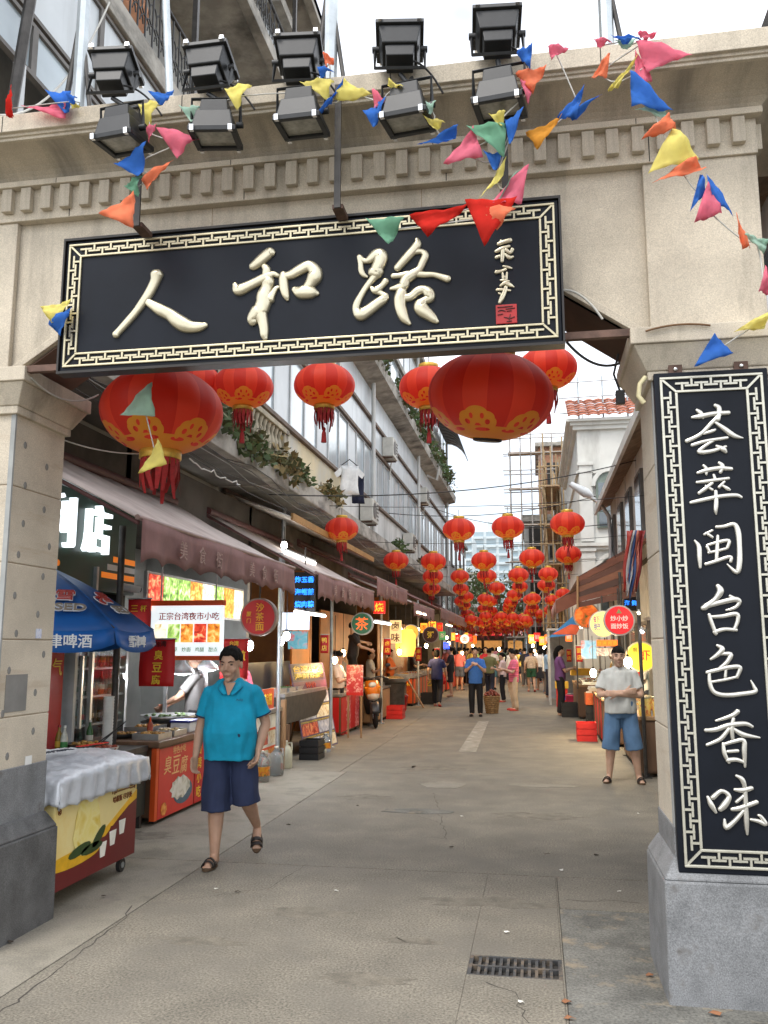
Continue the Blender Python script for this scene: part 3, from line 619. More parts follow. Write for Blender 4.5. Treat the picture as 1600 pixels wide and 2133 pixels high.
# ribbed canopy at the far top end
cn = thing('ribbed_canopy', 'small curved ribbed canopy at the far top end of the long facade', 'canopy', (-4, 38, 11))
for i in range(8):
    pts = []
    for k in range(6):
        a = k / 5 * 1.25; pts.append([(-4.1 + 1.1 * math.sin(a), 36 + .6 * i, 11.5 - 1.3 * (1 - math.cos(a))), (-4.1 + 1.1 * math.sin(a), 36.52 + .6 * i, 11.5 - 1.3 * (1 - math.cos(a)))])
    MB().grid(pts).build('canopy_sheet', dkfr, cn, solid=.03)
# ---- more buildings beyond on the left
def simple_building(name, label, x0, x1, y0, y1, z1, wall, rows, faceX=None, faceY=None, wmat=glassd, cols=4, roof=None, z0=0, gr=None):
    t = thing(name, label, 'building', ((x0 + x1) / 2, (y0 + y1) / 2, 0), group=gr)
    MB().box(x0, x1, y0, y1, z0, z1).build('wall', wall, t)
    MB().box(x0 - .15, x1 + .15, y0 - .15, y1 + .15, z1, z1 + .18).build('roof', roof or oldconc, t)
    f = None; g_ = None
    for r_ in range(rows):
        za = z0 + (z1 - z0) * (r_ + .28) / rows; zb = z0 + (z1 - z0) * (r_ + .78) / rows
        for c_ in range(cols):
            for ax in ('x', 'y'):
                fx = faceX if ax == 'x' else faceY
                if fx is None: continue
                L0, L1 = (y0, y1) if ax == 'x' else (x0, x1)
                a_ = L0 + (L1 - L0) * (c_ + .25) / cols; b_ = L0 + (L1 - L0) * (c_ + .75) / cols
                if ax == 'x':
                    w_ = MB().box(fx - .06, fx + .06, a_, b_, za, zb).build('window', dkfr, t); MB().box(fx - .075, fx + .075, a_ + .08, b_ - .08, za + .08, zb - .08).build('pane', wmat, w_)
                else:
                    w_ = MB().box(a_, b_, fx - .06, fx + .06, za, zb).build('window', dkfr, t); MB().box(a_ + .06, b_ - .06, fx - .075, fx + .075, za + .06, zb - .06).build('pane', wmat, w_)
    return t
simple_building('street_building', 'grey building farther down the left side beyond the long facade', -12, -4.6, 41.6, 58, 8.2, wallgrey, 3, faceX=-4.6, cols=6)
# ---- right side
bC = simple_building('eaved_building', 'two storey white building with wide wooden eaves just right of the gateway', 2.0, 9, 6.2, 23.0, 5.55, wallw, 2, faceX=2.0, cols=9, z0=0)
eave = M('weathered eave boards', (.26, .19, .13), .85, var=.3, vs=6, bump=.3)
for i in range(17):
    y = 6.0 + i * 1.0
    MB().prism([(1.64, y, 5.2), (3.2, y, 6.0), (3.2, y, 6.07), (1.64, y, 5.27)], (0, .985, 0)).build('eave_board', eave, bC)
MB().box(1.58, 1.64, 6, 23, 5.14, 5.32).build('gutter', wallw, bC)
for i in range(8): MB().box(1.98, 2.02, 7 + 2 * i, 7.25 + 2 * i, 3.2, 5.5).build('pilaster', wallw, bC)
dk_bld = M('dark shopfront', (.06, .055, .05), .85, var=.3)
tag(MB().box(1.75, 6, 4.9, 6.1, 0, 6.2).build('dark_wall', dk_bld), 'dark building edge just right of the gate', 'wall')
# white neo-classical house D
bD = thing('white_arched_house', 'white house with arched windows, pilasters and red tiled roof on the right', 'building', (3, 30, 0))
whitep = M('white stucco', (.62, .62, .58), .8, var=.1, vs=1.2, stain=(.33, .32, .29), sts=(1.2, 1.2, .3), stt=(.55, .85))
MB().box(1.36, 8, 26, 36, 0, 8.2).build('wall', whitep, bD)
for z0, z1, o_ in ((8.2, 8.32, .12), (8.32, 8.42, .2), (8.42, 8.5, .32), (4.55, 4.65, .1), (4.65, 4.75, .18), (6.85, 6.93, .06)):
    MB().box(1.36 - o_, 8, 26 - o_, 36, z0, z1).build('cornice', whitep, bD)
for xa in (1.38, 2.95, 4.4):
    for z0, z1 in ((.1, 4.5), (4.8, 7.1)):
        MB().box(xa, xa + .38, 25.9, 26, z0, z1).build('pilaster', whitep, bD); MB().box(xa - .04, xa + .42, 25.86, 26, z1, z1 + .1).build('pilaster_cap', whitep, bD)
        MB().box(xa - .02, xa + .40, 25.88, 26, z1 - .22, z1 - .16).build('pilaster_band', whitep, bD)
green_fr = M('green grey window', (.16, .2, .17), .5)
for xa in (1.93,):
    for z0, h in ((5.2, 1.25), (2.7, 1.2)):
        m = MB(); n = 12; r_ = .42; cx = xa + .35
        pts = [(cx - r_, z0), (cx + r_, z0)] + [(cx + r_ * math.cos(math.pi * k / n), z0 + h + r_ * math.sin(math.pi * k / n)) for k in range(n + 1)]
        m.prism([(x, 25.9, z) for x, z in pts], (0, .12, 0)); f = m.build('arched_window', green_fr, bD)
        for px_, pz_ in ((-.36, .05), (.02, .05), (-.36, .5), (.02, .5), (-.36, .95), (.02, .95)):
            MB().box(cx + px_, cx + px_ + .34, 25.88, 25.9, z0 + pz_, z0 + pz_ + .4).build('pane', glassd, f)
        m = MB(); m.rings([[Vector((cx + rr * math.cos(a), yy, z0 + h + rr * math.sin(a))) for rr, yy in ((.44, 25.9), (.44, 25.84), (.56, 25.84), (.56, 25.9))] for a in [math.pi * k / n for k in range(n + 1)]], smooth=False); m.build('arch_moulding', whitep, bD)
# tiled roof
proto = None
for r_ in range(7):
    for c_ in range(22):
        if proto is None: proto = MB().grid([[(-.15 + .3 * j / 4, k * .34, .05 * math.sin(math.pi * j / 4) + .03 * (1 - k)) for j in range(5)] for k in range(2)]).build('roof_tile', tile_red, bD, solid=.02, local=True); o = proto
        else: o = dup(proto)
        o.parent = bD; o.rotation_euler = (R(28) + random.uniform(-.03, .03), 0, random.uniform(-.03, .03)); o.location = Vector((1.25 + c_ * .3, 25.6 + r_ * .28, 8.52 + r_ * .15)) - Vector(bD.location)
# scaffolded brick building E
bE = thing('scaffolded_building', 'half built brick and concrete building wrapped in scaffolding at the street bend', 'building', (1.5, 54, 0))
brickm = M('raw brick', (.30, .15, .09), .9, var=.3, vs=5, stain=(.25, .22, .2), sts=(1, 1, 1))
MB().box(-.6, 7, 52, 62, 0, 9.2).build('wall', wallgrey, bE); MB().box(-.75, 7, 51.8, 62, 9.2, 9.6).build('floor_slab', oldconc, bE)
MB().box(.4, 7, 53, 62, 9.6, 14.0).build('brick_storey', brickm, bE); MB().box(.2, 7.2, 52.6, 62, 14.0, 14.25).build('floor_slab', oldconc, bE)
for z in (3.6, 6.4): MB().box(-.75, 7, 51.8, 62, z, z + .3).build('floor_slab', oldconc, bE)
for i in range(3):
    for z in (1, 4.2, 7): MB().box(-.3 + i * 1.2, .4 + i * 1.2, 51.9, 52.05, z, z + 1.9).build('opening', black_in, bE)
for i in range(2): MB().box(.9 + i * 1.4, 1.8 + i * 1.4, 52.9, 53.1, 10.2, 13).build('opening', black_in, bE)
sc_t = thing('scaffolding', 'steel tube scaffolding around the half built building', 'scaffolding', (1, 51, 0))
spipe = M('scaffold tube', (.30, .27, .24), .6, var=.3); plank = M('scaffold plank', (.36, .24, .14), .8, var=.3)
for i in range(9):
    x = -1.3 + i * .62
    MB().tube([(x, 51.2, 0), (x, 51.2, 14 + random.uniform(-.8, 1.8))], .04, 5).build('upright', spipe, sc_t)
    MB().tube([(x, 50.3, 0), (x, 50.3, 12.5 + random.uniform(-.5, 1.5))], .04, 5).build('upright', spipe, sc_t)
for k in range(13):
    z = 1.2 + k * 1.08
    for y in (51.2, 50.3):
        MB().tube([(-1.7, y - .06, z + random.uniform(-.06, .06)), (4.2, y - .06, z + random.uniform(-.06, .06))], .035, 5).build('ledger', spipe, sc_t)
    if k % 2: MB().box(-1.4, 4, 50.4, 51.1, z + .05, z + .09).build('plank', plank, sc_t)
for k in range(5): MB().tube([(-1.3 + k * .9, 50.25, 2 + k), (.4 + k * .9, 50.25, 5 + k * 1.4)], .03, 5).build('brace', spipe, sc_t)
# scaffold tubes on the roof of the white house
s2_ = thing('roof_scaffold', 'light scaffold frame standing on the roof of the white house', 'scaffolding', (2.5, 27, 8.5))
for i in range(4): MB().tube([(1.5 + i * .75, 27, 8.4), (1.5 + i * .75, 27, 10.2)], .03, 5).build('upright', steel, s2_)
for z in (9.0, 9.5, 10.0): MB().tube([(.9, 26.9, z), (4.2, 26.9, z + .05)], .025, 5).build('ledger', steel, s2_)
# far residential towers
tw_w = M('tower wall', (.50, .56, .58), .7, var=.08); tw_b = M('tower band', (.30, .38, .42), .4, var=.1)
for k, (pxa, pxb, ytop, Y, lab) in enumerate(((922, 985, 1120, 190, 'pale green residential tower far behind, left of two'), (985, 1062, 1108, 230, 'pale grey residential tower far behind, right of two'), (1062, 1120, 1135, 260, 'low far tower block behind the scaffolding'))):
    a, b = PY(pxa, ytop, Y), PY(pxb, ytop, Y); H_ = a.z
    t = thing('tower_block', lab, 'building', ((a.x + b.x) / 2, Y, 0), group='far towers')
    MB().box(a.x, b.x, Y, Y + 12, 0, H_).build('wall', tw_w, t); n = 14
    for i in range(n):
        z = H_ * (i + .15) / n
        for c_ in range(3):
            xa = a.x + (b.x - a.x) * (c_ + .08) / 3; xb = a.x + (b.x - a.x) * (c_ + .86) / 3
            MB().box(xa, xb, Y - .6, Y, z, z + H_ / n * .28).build('balcony', tw_w, t); MB().box(xa, xb, Y - .05, Y, z + H_ / n * .3, z + H_ / n * .82).build('window', tw_b, t)
    MB().box((a.x * .6 + b.x * .4), (a.x * .4 + b.x * .6), Y + 2, Y + 6, H_, H_ + 3).build('roof_house', tw_w, t)

# ================================================================ PLANTS
leaf_g = M('leaf green', (.07, .115, .035), .6, var=.5, vs=3, translu=.25); leaf_d = M('leaf olive', (.10, .10, .04), .7, var=.5, vs=3, translu=.2); leaf_y = M('dry grass', (.26, .19, .08), .8, var=.4, vs=3)
twig = M('twig', (.09, .06, .04), .9)
def plant(label, cat, loc, rx, ry, rz_, n, mats, s=.09, name='ledge_plant', stemh=None, grp=None):
    t = thing(name, label, cat, loc, group=grp); L = Vector(loc)
    for mi, mt in enumerate(mats):
        m = MB()
        for i in range(n // len(mats)):
            a = random.uniform(0, 6.283); q = random.random() ** .5
            clump = math.sin(a * 3 + mi) * .25 + .85
            p = L + Vector((math.cos(a) * q * rx * clump, math.sin(a) * q * ry, rz_ * (random.random() * (1.15 - q * .7))))
            d = Vector((random.gauss(0, 1), random.gauss(0, 1), random.gauss(.3, .7))).normalized(); u = d.orthogonal().normalized()
            u.rotate(Matrix.Rotation(random.random() * 6.28, 3, d)); l = s * random.uniform(.6, 1.4); wd = l * .32
            m.add([p, p + d * l * .5 + u * wd, p + d * l, p + d * l * .5 - u * wd], [(0, 1, 2, 3)])
        m.build('foliage', mt, t)
    m = MB()
    for i in range(6):
        a = random.uniform(0, 6.28); m.tube([L, L + Vector((math.cos(a) * rx * .4, math.sin(a) * ry * .4, rz_ * .5)), L + Vector((math.cos(a) * rx * .7, math.sin(a) * ry * .7, rz_ * .9))], [.012, .008, .004], 4)
    m.build('stem', twig, t); return t
for i, (y, z, n, lab) in enumerate(((9.2, 4.3, 320, 'trailing green plant on the lower balcony, nearest the gate'), (10.4, 4.2, 380, 'bushy green plant hanging over the lower balcony edge'), (11.9, 4.25, 320, 'dry olive plant at the far end of the lower balcony'))):
    plant(lab, 'plant', (-3.62, y, z - .12), .25, .6, .5, n, (leaf_g, leaf_d) if i < 2 else (leaf_d, leaf_y), .12, grp='balcony plants')
for i, y in enumerate((16.5, 20, 24.5, 28, 32, 36)):
    plant(('dark shrub', 'straggly green shrub', 'olive shrub', 'small green shrub', 'dense green shrub', 'pale green shrub')[i] + ' growing from the upper ledge, %s from the gate' % ('first', 'second', 'third', 'fourth', 'fifth', 'sixth')[i], 'plant', (-3.75, y, 8.75), .4, 1.3, .75, 420, (leaf_g, leaf_d), .17, grp='upper ledge plants')
for i, y in enumerate((13.2, 15.6, 24, 29)):
    plant(('grey green weeds', 'yellow dry weeds', 'green weeds', 'rusty dry weeds')[i] + ' on the lower concrete ledge above the awnings', 'plant', (-3.8, y, 4.36), .2, .7, .4, 220, ((leaf_g, leaf_d), (leaf_y, leaf_d), (leaf_g, leaf_g), (leaf_y, twig))[i], .13, grp='lower ledge weeds')
def tree(label, loc, h, r_, n, mats, s=.35):
    t = thing('street_tree', label, 'tree', loc); L = Vector(loc)
    m = MB(); m.tube([L, L + Vector((.05, 0, h * .3)), L + Vector((-.05, .1, h * .6))], [.16, .12, .07], 8)
    for i in range(7):
        a = i * .9; m.tube([L + Vector((0, 0, h * .45)), L + Vector((math.cos(a) * r_ * .4, math.sin(a) * r_ * .4, h * .65)), L + Vector((math.cos(a) * r_ * .8, math.sin(a) * r_ * .8, h * (.75 + .03 * i)))], [.06, .04, .015], 5)
    m.build('trunk', twig, t); m2 = [MB() for _ in mats]
    cl_ = [(Vector((random.gauss(0, .5) * r_, random.gauss(0, .5) * r_, h * .5 + random.random() * h * .5)), random.uniform(.3, .6) * r_) for _ in range(14)]
    for i in range(n):
        c, q = random.choice(cl_); d = Vector((random.gauss(0, 1), random.gauss(0, 1), random.gauss(0, 1))).normalized()
        p = L + c + d * q * random.random() ** .4; u = d.orthogonal().normalized(); u.rotate(Matrix.Rotation(random.random() * 6.28, 3, d)); k = d.cross(u); l = s * random.uniform(.5, 1.2)
        m2[i % len(mats)].add([p - u * l * .5, p + k * l * .25, p + u * l * .5, p - k * l * .25], [(0, 1, 2, 3)])
    for mm, mt in zip(m2, mats): mm.build('crown', mt, t)
tree('dark green street tree at the far bend of the street', (-2.2, 62, 0), 7.0, 3.2, 2600, (leaf_g, leaf_d), .4)
tree('green tree rising behind the far end of the long facade', (-5.0, 44.5, 6), 6.5, 1.3, 800, (leaf_g, leaf_d), .3)

# ================================================================ LAUNDRY, LEDGE CABLES
cloth_w = plain('white cotton', (232, 232, 230), .8, bump=.3, bs=12); cloth_n = plain('navy cotton', (25, 30, 55), .8)
c0 = PX(728, 1000, -3.85)
t = thing('hanging_shirt', 'white t-shirt drying on a hanger below the ribbon windows', 'shirt', c0)
SD = Vector((.92, .4, 0))
def shirt_grid(c, w_, h_, dx):
    return [[Vector((c.x, c.y, c.z)) + SD * (w_ * (j / 6 - .5) * (1.0 - .12 * math.sin(i / 5 * 3))) + Vector((.01 * math.sin(i * 1.3 + j), .03 * math.sin(i * 1.1 + j * 1.7), h_ * (.5 - i / 6))) for j in range(7)] for i in range(7)]
MB().grid(shirt_grid(c0, .40, .62, 0)).build('shirt_body', cloth_w, t, solid=.03)
for s_ in (-1, 1): MB().prism([c0 + SD * s_ * .17 + Vector((0, 0, .30)), c0 + SD * s_ * .33 + Vector((0, 0, .14)), c0 + SD * s_ * .27 + Vector((0, 0, .04)), c0 + SD * s_ * .18 + Vector((0, 0, .12))], (0, .03, 0)).build('sleeve', cloth_w, t)
MB().tube([c0 - SD * .18 + Vector((0, 0, .31)), c0 + Vector((0, 0, .45)), c0 + SD * .18 + Vector((0, 0, .31))], .012, 5).build('hanger', wire_blk, t)
t = thing('hanging_trousers', 'dark navy garment hanging behind the white t-shirt', 'trousers', c0 + Vector((-.1, .35, -.1)))
MB().grid(shirt_grid(c0 + Vector((.14, .25, -.16)), .26, .62, 0)).build('cloth', cloth_n, t, solid=.03)
# ================================================================ LEFT SHOPS: shell
shopwall = M('shop tile wall', (.42, .43, .41), .5, var=.12, vs=2, stain=(.22, .2, .17), sts=(1.5, 1.5, .6), stt=(.5, .8))
shopdark = M('unlit dark wall', (.07, .06, .05), .85, var=.4, vs=2)  # shopdark: shade of the unlit recesses put into the wall colour
wood = M('stained wood', (.16, .085, .045), .6, var=.35, vs=4, vstretch=(1, 1, .15), bump=.15, bs=40)
wood_lt = M('raw timber', (.34, .20, .10), .7, var=.3, vs=4, vstretch=(1, 1, .15))
stainless = M('stainless steel', (.50, .51, .51), .3, metal=.85, var=.15, vs=7)
shp = thing('shop_row', 'row of open shop fronts under the left buildings', 'shop', (-5.2, 25, 0))
MB().box(-6.6, -6.4, 5, 58, -.02, 4.0).build('back_wall', shopwall, shp)
for y in (5.0, 9.05, 13.4, 17.4, 22.0, 27, 32, 37, 42): MB().box(-6.4, -4.62, y, y + .12, -.02, 3.99).build('partition', shopwall if y in (13.4,) else M('amber glow tint', (.30, .11, .025), .5, var=.3, vs=2) if y in (17.4, 27) else shopdark, shp)  # amber partitions hold the warm stall glow in their colour
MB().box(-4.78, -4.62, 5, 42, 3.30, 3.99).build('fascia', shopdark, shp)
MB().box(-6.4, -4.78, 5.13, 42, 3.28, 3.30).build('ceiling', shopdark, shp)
# ---------------------------------------------------------------- lamps
def lamp(label, loc, r_=.045, col=(1, .93, .82), es=30, w=12, cord=.4, dish=None, name='hanging_bulb', group='stall bulbs'):
    t = thing(name, label, 'lamp', loc, group=group); L = Vector(loc)
    MB().ell(L, (dish * .86, dish * .86, .035) if dish else (r_, r_, r_ * 1.35), 14, 8).build('bulb', M('bulb %s %g' % (col, es if not dish else 5), (.8, .8, .8), .4, var=0, emit=col, es=es if not dish else 5), t)
    MB().tube([L + Vector((0, 0, r_)), L + Vector((0, 0, cord))], .006, 5).build('cord', wire_blk, t)
    if dish: MB().lathe([(dish, -.01), (dish * .8, .05), (.04, .10), (.03, .14)], 16, L).build('lamp_shade', M('lamp shade', (.5, .52, .55), .4, metal=.3), t, solid=.004)
    else: MB().lathe([(.02, r_ * .9), (.024, r_ * 1.1), (.02, r_ * 2)], 8, L).build('socket', wire_blk, t)
    if w:
        ld = bpy.data.lights.new('glow', 'POINT'); ld.energy = w * .45; ld.color = col; ld.shadow_soft_size = .06
        lo = bpy.data.objects.new('glow', ld); COL.objects.link(lo); lo.parent = t; lo.location = (0, 0, -r_ * 1.6)
    return t
def tube_lamp(label, a, b, col=(1, .97, .92), es=12, r_=.02, w=0):
    a, b = Vector(a), Vector(b); t = thing('tube_lamp', label, 'lamp', (a + b) / 2, group='tube lamps')
    MB().tube([a, b], r_, 8).build('tube', M('tube %s %g' % (col, es), (.8, .8, .8), .4, var=0, emit=col, es=es), t)
    MB().tube([a + Vector((0, 0, .035)), b + Vector((0, 0, .035))], .018, 6).build('fitting', wallw, t)
    return t
# ---------------------------------------------------------------- printed food pictures
def food(name, cols, scale=14, emit=0.0):
    if name in MATS: return MATS[name]
    m = bpy.data.materials.new(name); m.use_nodes = True; MATS[name] = m; n, l = m.node_tree.nodes, m.node_tree.links
    t = n.new('ShaderNodeTexCoord'); q = n.new('ShaderNodeTexNoise'); q.inputs['Scale'].default_value = scale; q.inputs['Detail'].default_value = 3; q.inputs['Distortion'].default_value = .8
    r_ = n.new('ShaderNodeValToRGB'); e = r_.color_ramp.elements
    while len(e) < len(cols): e.new(.5)
    for i, c in enumerate(cols): e[i].position = .3 + .4 * i / max(1, len(cols) - 1); e[i].color = (*S(c), 1)
    l.new(t.outputs['Object'], q.inputs['Vector']); l.new(q.outputs['Fac'], r_.inputs['Fac']); b = n['Principled BSDF']; l.new(r_.outputs['Color'], b.inputs['Base Color']); b.inputs['Roughness'].default_value = .35
    if emit: l.new(r_.outputs['Color'], b.inputs['Emission Color']); b.inputs['Emission Strength'].default_value = emit
    return m
fd = [food('dish orange', [(120, 50, 15), (235, 140, 40), (250, 210, 120)]), food('dish green', [(40, 80, 25), (150, 190, 80), (235, 235, 200)]), food('dish red', [(110, 20, 15), (210, 60, 35), (245, 190, 120)]), food('dish pale', [(190, 150, 90), (240, 225, 190), (250, 245, 230)])]
fl = [food('lit dish orange', [(150, 60, 20), (240, 150, 50), (250, 220, 140)], 14, .7), food('lit dish green', [(60, 110, 40), (160, 200, 90), (240, 240, 210)], 12, .7), food('lit dish red', [(130, 25, 20), (220, 70, 45), (250, 200, 140)], 13, .7), food('lit dish pale', [(200, 170, 110), (245, 232, 200), (252, 248, 235)], 12, .7)]
red_b = plain('red banner', (196, 22, 24), .55, var=.08); yel_l = plain('yellow lettering', (245, 205, 60), .5, var=0); wht_l = plain('white lettering', (240, 238, 230), .5, var=0); blk_l = plain('dark lettering', (70, 15, 15), .5, var=0)
org_b = plain('orange banner', (225, 85, 25), .55, var=.1); red_l = plain('red lettering', (200, 40, 30), .5, var=0)
# ---------------------------------------------------------------- awnings
awn_top = M('faded mauve canvas', (.60, .52, .48), .85, var=.15, vs=2, bump=.2, bs=150, stain=(.40, .32, .29), sts=(1, 3, 1), stt=(.5, .8), translu=.12)
awn_val = M('dusty plum canvas', (.29, .155, .145), .85, var=.18, vs=3, bump=.2, bs=150, stain=(.17, .10, .09), sts=(3, 3, .8), stt=(.5, .75), translu=.12)
awn_txt = plain('faded awning lettering', (168, 140, 132), .8, var=.2, vs=20)
pinkt = M('faded pink canvas', (.42, .24, .22), .85, var=.15, vs=2, bump=.2, bs=150, translu=.12)
def awning(label, y0, y1, xb, zb, xf, zf, vh, top=awn_top, val=awn_val, txt=(), fine=True):
    t = thing('awning', label, 'awning', ((xb + xf) / 2, (y0 + y1) / 2, zf), group='plum awnings along the left shops')
    n = 24
    rows = [[Vector((xb + (xf - xb) * k / 6, y0 + (y1 - y0) * j / n, zb + (zf - zb) * k / 6 - .02 * math.sin(math.pi * k / 6) - .014 * math.sin(j * 2.1) * math.sin(math.pi * k / 6 + .4) + .02 * mnoise.noise(Vector((k * .5, y0 + j * .45, zb))))) for j in range(n + 1)] for k in range(7)]
    MB().grid(rows).build('canopy', top, t, solid=.006)
    n = int((y1 - y0) / .06); sc_l = .42
    rows = [[Vector((xf + .03 + .02 * math.sin(j * .55) * (k / 4) + .012 * math.sin(j * .23 + 1), y0 + (y1 - y0) * j / n, zf + .0 - vh * k / 4 * (1 - .16 * abs(math.sin(math.pi * (j * (y1 - y0) / n) / sc_l)) ** .7 * (k / 4)))) for j in range(n + 1)] for k in range(5)]
    MB().grid(rows).build('valance', val, t, solid=.005)
    MB().tube([(xf + .01, y0 - .03, zf + .012), (xf + .01, y1 + .03, zf + .012)], .022, 8).build('front_bar', M('awning bar', (.3, .2, .18), .5, var=.2), t)
    for y in (y0 + .02, (y0 + y1) / 2, y1 - .02): MB().tube([(xb, y, zb - .05), (xf, y, zf - .03)], .018, 6).build('arm', M('awning arm', (.12, .05, .05), .6, var=.2), t)
    MB().tube([(xb + .05, y0, zb), (xb + .05, y1, zb)], .06, 8).build('roller', MATS['awning arm'], t)
    for s_, yc, h in txt: letters(s_, awn_txt, t, (xf + .065, yc, zf - vh * .48), (0, 1, 0), (0, 0, 1), h=h, ext=.004)
    return t
txt1 = [(c, 6.85 + .42 * i, .15) for i, c in enumerate('美食街')] + [(c, 8.65 + .42 * i, .15) for i, c in enumerate('美食街')]
awning('nearest plum canvas awning with scalloped valance lettered twice', 6.1, 10.4, -4.66, 3.56, -3.0, 2.66, .34, txt=txt1)
awning('second plum awning from the gate, beside the blue light sign', 11.55, 15.8, -4.66, 3.62, -3.0, 2.70, .36, txt=[(c, 12.5 + .5 * i, .16) for i, c in enumerate('美食街美食')])
awning('third awning from the gate, faded pink and set higher', 16.3, 20.4, -4.66, 3.75, -3.05, 3.02, .38, pinkt, txt=[(c, 17.3 + .6 * i, .18) for i, c in enumerate('美食街')])
awning('fourth awning from the gate with sagging plum valance', 21.0, 25.5, -4.66, 3.5, -3.0, 2.78, .36)
awning('fifth awning from the gate, pale pink', 26.2, 31.0, -4.66, 3.7, -2.9, 2.86, .36, pinkt)
awning('sixth awning from the gate, plum', 31.6, 36.5, -4.66, 3.6, -2.95, 2.85, .36)
awning('farthest plum awning down the left side', 37.2, 44, -4.66, 3.7, -2.9, 2.85, .36, pinkt)
# corrugated white sheet canopy above the second awning
t = thing('sheet_canopy', 'white corrugated sheet canopy with brown edge above the second awning', 'canopy', (-3.9, 15, 3.9))
MB().grid([[Vector((-4.7 + 1.1 * k / 3, 12.4 + 6.6 * j / 30, 4.05 - .42 * k / 3 + .018 * math.sin(j * 1.6))) for j in range(31)] for k in range(4)]).build('sheet', M('white sheet', (.66, .65, .60), .5, var=.15, vs=2, stain=(.35, .28, .18), sts=(1, 4, 1)), t, solid=.012)
MB().box(-3.62, -3.58, 12.4, 19, 3.60, 3.70).build('edge_board', M('ochre edge', (.35, .19, .06), .7), t)
MB().box(-4.72, -4.66, 12.4, 19, 4.0, 4.12).build('back_board', brownst, t)
# ================================================================ CONVENIENCE STORE
green_sign = M('dark green sign panel', (.012, .05, .03), .35, var=.15)
lit_w = M('lit white letter', (.9, .9, .9), .4, var=0, emit=(.86, .95, 1), es=1.25)
sg = thing('store_sign', 'dark green shop sign with glowing white characters and orange stripes', 'sign', (-4.45, 7.4, 2.3))
MB().box(-4.60, -4.44, 5.6, 9.02, 2.26, 3.26).build('panel', green_sign, sg, bev=.01)
for ch, px_ in (('利', 120), ('店', 198)):
    p = PX(px_, 1085 if ch == '利' else 1105, -4.43)
    letters(ch, lit_w, sg, (-4.405, p.y, 2.88), (0, 1, 0), (0, 0, 1), h=.50, ext=.035, bold=.0, name='lit_character')
stripe_o = plain('orange stripe', (225, 120, 20), .4, var=0, emit=S((225, 120, 20)), es=.35); stripe_w = plain('white stripe', (205, 205, 200), .4, var=0)
for z, mt, y0 in ((2.615, stripe_o, 8.5), (2.525, stripe_w, 8.38), (2.435, stripe_o, 8.26)): MB().box(-4.44, -4.434, y0, 9.0, z - .03, z + .03).build('stripe', mt, sg)
for i, px_ in enumerate((110, 121)): p = PX(px_, 1172, -4.43); MB().lathe([(.03, 0), (.03, .01)], 12, (0, 0, 0)).build('dot', stripe_o, sg, local=True).matrix_local = Matrix.Translation(Vector((-4.437, p.y, p.z)) - Vector(sg.location)) @ Matrix.Rotation(R(90), 4, 'Y')
MB().box(-4.62, -4.2, 5.6, 9.0, 3.22, 3.27).build('light_rail', alum, sg)
tag(MB().box(-4.6, -4.56, 6.2, 7.55, -.02, 2.24).build('store_door', M('store glass door', (.12, .14, .14), .1, spec=.9)), 'dark glass door of the store behind the umbrella', 'door')
t = thing('duilian_banner', 'red vertical banner with gold strokes beside the store door', 'banner', (-4.5, 7.62, 1))
MB().box(-4.52, -4.5, 7.50, 7.74, .4, 1.75).build('paper', red_b, t); letters('气', yel_l, t, (-4.497, 7.62, 1.5), (0, 1, 0), (0, 0, 1), h=.16)
# security camera
t = thing('security_camera', 'small white security camera under the green shop sign', 'camera', (-4.3, 8.7, 2.3))
MB().tube([(-4.42, 8.62, 2.36), (-4.3, 8.62, 2.34)], .014, 6).build('arm', wallw, t); MB().tube([(-4.36, 8.55, 2.33), (-4.22, 8.7, 2.30)], .04, 10).build('housing', wallw, t); MB().tube([(-4.22, 8.7, 2.30), (-4.21, 8.71, 2.298)], .025, 8).build('lens', wire_blk, t)
# fridge with bottles
FX, FY0, FY1 = -4.45, 7.86, 8.98
fr = thing('display_fridge', 'glass fronted drinks fridge with lit white shelves', 'fridge', (-4.7, 8.4, 0))
frm = M('fridge white', (.55, .58, .58), .35)
for q in ((-5.05, -5.0, FY0, FY1), (-5.0, FX, FY0, FY0 + .05), (-5.0, FX, FY1 - .05, FY1)): MB().box(*q, -.02, 2.1).build('cabinet', frm if q[1] > -5 else M('fridge back', (.22, .27, .28), .5), fr)
MB().box(-5.0, FX, FY0 + .05, FY1 - .05, -.02, .35).build('base', frm, fr); MB().box(-5.0, FX, FY0 + .05, FY1 - .05, 1.95, 2.1).build('header', frm, fr)
shz = [.62, .92, 1.2, 1.48, 1.75]
for z in shz: MB().box(-4.98, FX - .02, FY0 + .05, FY1 - .05, z - .02, z).build('shelf', M('fridge shelf', (.62, .66, .66), .4), fr)
MB().box(FX - .006, FX, FY0 + .05, FY1 - .05, .36, 1.94).build('door_glass', M('clear glass', (.9, .95, .95), .03, trans=1.0, var=0, alpha=.35), fr)
MB().box(FX, FX + .03, FY0 + .09, FY0 + .12, .9, 1.6).build('handle', stainless, fr)
bot_cols = [(60, 110, 60), (120, 60, 30), (40, 90, 150), (150, 190, 170), (170, 40, 35), (60, 130, 130), (200, 200, 190), (150, 120, 40)]
bprot = {}
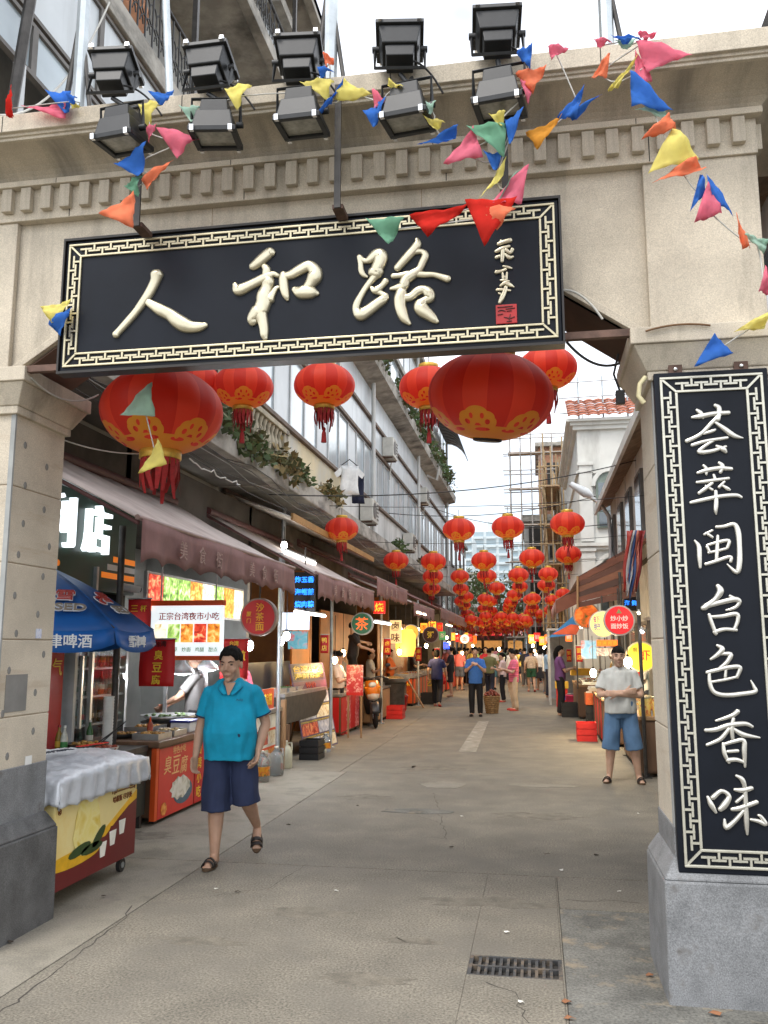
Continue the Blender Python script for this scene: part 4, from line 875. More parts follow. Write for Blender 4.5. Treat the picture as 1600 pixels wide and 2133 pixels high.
def bottle(loc, ci, kind, lab, grp):
    k = (ci, kind)
    if k not in bprot:
        t = thing('bottle' if kind else 'can', '', 'bottle' if kind else 'can'); mt = plain('drink %d' % ci, bot_cols[ci], .2, var=.2, vs=30)
        if kind:
            MB().lathe([(.028, 0), (.032, .01), (.032, .13), (.024, .165), (.012, .19), (.012, .22)], 10).build('body', mt, t, local=True); MB().lathe([(.014, .22), (.014, .24)], 8).build('cap', plain('cap %d' % (ci % 3), ((220, 220, 215), (190, 40, 35), (40, 70, 150))[ci % 3], .4), t, local=True)
            MB().lathe([(.0325, .05), (.0325, .10)], 10, caps=False).build('wrap', plain('wrap %d' % (ci % 4), ((230, 225, 210), (200, 50, 40), (60, 130, 70), (225, 180, 60))[ci % 4], .5), t, local=True)
        else:
            MB().lathe([(.028, 0), (.033, .008), (.033, .115), (.028, .122)], 10).build('body', mt, t, local=True); MB().lathe([(.027, .1225), (.02, .124)], 10).build('lid', stainless, t, local=True)
        bprot[k] = t; o = t
    else: o = dup(bprot[k])
    o.location = loc; o['label'] = lab; o['group'] = grp
nm = ['lowest', 'second', 'third', 'fourth', 'top']
for s_, z in enumerate(shz):
    for i in range(10):
        ci_ = (i + s_ * 3) % 8
        bottle((FX - .09 - .05 * (i % 2), FY0 + .12 + i * .098, z), ci_, (i // 3 + s_) % 3 != 0, '%s drink on the %s shelf of the glass fridge' % (('green', 'brown', 'blue', 'pale green', 'red', 'teal', 'white', 'amber')[ci_], nm[s_]), 'drinks on the %s fridge shelf' % nm[s_])
tube_lamp('white tube lamp inside the drinks fridge', (FX - .06, FY0 + .1, 1.93), (FX - .06, FY1 - .1, 1.93), es=18)
# ================================================================ UMBRELLA
UC = Vector((-4.32, 7.0, 0)); UR, UZT, UZB = .97, 2.42, 1.84
um = thing('beer_umbrella', 'blue beer garden umbrella with white lettering, half hidden by the left pillar', 'umbrella', (UC.x, UC.y, 0))
ublue = M('blue nylon', (.012, .125, .45), .45, var=.12, vs=3, bump=.1, bs=60, translu=.15)
crn = [Vector((UC.x + UR * math.cos(R(-22.5 + 45 * k)), UC.y + UR * math.sin(R(-22.5 + 45 * k)), UZB)) for k in range(8)]
apex = Vector((UC.x, UC.y, UZT))
for k in range(8):
    a, b = crn[k], crn[(k + 1) % 8]
    rows = [[apex.lerp(a.lerp(b, j / 6), .02 + .98 * i / 6) + Vector((0, 0, .05 * math.sin(math.pi * i / 6) - .03 * math.sin(math.pi * j / 6) * i / 6)) for j in range(7)] for i in range(7)]
    MB().grid(rows).build('canopy_panel', ublue, um, solid=.004)
    nr = ((a + b) / 2 - UC); nr.z = 0; nr.normalize()
    rows = [[a.lerp(b, j / 8) + nr * (.03 * i / 2) + Vector((0, 0, -.03 * math.sin(math.pi * j / 8) - (.17 - .04 * abs(2 * j / 8 - 1) ** 3) * i / 2)) for j in range(9)] for i in range(3)]
    MB().grid(rows).build('valance', ublue, um, solid=.004)
    MB().tube([apex, a], .009, 5).build('rib', dk_steel, um)
MB().tube([(UC.x, UC.y, 0), (UC.x, UC.y, UZT + .08)], .02, 8).build('pole', steel, um)
MB().lathe([(.22, 0), (.22, .06), (.05, .12)], 16, (UC.x, UC.y, 0)).build('base', granite_dk, um)
uw = plain('umbrella white print', (225, 230, 235), .5, var=0); ur = plain('umbrella red print', (190, 60, 50), .5, var=0); ug = plain('umbrella grey print', (150, 140, 125), .5, var=0)
def on_valance(k, s_, off, h):
    a, b = crn[k], crn[(k + 1) % 8]; rt = (b - a).normalized(); nr = rt.cross(Vector((0, 0, 1)))
    c = a.lerp(b, .5 + off) + nr * .03 + Vector((0, 0, -.105)); letters(s_, uw, um, c, rt, (0, 0, 1), h=h, ext=.006, bold=.01)
on_valance(7, '津啤酒', .02, .11); on_valance(0, '雪津啤', 0, .10); on_valance(6, '雪津', .1, .10)
def on_panel(k, s_, tt, off, h, mt, bold=.01, lift=.055, wdt=None):
    a, b = crn[k], crn[(k + 1) % 8]; mid = a.lerp(b, .5 + off); rt = (b - a).normalized(); up = (apex - a.lerp(b, .5)).normalized(); nr = rt.cross(up)
    c = apex.lerp(mid, tt) + nr * lift; letters(s_, mt, um, c, rt, up, h=h, ext=.004, bold=bold, shear=.25)
for k in (7, 0):
    on_panel(k, '雪', .60, .12, .17, uw, .045, .052); on_panel(k, '雪', .60, .12, .16, ur, .0, .058); on_panel(k, 'SED', .78, .10, .12, uw, .05, .050); on_panel(k, 'SED', .78, .10, .11, ug, .01, .056)
    a, b = crn[k], crn[(k + 1) % 8]; mid = a.lerp(b, .28); rt = (b - a).normalized(); up = (apex - a.lerp(b, .5)).normalized(); nr = rt.cross(up); c = apex.lerp(mid, .66) + nr * .054
    m = MB(); n = 20
    m.rings([[c + rt * math.cos(6.283 * i / n) * q * .075 + up * math.sin(6.283 * i / n) * q * .07 + nr * zz for q, zz in ((1, 0), (1, .004), (.78, .004), (.78, 0))] for i in range(n + 1)], smooth=False); m.build('emblem_ring', uw, um)
    pts = [c + nr * .004 + rt * (.045 * math.sin(s_ * 3.1)) + up * (.055 * s_) for s_ in [i / 6 - 1 for i in range(13)]]
    MB().tube(pts, .014, 5).build('emblem_swirl', ur, um)
# ================================================================ CHEST FREEZER
fz = thing('chest_freezer', 'cream and maroon ice cream chest freezer on casters beside the left pillar', 'freezer', (-3.45, 5.9, 0))
ZX, ZY0, ZY1 = -3.10, 5.33, 6.50
cream_p = M('cream print', S((238, 218, 150)), .35, var=.08, vs=2, stain=S((225, 190, 100)), sts=(2, 2, 2), stt=(.5, .75))
MB().box(-3.78, ZX, ZY0, ZY1, .12, .80).build('body', cream_p, fz, bev=.01)
maroon = plain('maroon print', (105, 22, 24), .35, var=.1); goldp = plain('gold swoosh print', (232, 178, 30), .35, var=.2, vs=6)
def pr(pts, mt, nm_, off, par=fz): return MB().prism([(ZX + off, ZY0 + y * (ZY1 - ZY0), .12 + z * .68) for y, z in pts], (.002, 0, 0)).build(nm_, mt, par)
wave = [(0, .19), (.15, .17), (.3, .18), (.45, .24), (.6, .34), (.75, .46), (.88, .55), (1, .60)]
pr([(0.005, .005), (.995, .005)] + [(min(.995, y), z) for y, z in reversed(wave)], maroon, 'maroon_print', .001)
pr([(max(.005, y), z + .002) for y, z in wave[:-1]] + [(.995, .602), (.995, .70), (.8, .56), (.6, .42), (.45, .31), (.3, .255), (.15, .25), (.005, .27)], goldp, 'gold_print', .001)
lem = food('lemon print', [(235, 215, 110), (240, 225, 150), (222, 190, 60)], 6); leafp = plain('leaf print', (45, 70, 30), .4); wht_p = plain('flower print', (240, 238, 225), .4)
pr([(.36 + .17 * math.cos(a) * (1 if math.sin(a) < 0 else .85), .52 + .30 * math.sin(a)) for a in [6.283 * i / 22 for i in range(22)]], lem, 'lemon_print', .0035)
pr([(.22 + .30 * math.cos(a), .24 + .075 * math.sin(a)) for a in [6.283 * i / 20 for i in range(20)]], goldp, 'dish_print', .003)
for y, z, a0 in ((.28, .3, .3), (.5, .36, 1.0), (.42, .27, .1)): pr([(y + .13 * math.cos(t_) * math.cos(a0) - .04 * math.sin(t_) * math.sin(a0), z + .11 * math.cos(t_) * math.sin(a0) + .05 * math.sin(t_) * math.cos(a0)) for t_ in [6.283 * i / 12 for i in range(12)]], leafp, 'leaf_print', .006)
for i in range(7):
    a0 = i * .9; y, z = .40 + .07 * math.cos(a0), .85 + .07 * math.sin(a0)
    pr([(y + .045 * math.cos(t_), z + .05 * math.sin(t_)) for t_ in [6.283 * k / 9 for k in range(9)]], wht_p, 'flower_print', .006)
for i in range(3):
    y, z = .56 + .12 * i, .13 + .075 * i
    pr([(y - .03, z), (y + .025, z), (y + .045, z + .15), (y - .045, z + .15)], wht_p, 'cup_print', .004); pr([(y - .05, z + .15), (y + .05, z + .15), (y + .03, z + .20), (y - .03, z + .20)], maroon, 'cup_lid_print', .004)
brown_l = plain('brown lettering', (120, 62, 20), .5, var=0)
for i, c in enumerate('蒂兰圣雪'): letters(c, brown_l, fz, (ZX + .004, ZY0 + .80 + .095 * i, .665), (0, 1, 0), (0, 0, 1), h=.085 if i not in (0, 3) else .105, bold=.008, ext=.002)
letters('哈根斯 尽享处', brown_l, fz, (ZX + .004, ZY0 + .93, .575), (0, 1, 0), (0, 0, 1), wdt=.30, ext=.002); letters('Delanis', brown_l, fz, (ZX + .004, ZY0 + .93, .745), (0, 1, 0), (0, 0, 1), wdt=.16, ext=.002); letters('®', brown_l, fz, (ZX + .004, ZY0 + .05, .62), (0, 1, 0), (0, 0, 1), h=.04, ext=.002)
for x in (-3.70, -3.17):
    for y in (5.40, 6.42):
        w_ = MB().tube([(x - .015, y, .05), (x + .015, y, .05)], .05, 14).build('caster', plain('rubber', (40, 40, 40), .7), fz); MB().tube([(x - .02, y, .05), (x + .02, y, .05)], .022, 10).build('caster_hub', steel, w_)
        MB().box(x - .02, x + .02, y - .02, y + .02, .095, .125).build('caster_fork', steel, fz)
cov = M('silver quilted cover', (.60, .62, .65), .38, metal=.2, var=.12, vs=5, bump=.6, bs=22, stain=(.40, .41, .44), sts=(5, 5, 5), stt=(.5, .75))
cv = thing('freezer_cover', 'crumpled silver cloth cover draped over the chest freezer', 'cover', (-3.45, 5.9, .8))
n = 64; rows = []
x0, x1, y0, y1 = -3.82, -3.06, 5.29, 6.56
for i in range(n + 1):
    r_ = []
    for j in range(n + 1):
        u, v = i / n * 1.36 - .18, j / n * 1.3 - .15
        ex = max(0, -u, u - 1); ey = max(0, -v, v - 1); uu, vv = min(1, max(0, u)), min(1, max(0, v))
        p = Vector((x0 + (x1 - x0) * uu, y0 + (y1 - y0) * vv, .835 + .10 * (math.sin(math.pi * uu) ** .5 * math.sin(math.pi * vv) ** .5)))
        d = max(ex * 1.05, ey * 1.2); q = mnoise.noise(Vector((u * 7, v * 7, 1))); q2 = mnoise.noise(Vector((u * 17, v * 17, 4)))
        p.z += -d * .95 + .016 * q + .013 * q2 + .010 * mnoise.noise(Vector((u * 34, v * 30, 9)))
        if d > 0:
            rr = math.sin((u if ey > ex else v) * 46 + q * 2) * .016 * min(1, d * 9)
            p += Vector(((1 if u > .5 else -1) if ex else 0, (1 if v > .5 else -1) if ey else 0, 0)) * (rr + .012)
        r_.append(p)
    rows.append(r_)
MB().grid(rows).build('cloth', cov, cv, solid=.006)
letters('KUNGFU', red_l, cv, (-3.30, 6.15, .965), (.25, .97, 0), (-.97, .25, 0), wdt=.30, ext=.002); letters('酸甜好滋味', plain('grey print', (60, 65, 75), .6), cv, (-3.36, 5.65, .965), (.25, .97, 0), (-.97, .25, 0), wdt=.42, ext=.002)
# ================================================================ FOOD CART 1 (stinky tofu)
c1 = thing('food_cart', 'brown wooden food cart with red poster front nearest the gate', 'food cart', (-4.0, 8.9, 0))
MB().box(-4.40, -3.66, 8.08, 9.95, .06, .72).build('cabinet', wood, c1, bev=.008); MB().box(-4.46, -3.62, 8.03, 10.0, .72, .78).build('counter_top', wood, c1, bev=.01)
for x in (-4.35, -3.75):
    for y in (8.15, 9.85): MB().box(x, x + .05, y, y + .05, -.003, .06).build('leg', dk_steel, c1)
MB().box(-3.66, -3.652, 8.12, 9.0, .04, .70).build('poster', plain('red poster', (214, 48, 36), .4, var=.12, vs=2), c1)
gold_l = plain('peach lettering', (240, 190, 130), .5, var=0)
for i, c in enumerate('臭豆腐'): letters(c, gold_l, c1, (-3.650, 8.32 + .2 * i, .53 - .02 * i), (0, 1, 0), (0, 0, 1), h=.17, ext=.003, shear=.15)
letters('特色小吃', gold_l, c1, (-3.650, 8.6, .655), (0, 1, 0), (0, 0, 1), wdt=.32, ext=.002)
def disc(parent, X, y, z, ry, rz_, mt, nm_, off, n=20, wob=0): return MB().prism([(X + off, y + ry * math.cos(6.283 * i / n) * (1 + wob * math.sin(i * 2.7)), z + rz_ * math.sin(6.283 * i / n) * (1 + wob * math.cos(i * 3.1))) for i in range(n)], (.002, 0, 0)).build(nm_, mt, parent)
disc(c1, -3.652, 8.72, .22, .24, .12, plain('blue bowl print', (70, 100, 120), .4), 'bowl_print', .001); disc(c1, -3.652, 8.64, .27, .24, .11, food('tofu print', [(150, 145, 120), (225, 222, 205), (245, 243, 235)], 9), 'food_print', .004, wob=.12); disc(c1, -3.652, 8.25, .12, .07, .06, fd[0], 'food_print', .004, wob=.1)
MB().box(-3.66, -3.652, 9.03, 9.93, .04, .70).build('poster', red_b, c1)
for i, c in enumerate('台湾小吃'): letters(c, yel_l, c1, (-3.650, 9.14, .60 - .15 * i), (0, 1, 0), (0, 0, 1), h=.12, ext=.003)
MB().box(-3.70, -3.648, 8.04, 8.10, .04, .715).build('corner_strip', org_b, c1)
# posts and light box above cart 1
for y in (8.1, 9.9): MB().box(-4.44, -4.40, y, y + .04, .78, 2.5).build('post', stainless, c1)
lb = thing('menu_light_box', 'lit white menu light box with red heading and five dish photos', 'sign', (-3.95, 9.35, 1.6))
a, b = PY(315, 1262, 9.35), PY(461, 1366, 9.35)
lbw = M('light box face', (.75, .8, .8), .4, var=.03, emit=(.85, .95, 1), es=.55)
MB().box(a.x, b.x, 9.36, 9.42, b.z, a.z).build('box', lbw, lb, bev=.004); MB().box(a.x - .01, b.x + .01, 9.35, 9.43, a.z + .001, a.z + .06).build('top_strip', org_b, lb); MB().box(a.x - .01, b.x + .01, 9.35, 9.43, b.z - .05, b.z - .001).build('bottom_strip', org_b, lb)
letters('正宗台湾夜市小吃', red_l, lb, ((a.x + b.x) / 2 + .03, 9.356, a.z - .12), (1, 0, 0), (0, 0, 1), wdt=(b.x - a.x) * .84, bold=.006)
for i in range(5):
    x = a.x + (b.x - a.x) * (.06 + .185 * i)
    MB().box(x, x + (b.x - a.x) * .165, 9.352, 9.36, b.z + .15, b.z + .36).build('dish_photo', fl[(3, 1, 0, 2, 0)[i]], lb); letters(('大肠', '青草', '炒面', '鸡腿', '甜点')[i], plain('green lettering', (90, 140, 50), .5, var=0), lb, (x + .07, 9.356, b.z + .07), (1, 0, 0), (0, 0, 1), wdt=.11, ext=.002)
MB().tube([(a.x + .1, 9.39, a.z + .06), (a.x + .1, 9.39, 3.3)], .01, 5).build('hanger', steel, lb); MB().tube([(b.x - .1, 9.39, a.z + .06), (b.x - .1, 9.39, 2.9)], .01, 5).build('hanger', steel, lb)
# row of lit drink pictures on the shop fascia
dr = thing('drink_menu_panel', 'long lit panel of drink and dish photos above the first stall', 'sign', (-4.4, 10.8, 2.1))
MB().box(-4.44, -4.40, 9.25, 12.6, 2.08, 2.56).build('box', alum, dr)
for i in range(8): MB().box(-4.40, -4.392, 9.30 + .41 * i, 9.68 + .41 * i, 2.11, 2.53).build('dish_photo', fl[(2, 1, 1, 0, 3, 1, 0, 3)[i]], dr)
# hanging red banners
def banner(label, px0, px1, py0, py1, Y, txts, mat=red_b, cat='banner', name='hanging_banner', gr='red hanging banners'):
    a, b = PY(px0, py0, Y), PY(px1, py1, Y); t = thing(name, label, cat, ((a.x + b.x) / 2, Y, b.z), group=gr)
    MB().grid([[Vector((a.x + (b.x - a.x) * j / 4, Y + .008 * math.sin(i * .9 + j), a.z + (b.z - a.z) * i / 8)) for j in range(5)] for i in range(9)]).build('cloth', mat, t, solid=.006)
    MB().tube([(a.x - .01, Y, a.z), (b.x + .01, Y, a.z)], .009, 6).build('top_rod', steel, t)
    for s_, fx, fz_, hh, mt in txts: letters(s_, mt, t, (a.x + (b.x - a.x) * fx, Y - .014, a.z + (b.z - a.z) * fz_), (1, 0, 0), (0, 0, 1), h=hh * (a.z - b.z), bold=.012)
    return t
banner('red hanging banner with large yellow characters in front of the first stall', 293, 362, 1331, 1430, 8.05, [('台湾', .6, .10, .13, blk_l), ('臭', .55, .34, .2, yel_l), ('豆', .52, .60, .2, yel_l), ('腐', .5, .86, .2, yel_l)])
banner('red banner with yellow writing partly hidden by the walking man', 460, 516, 1330, 1415, 9.98, [('台湾', .5, .12, .12, yel_l), ('煎', .75, .42, .25, yel_l)])
banner('small dark red banner left of the lit menu box', 268, 312, 1247, 1330, 8.7, [('三', .3, .25, .16, yel_l), ('杯', .7, .25, .16, yel_l), ('鸡', .5, .7, .2, org_b)])
# things on cart 1
dk_pan = M('blackened pan', (.03, .028, .026), .45, metal=.4); friedm = M('fried food', (.55, .30, .07), .6, var=.5, vs=30, bump=.6, bs=80); greens = M('chopped greens', (.10, .18, .04), .7, var=.5, vs=30, bump=.6, bs=80); redfood = M('red stew', (.4, .07, .03), .5, var=.4, vs=30, bump=.5, bs=80); palefood = M('pale noodles', (.6, .48, .26), .6, var=.3, vs=30, bump=.6, bs=80)
def tray(label, c, sx, sy, h, fm, grp='trays of food', rnd=False, mt=None, z=.78, cat='tray'):
    x, y = c; t = thing('food_tray' if not rnd else 'pan', label, cat, (x, y, z), group=grp)
    if rnd: MB().lathe([(sx * .7, z + .001), (sx, z + h), (sx * .96, z + h), (sx * .68, z + .012)], 20, (x, y, 0)).build('pan', mt or dk_pan, t)
    else:
        m = MB()
        for q in ((x - sx, x + sx, y - sy, y + sy, z, z + .006), (x - sx, x - sx + .006, y - sy, y + sy, z + .006, z + h), (x + sx - .006, x + sx, y - sy, y + sy, z + .006, z + h), (x - sx + .006, x + sx - .006, y - sy, y - sy + .006, z + .006, z + h), (x - sx + .006, x + sx - .006, y + sy - .006, y + sy, z + .006, z + h)): m.box(*q)
        m.build('tray', mt or stainless, t)
    m = MB()
    for i in range(26):
        a = random.random() * 6.28; q = random.random() ** .5 * .82
        m.ell((x + sx * q * math.cos(a), y + (sx if rnd else sy) * q * math.sin(a), z + h * .75 + random.random() * h * .4 * (1 - q * .6)), (random.uniform(.015, .03), random.uniform(.015, .03), random.uniform(.01, .018)), 7, 5)
    tag(m.build('food', fm, t), kind='stuff'); return t
tray('steel tray of golden fried tofu on the first cart', (-3.83, 8.32), .14, .16, .06, friedm); tray('second steel tray of fried skewers on the first cart', (-3.83, 8.7), .14, .16, .06, palefood)
tray('wide black frying pan at the near end of the first cart', (-4.18, 8.35), .19, .19, .05, friedm, rnd=True, cat='pan'); tray('steel tray of orange snacks in the glass case', (-4.15, 8.85), .15, .2, .08, friedm); tray('large round steel griddle behind the first cart', (-4.15, 9.45), .33, .33, .07, greens, rnd=True, mt=stainless, z=.86, cat='pan')
MB().lathe([(.3, .78), (.32, .86)], 18, (-4.15, 9.45, 0)).build('stove_ring', dk_steel, c1)
t = thing('lunch_box', 'white plastic box with blue lid on the first cart', 'box', (-3.82, 9.12, .78)); MB().box(-3.93, -3.71, 8.98, 9.28, .78, .88).build('body', plain('white plastic', (225, 228, 230), .4), t, bev=.01); MB().box(-3.94, -3.70, 8.97, 9.29, .881, .905).build('lid', plain('blue plastic', (30, 45, 140), .4), t, bev=.006)
t = thing('cup_stack', 'tall stack of white paper cups beside the fridge', 'cups', (-4.02, 7.75, .75))
for i in range(16): MB().lathe([(.042, .75 + i * .028), (.05, .75 + i * .028 + .05), (.052, .75 + i * .028 + .055)], 14, (-4.02, 7.75, 0)).build('cup', plain('paper cup', (225, 225, 220), .6), t)
t = thing('sauce_bottle', 'orange topped sauce bottle on the first cart', 'bottle', (-3.95, 8.5, .78)); MB().lathe([(.03, .78), (.032, .9), (.012, .93)], 10, (-3.95, 8.52, 0)).build('body', redfood, t); MB().lathe([(.014, .93), (.004, .98)], 8, (-3.95, 8.52, 0)).build('nozzle', org_b, t)
# low dark work table in front of the fridge
t0 = thing('work_table', 'low dark metal work table with printed skirt in front of the fridge', 'table', (-4.0, 7.6, 0))
MB().box(-4.35, -3.72, 7.25, 8.0, .70, .75).build('table_top', dk_steel, t0); MB().box(-3.74, -3.72, 7.27, 7.98, .12, .70).build('skirt', plain('dark green skirt', (20, 38, 36), .6), t0); MB().box(-4.33, -3.75, 7.25, 7.27, .12, .70).build('end_skirt', MATS['dark green skirt'], t0)
for x in (-4.3, -3.78):
    for y in (7.3, 7.92): MB().box(x, x + .04, y, y + .04, 0, .70).build('leg', dk_steel, t0)
letters('百岁山', plain('grey lettering', (120, 128, 125), .5, var=0), t0, (-3.716, 7.72, .60), (0, 1, 0), (0, 0, 1), wdt=.36, ext=.003)
tray('black wok of noodles on the low dark table', (-4.08, 7.5), .2, .2, .07, friedm, rnd=True, z=.75, cat='pan'); tray('small steel pan with tongs on the low dark table', (-3.85, 7.42), .11, .11, .05, redfood, rnd=True, mt=stainless, z=.75, cat='pan')
t = thing('tongs', 'pair of dark tongs sticking out of the wok', 'tongs', (-3.95, 7.6, .8))
for s_ in (0, .03): MB().tube([(-4.0 + s_, 7.55, .82), (-3.8 + s_, 7.62, .98 + s_)], .006, 5).build('arm', dk_steel, t)
for i, (x, y, ci) in enumerate(((-4.28, 7.35, 7), (-4.2, 7.3, 6), (-4.28, 7.9, 0))): bottle((x, y, .75), ci, True, ('amber', 'white', 'green')[i] + ' sauce bottle standing on the low dark table', 'sauce bottles on the low table')
# pendant lamps of the first stall
p = PY(380, 1400, 9.7); lamp('wide white dish lamp over the first stall, nearer the gate', p, .03, (.9, .93, 1), 16, 60, .75, dish=.14, name='dish_lamp', group='dish lamps'); p = PY(432, 1393, 10.2); lamp('wide white dish lamp over the first stall, nearer the walking man', p, .03, (.9, .93, 1), 16, 60, .75, dish=.14, name='dish_lamp', group='dish lamps')
p = PY(520, 1345, 10.6); lamp('bright white bulb beside the round noodle sign', p, .05, (.9, .95, 1), 24, 80, .9)
p = PY(585, 1335, 11.9); lamp('bright white bulb by the steel post, left of its pair', p, .05, (.9, .95, 1), 24, 80, .9)
p = PY(597, 1325, 12.2); lamp('bright white bulb by the steel post, right of its pair', p, .05, (.9, .95, 1), 22, 0, .9)
# ---------------------------------------------------------------- round signs
def round_sign(label, px, py, r_px, Y, face, txts, rim=None, depth=.10, gr='round stall signs', fx=None):
    c = PY(px, py, Y); r_ = (PY(px + r_px, py, Y) - c).length; t = thing('round_sign', label, 'sign', (c.x, c.y, c.z - r_), group=gr)
    def cyl(q, y0, y1, nm_, mt, n=28): MB().rings([[Vector((c.x + q * math.cos(6.283 * i / n), y, c.z + q * math.sin(6.283 * i / n))) for i in range(n)] for y in (y0, y1)], smooth=False).build(nm_, mt, t)
    cyl(r_, Y, Y + depth, 'rim', rim or M('sign rim', (.32, .27, .24), .5)); cyl(r_ * .9, Y - .006, Y - .0005, 'face', face)
    for s_, dx, dz, h, mt in txts: letters(s_, mt, t, (c.x + dx * r_, Y - .011, c.z + dz * r_), (1, 0, 0), (0, 0, 1), h=h * r_, bold=.01)
    MB().tube([(c.x, Y + depth / 2, c.z + r_), (c.x, Y + depth / 2, c.z + r_ + .25)], .012, 6).build('hanger', dk_steel, t); return t
def litm(name, rgb, e): return plain(name, rgb, .45, var=.05, emit=S(rgb), es=e)
round_sign('round red noodle sign with three yellow characters in a column', 538, 1285, 38, 10.3, litm('sign red', (150, 20, 20), .25), [('沙', .1, .5, .44, yel_l), ('茶', .1, .0, .44, yel_l), ('面', .1, -.5, .44, yel_l), ('厦', -.5, .15, .25, yel_l), ('门', -.5, -.2, .25, yel_l)])
round_sign('round green sign with an orange character and white rim', 754, 1299, 23, 15.4, litm('sign green', (40, 95, 60), .3), [('茶', 0, 0, 1.15, litm('orange sign letter', (240, 110, 40), .6))], rim=wallw)
round_sign('round yellow sign with a red spot, farther along the left', 856, 1318, 17, 21, litm('sign yellow', (225, 180, 70), .4), [('鱼', .3, 0, .5, red_l)], rim=wallw)
round_sign('round dark brown sign beside the round yellow one', 897, 1322, 17, 23, plain('sign brown', (70, 35, 25), .5), [('粥', 0, 0, .8, yel_l)])
round_sign('glowing white round sign far down the left side', 968, 1331, 10, 34, litm('sign white', (250, 235, 205), 1.0), [('面', 0, 0, .9, red_l)], rim=wallw)
# ---------------------------------------------------------------- LED sign
led = litm('led blue', (40, 130, 255), 1.6); t = thing('led_sign', 'hanging light sign with three lines of glowing blue characters', 'sign', (-3.35, 12.6, 2.2))
a, b = PY(613, 1192, 12.6), PY(656, 1274, 12.6); MB().box(a.x, b.x, 12.6, 12.66, b.z, a.z).build('panel', plain('led black', (12, 14, 22), .5), t)
for i, s_ in enumerate(('炸五香', '海蛎煎', '烧肉粽')):
    for dz in (0,): letters(s_, led, t, ((a.x + b.x) / 2, 12.592, a.z - (a.z - b.z) * (.19 + .31 * i)), (1, 0, 0), (0, 0, 1), wdt=(b.x - a.x) * .9, bold=.02)
MB().tube([((a.x + b.x) / 2, 12.63, a.z), ((a.x + b.x) / 2, 12.63, 3.2)], .012, 6).build('hanger', dk_steel, t)
# ---------------------------------------------------------------- posts
def post(label, x, y, h, r_=.03, mt=steel):
    t = thing('awning_post', label, 'post', (x, y, 0), group='awning posts'); MB().tube([(x, y, 0), (x, y, h)], r_, 8).build('shaft', mt, t); MB().box(x - .07, x + .07, y - .07, y + .07, -.003, .012).build('foot_plate', mt, t)
post('slim steel post holding the first awning, by the bright bulbs', -3.52, 11.6, 3.0); post('steel post under the second awning', -3.52, 14.7, 2.95); post('dark post at the near end of the first stall', -4.1, 8.02, 2.9, .035, dk_steel); post('far steel post under the third awning', -3.5, 19.5, 3.2); post('far steel post under the fourth awning', -3.5, 25.7, 3.1); post('steel post rising above the first awning', -4.3, 14.3, 4.1, .04)
# ================================================================ STALL 2 and water bottles
c2 = thing('food_counter', 'stall counter with orange and white menu front behind the walking man', 'food counter', (-3.95, 11.2, 0))
MB().box(-4.35, -3.62, 10.4, 12.0, -.003, .80).build('cabinet', wood, c2, bev=.01); MB().box(-4.4, -3.58, 10.36, 12.05, .80, .85).build('counter_top', stainless, c2)
MB().box(-3.62, -3.612, 10.5, 11.85, .08, .78).build('poster', wht_p, c2)
for i in range(3): MB().box(-3.612, -3.608, 10.54, 11.81, .56 - .24 * i, .60 - .24 * i).build('poster_stripe', org_b, c2)
for i in range(4):
    for k in range(2): MB().box(-3.612, -3.606, 10.56 + .31 * i, 10.82 + .31 * i, .62 - .24 * k - .20 * (k > 0) * .0 - .22, .79 - .24 * k - .22).build('dish_photo', fd[(i + k) % 4], c2)
MB().box(-3.6, -3.54, 12.0, 12.08, 0, .95).build('end_post', wood_lt, c2)
t = thing('orange_poster', 'bright orange poster standing on the second counter', 'poster', (-3.62, 11.6, .85)); MB().box(-3.68, -3.66, 11.2, 11.85, .85, 1.12).build('sheet', org_b, t); letters('海蛎煎', yel_l, t, (-3.658, 11.5, .98), (0, 1, 0), (0, 0, 1), wdt=.5)
clearp = M('clear plastic water', (.75, .80, .78), .08, trans=.75, var=0); lblm = food('bottle label', [(230, 180, 40), (220, 120, 40), (60, 110, 50)], 20)
def jug(label, loc, h=.38, r_=.10, lbl=True, mt=None):
    t = thing('water_jug', label, 'bottle', loc, group='plastic water jugs by the second stall'); x, y, z = loc
    MB().lathe([(r_ * .9, 0), (r_, .02), (r_, h * .62), (r_ * .8, h * .75), (r_ * .3, h * .88), (r_ * .28, h * .95)], 14, (x, y, z)).build('body', mt or clearp, t); MB().lathe([(r_ * .32, h * .95), (r_ * .32, h)], 10, (x, y, z)).build('cap', wht_p, t)
    MB().tube([(x + r_ * .2, y, h * .9), (x + r_ * .9, y, h * .92), (x + r_ * .95, y, h * .65)], .012, 6).build('handle', mt or clearp, t)
    if lbl: MB().lathe([(r_ + .002, h * .2), (r_ + .002, h * .5)], 14, (x, y, z), caps=False).build('paper_label', lblm, t)
jug('large water jug with yellow label nearest the walking man', (G(545, 1628).x, G(545, 1628).y, 0)); jug('plain clear water jug in the middle of three', (G(575, 1615).x, G(575, 1615).y, 0), lbl=False); jug('milky water jug with handle, farthest of three', (G(594, 1600).x, G(594, 1600).y, 0), lbl=False, mt=plain('milky plastic', (200, 198, 175), .3)); jug('small water jug at the foot of the leaning menu board', (G(678, 1566).x, G(678, 1566).y, 0), .30, .09)
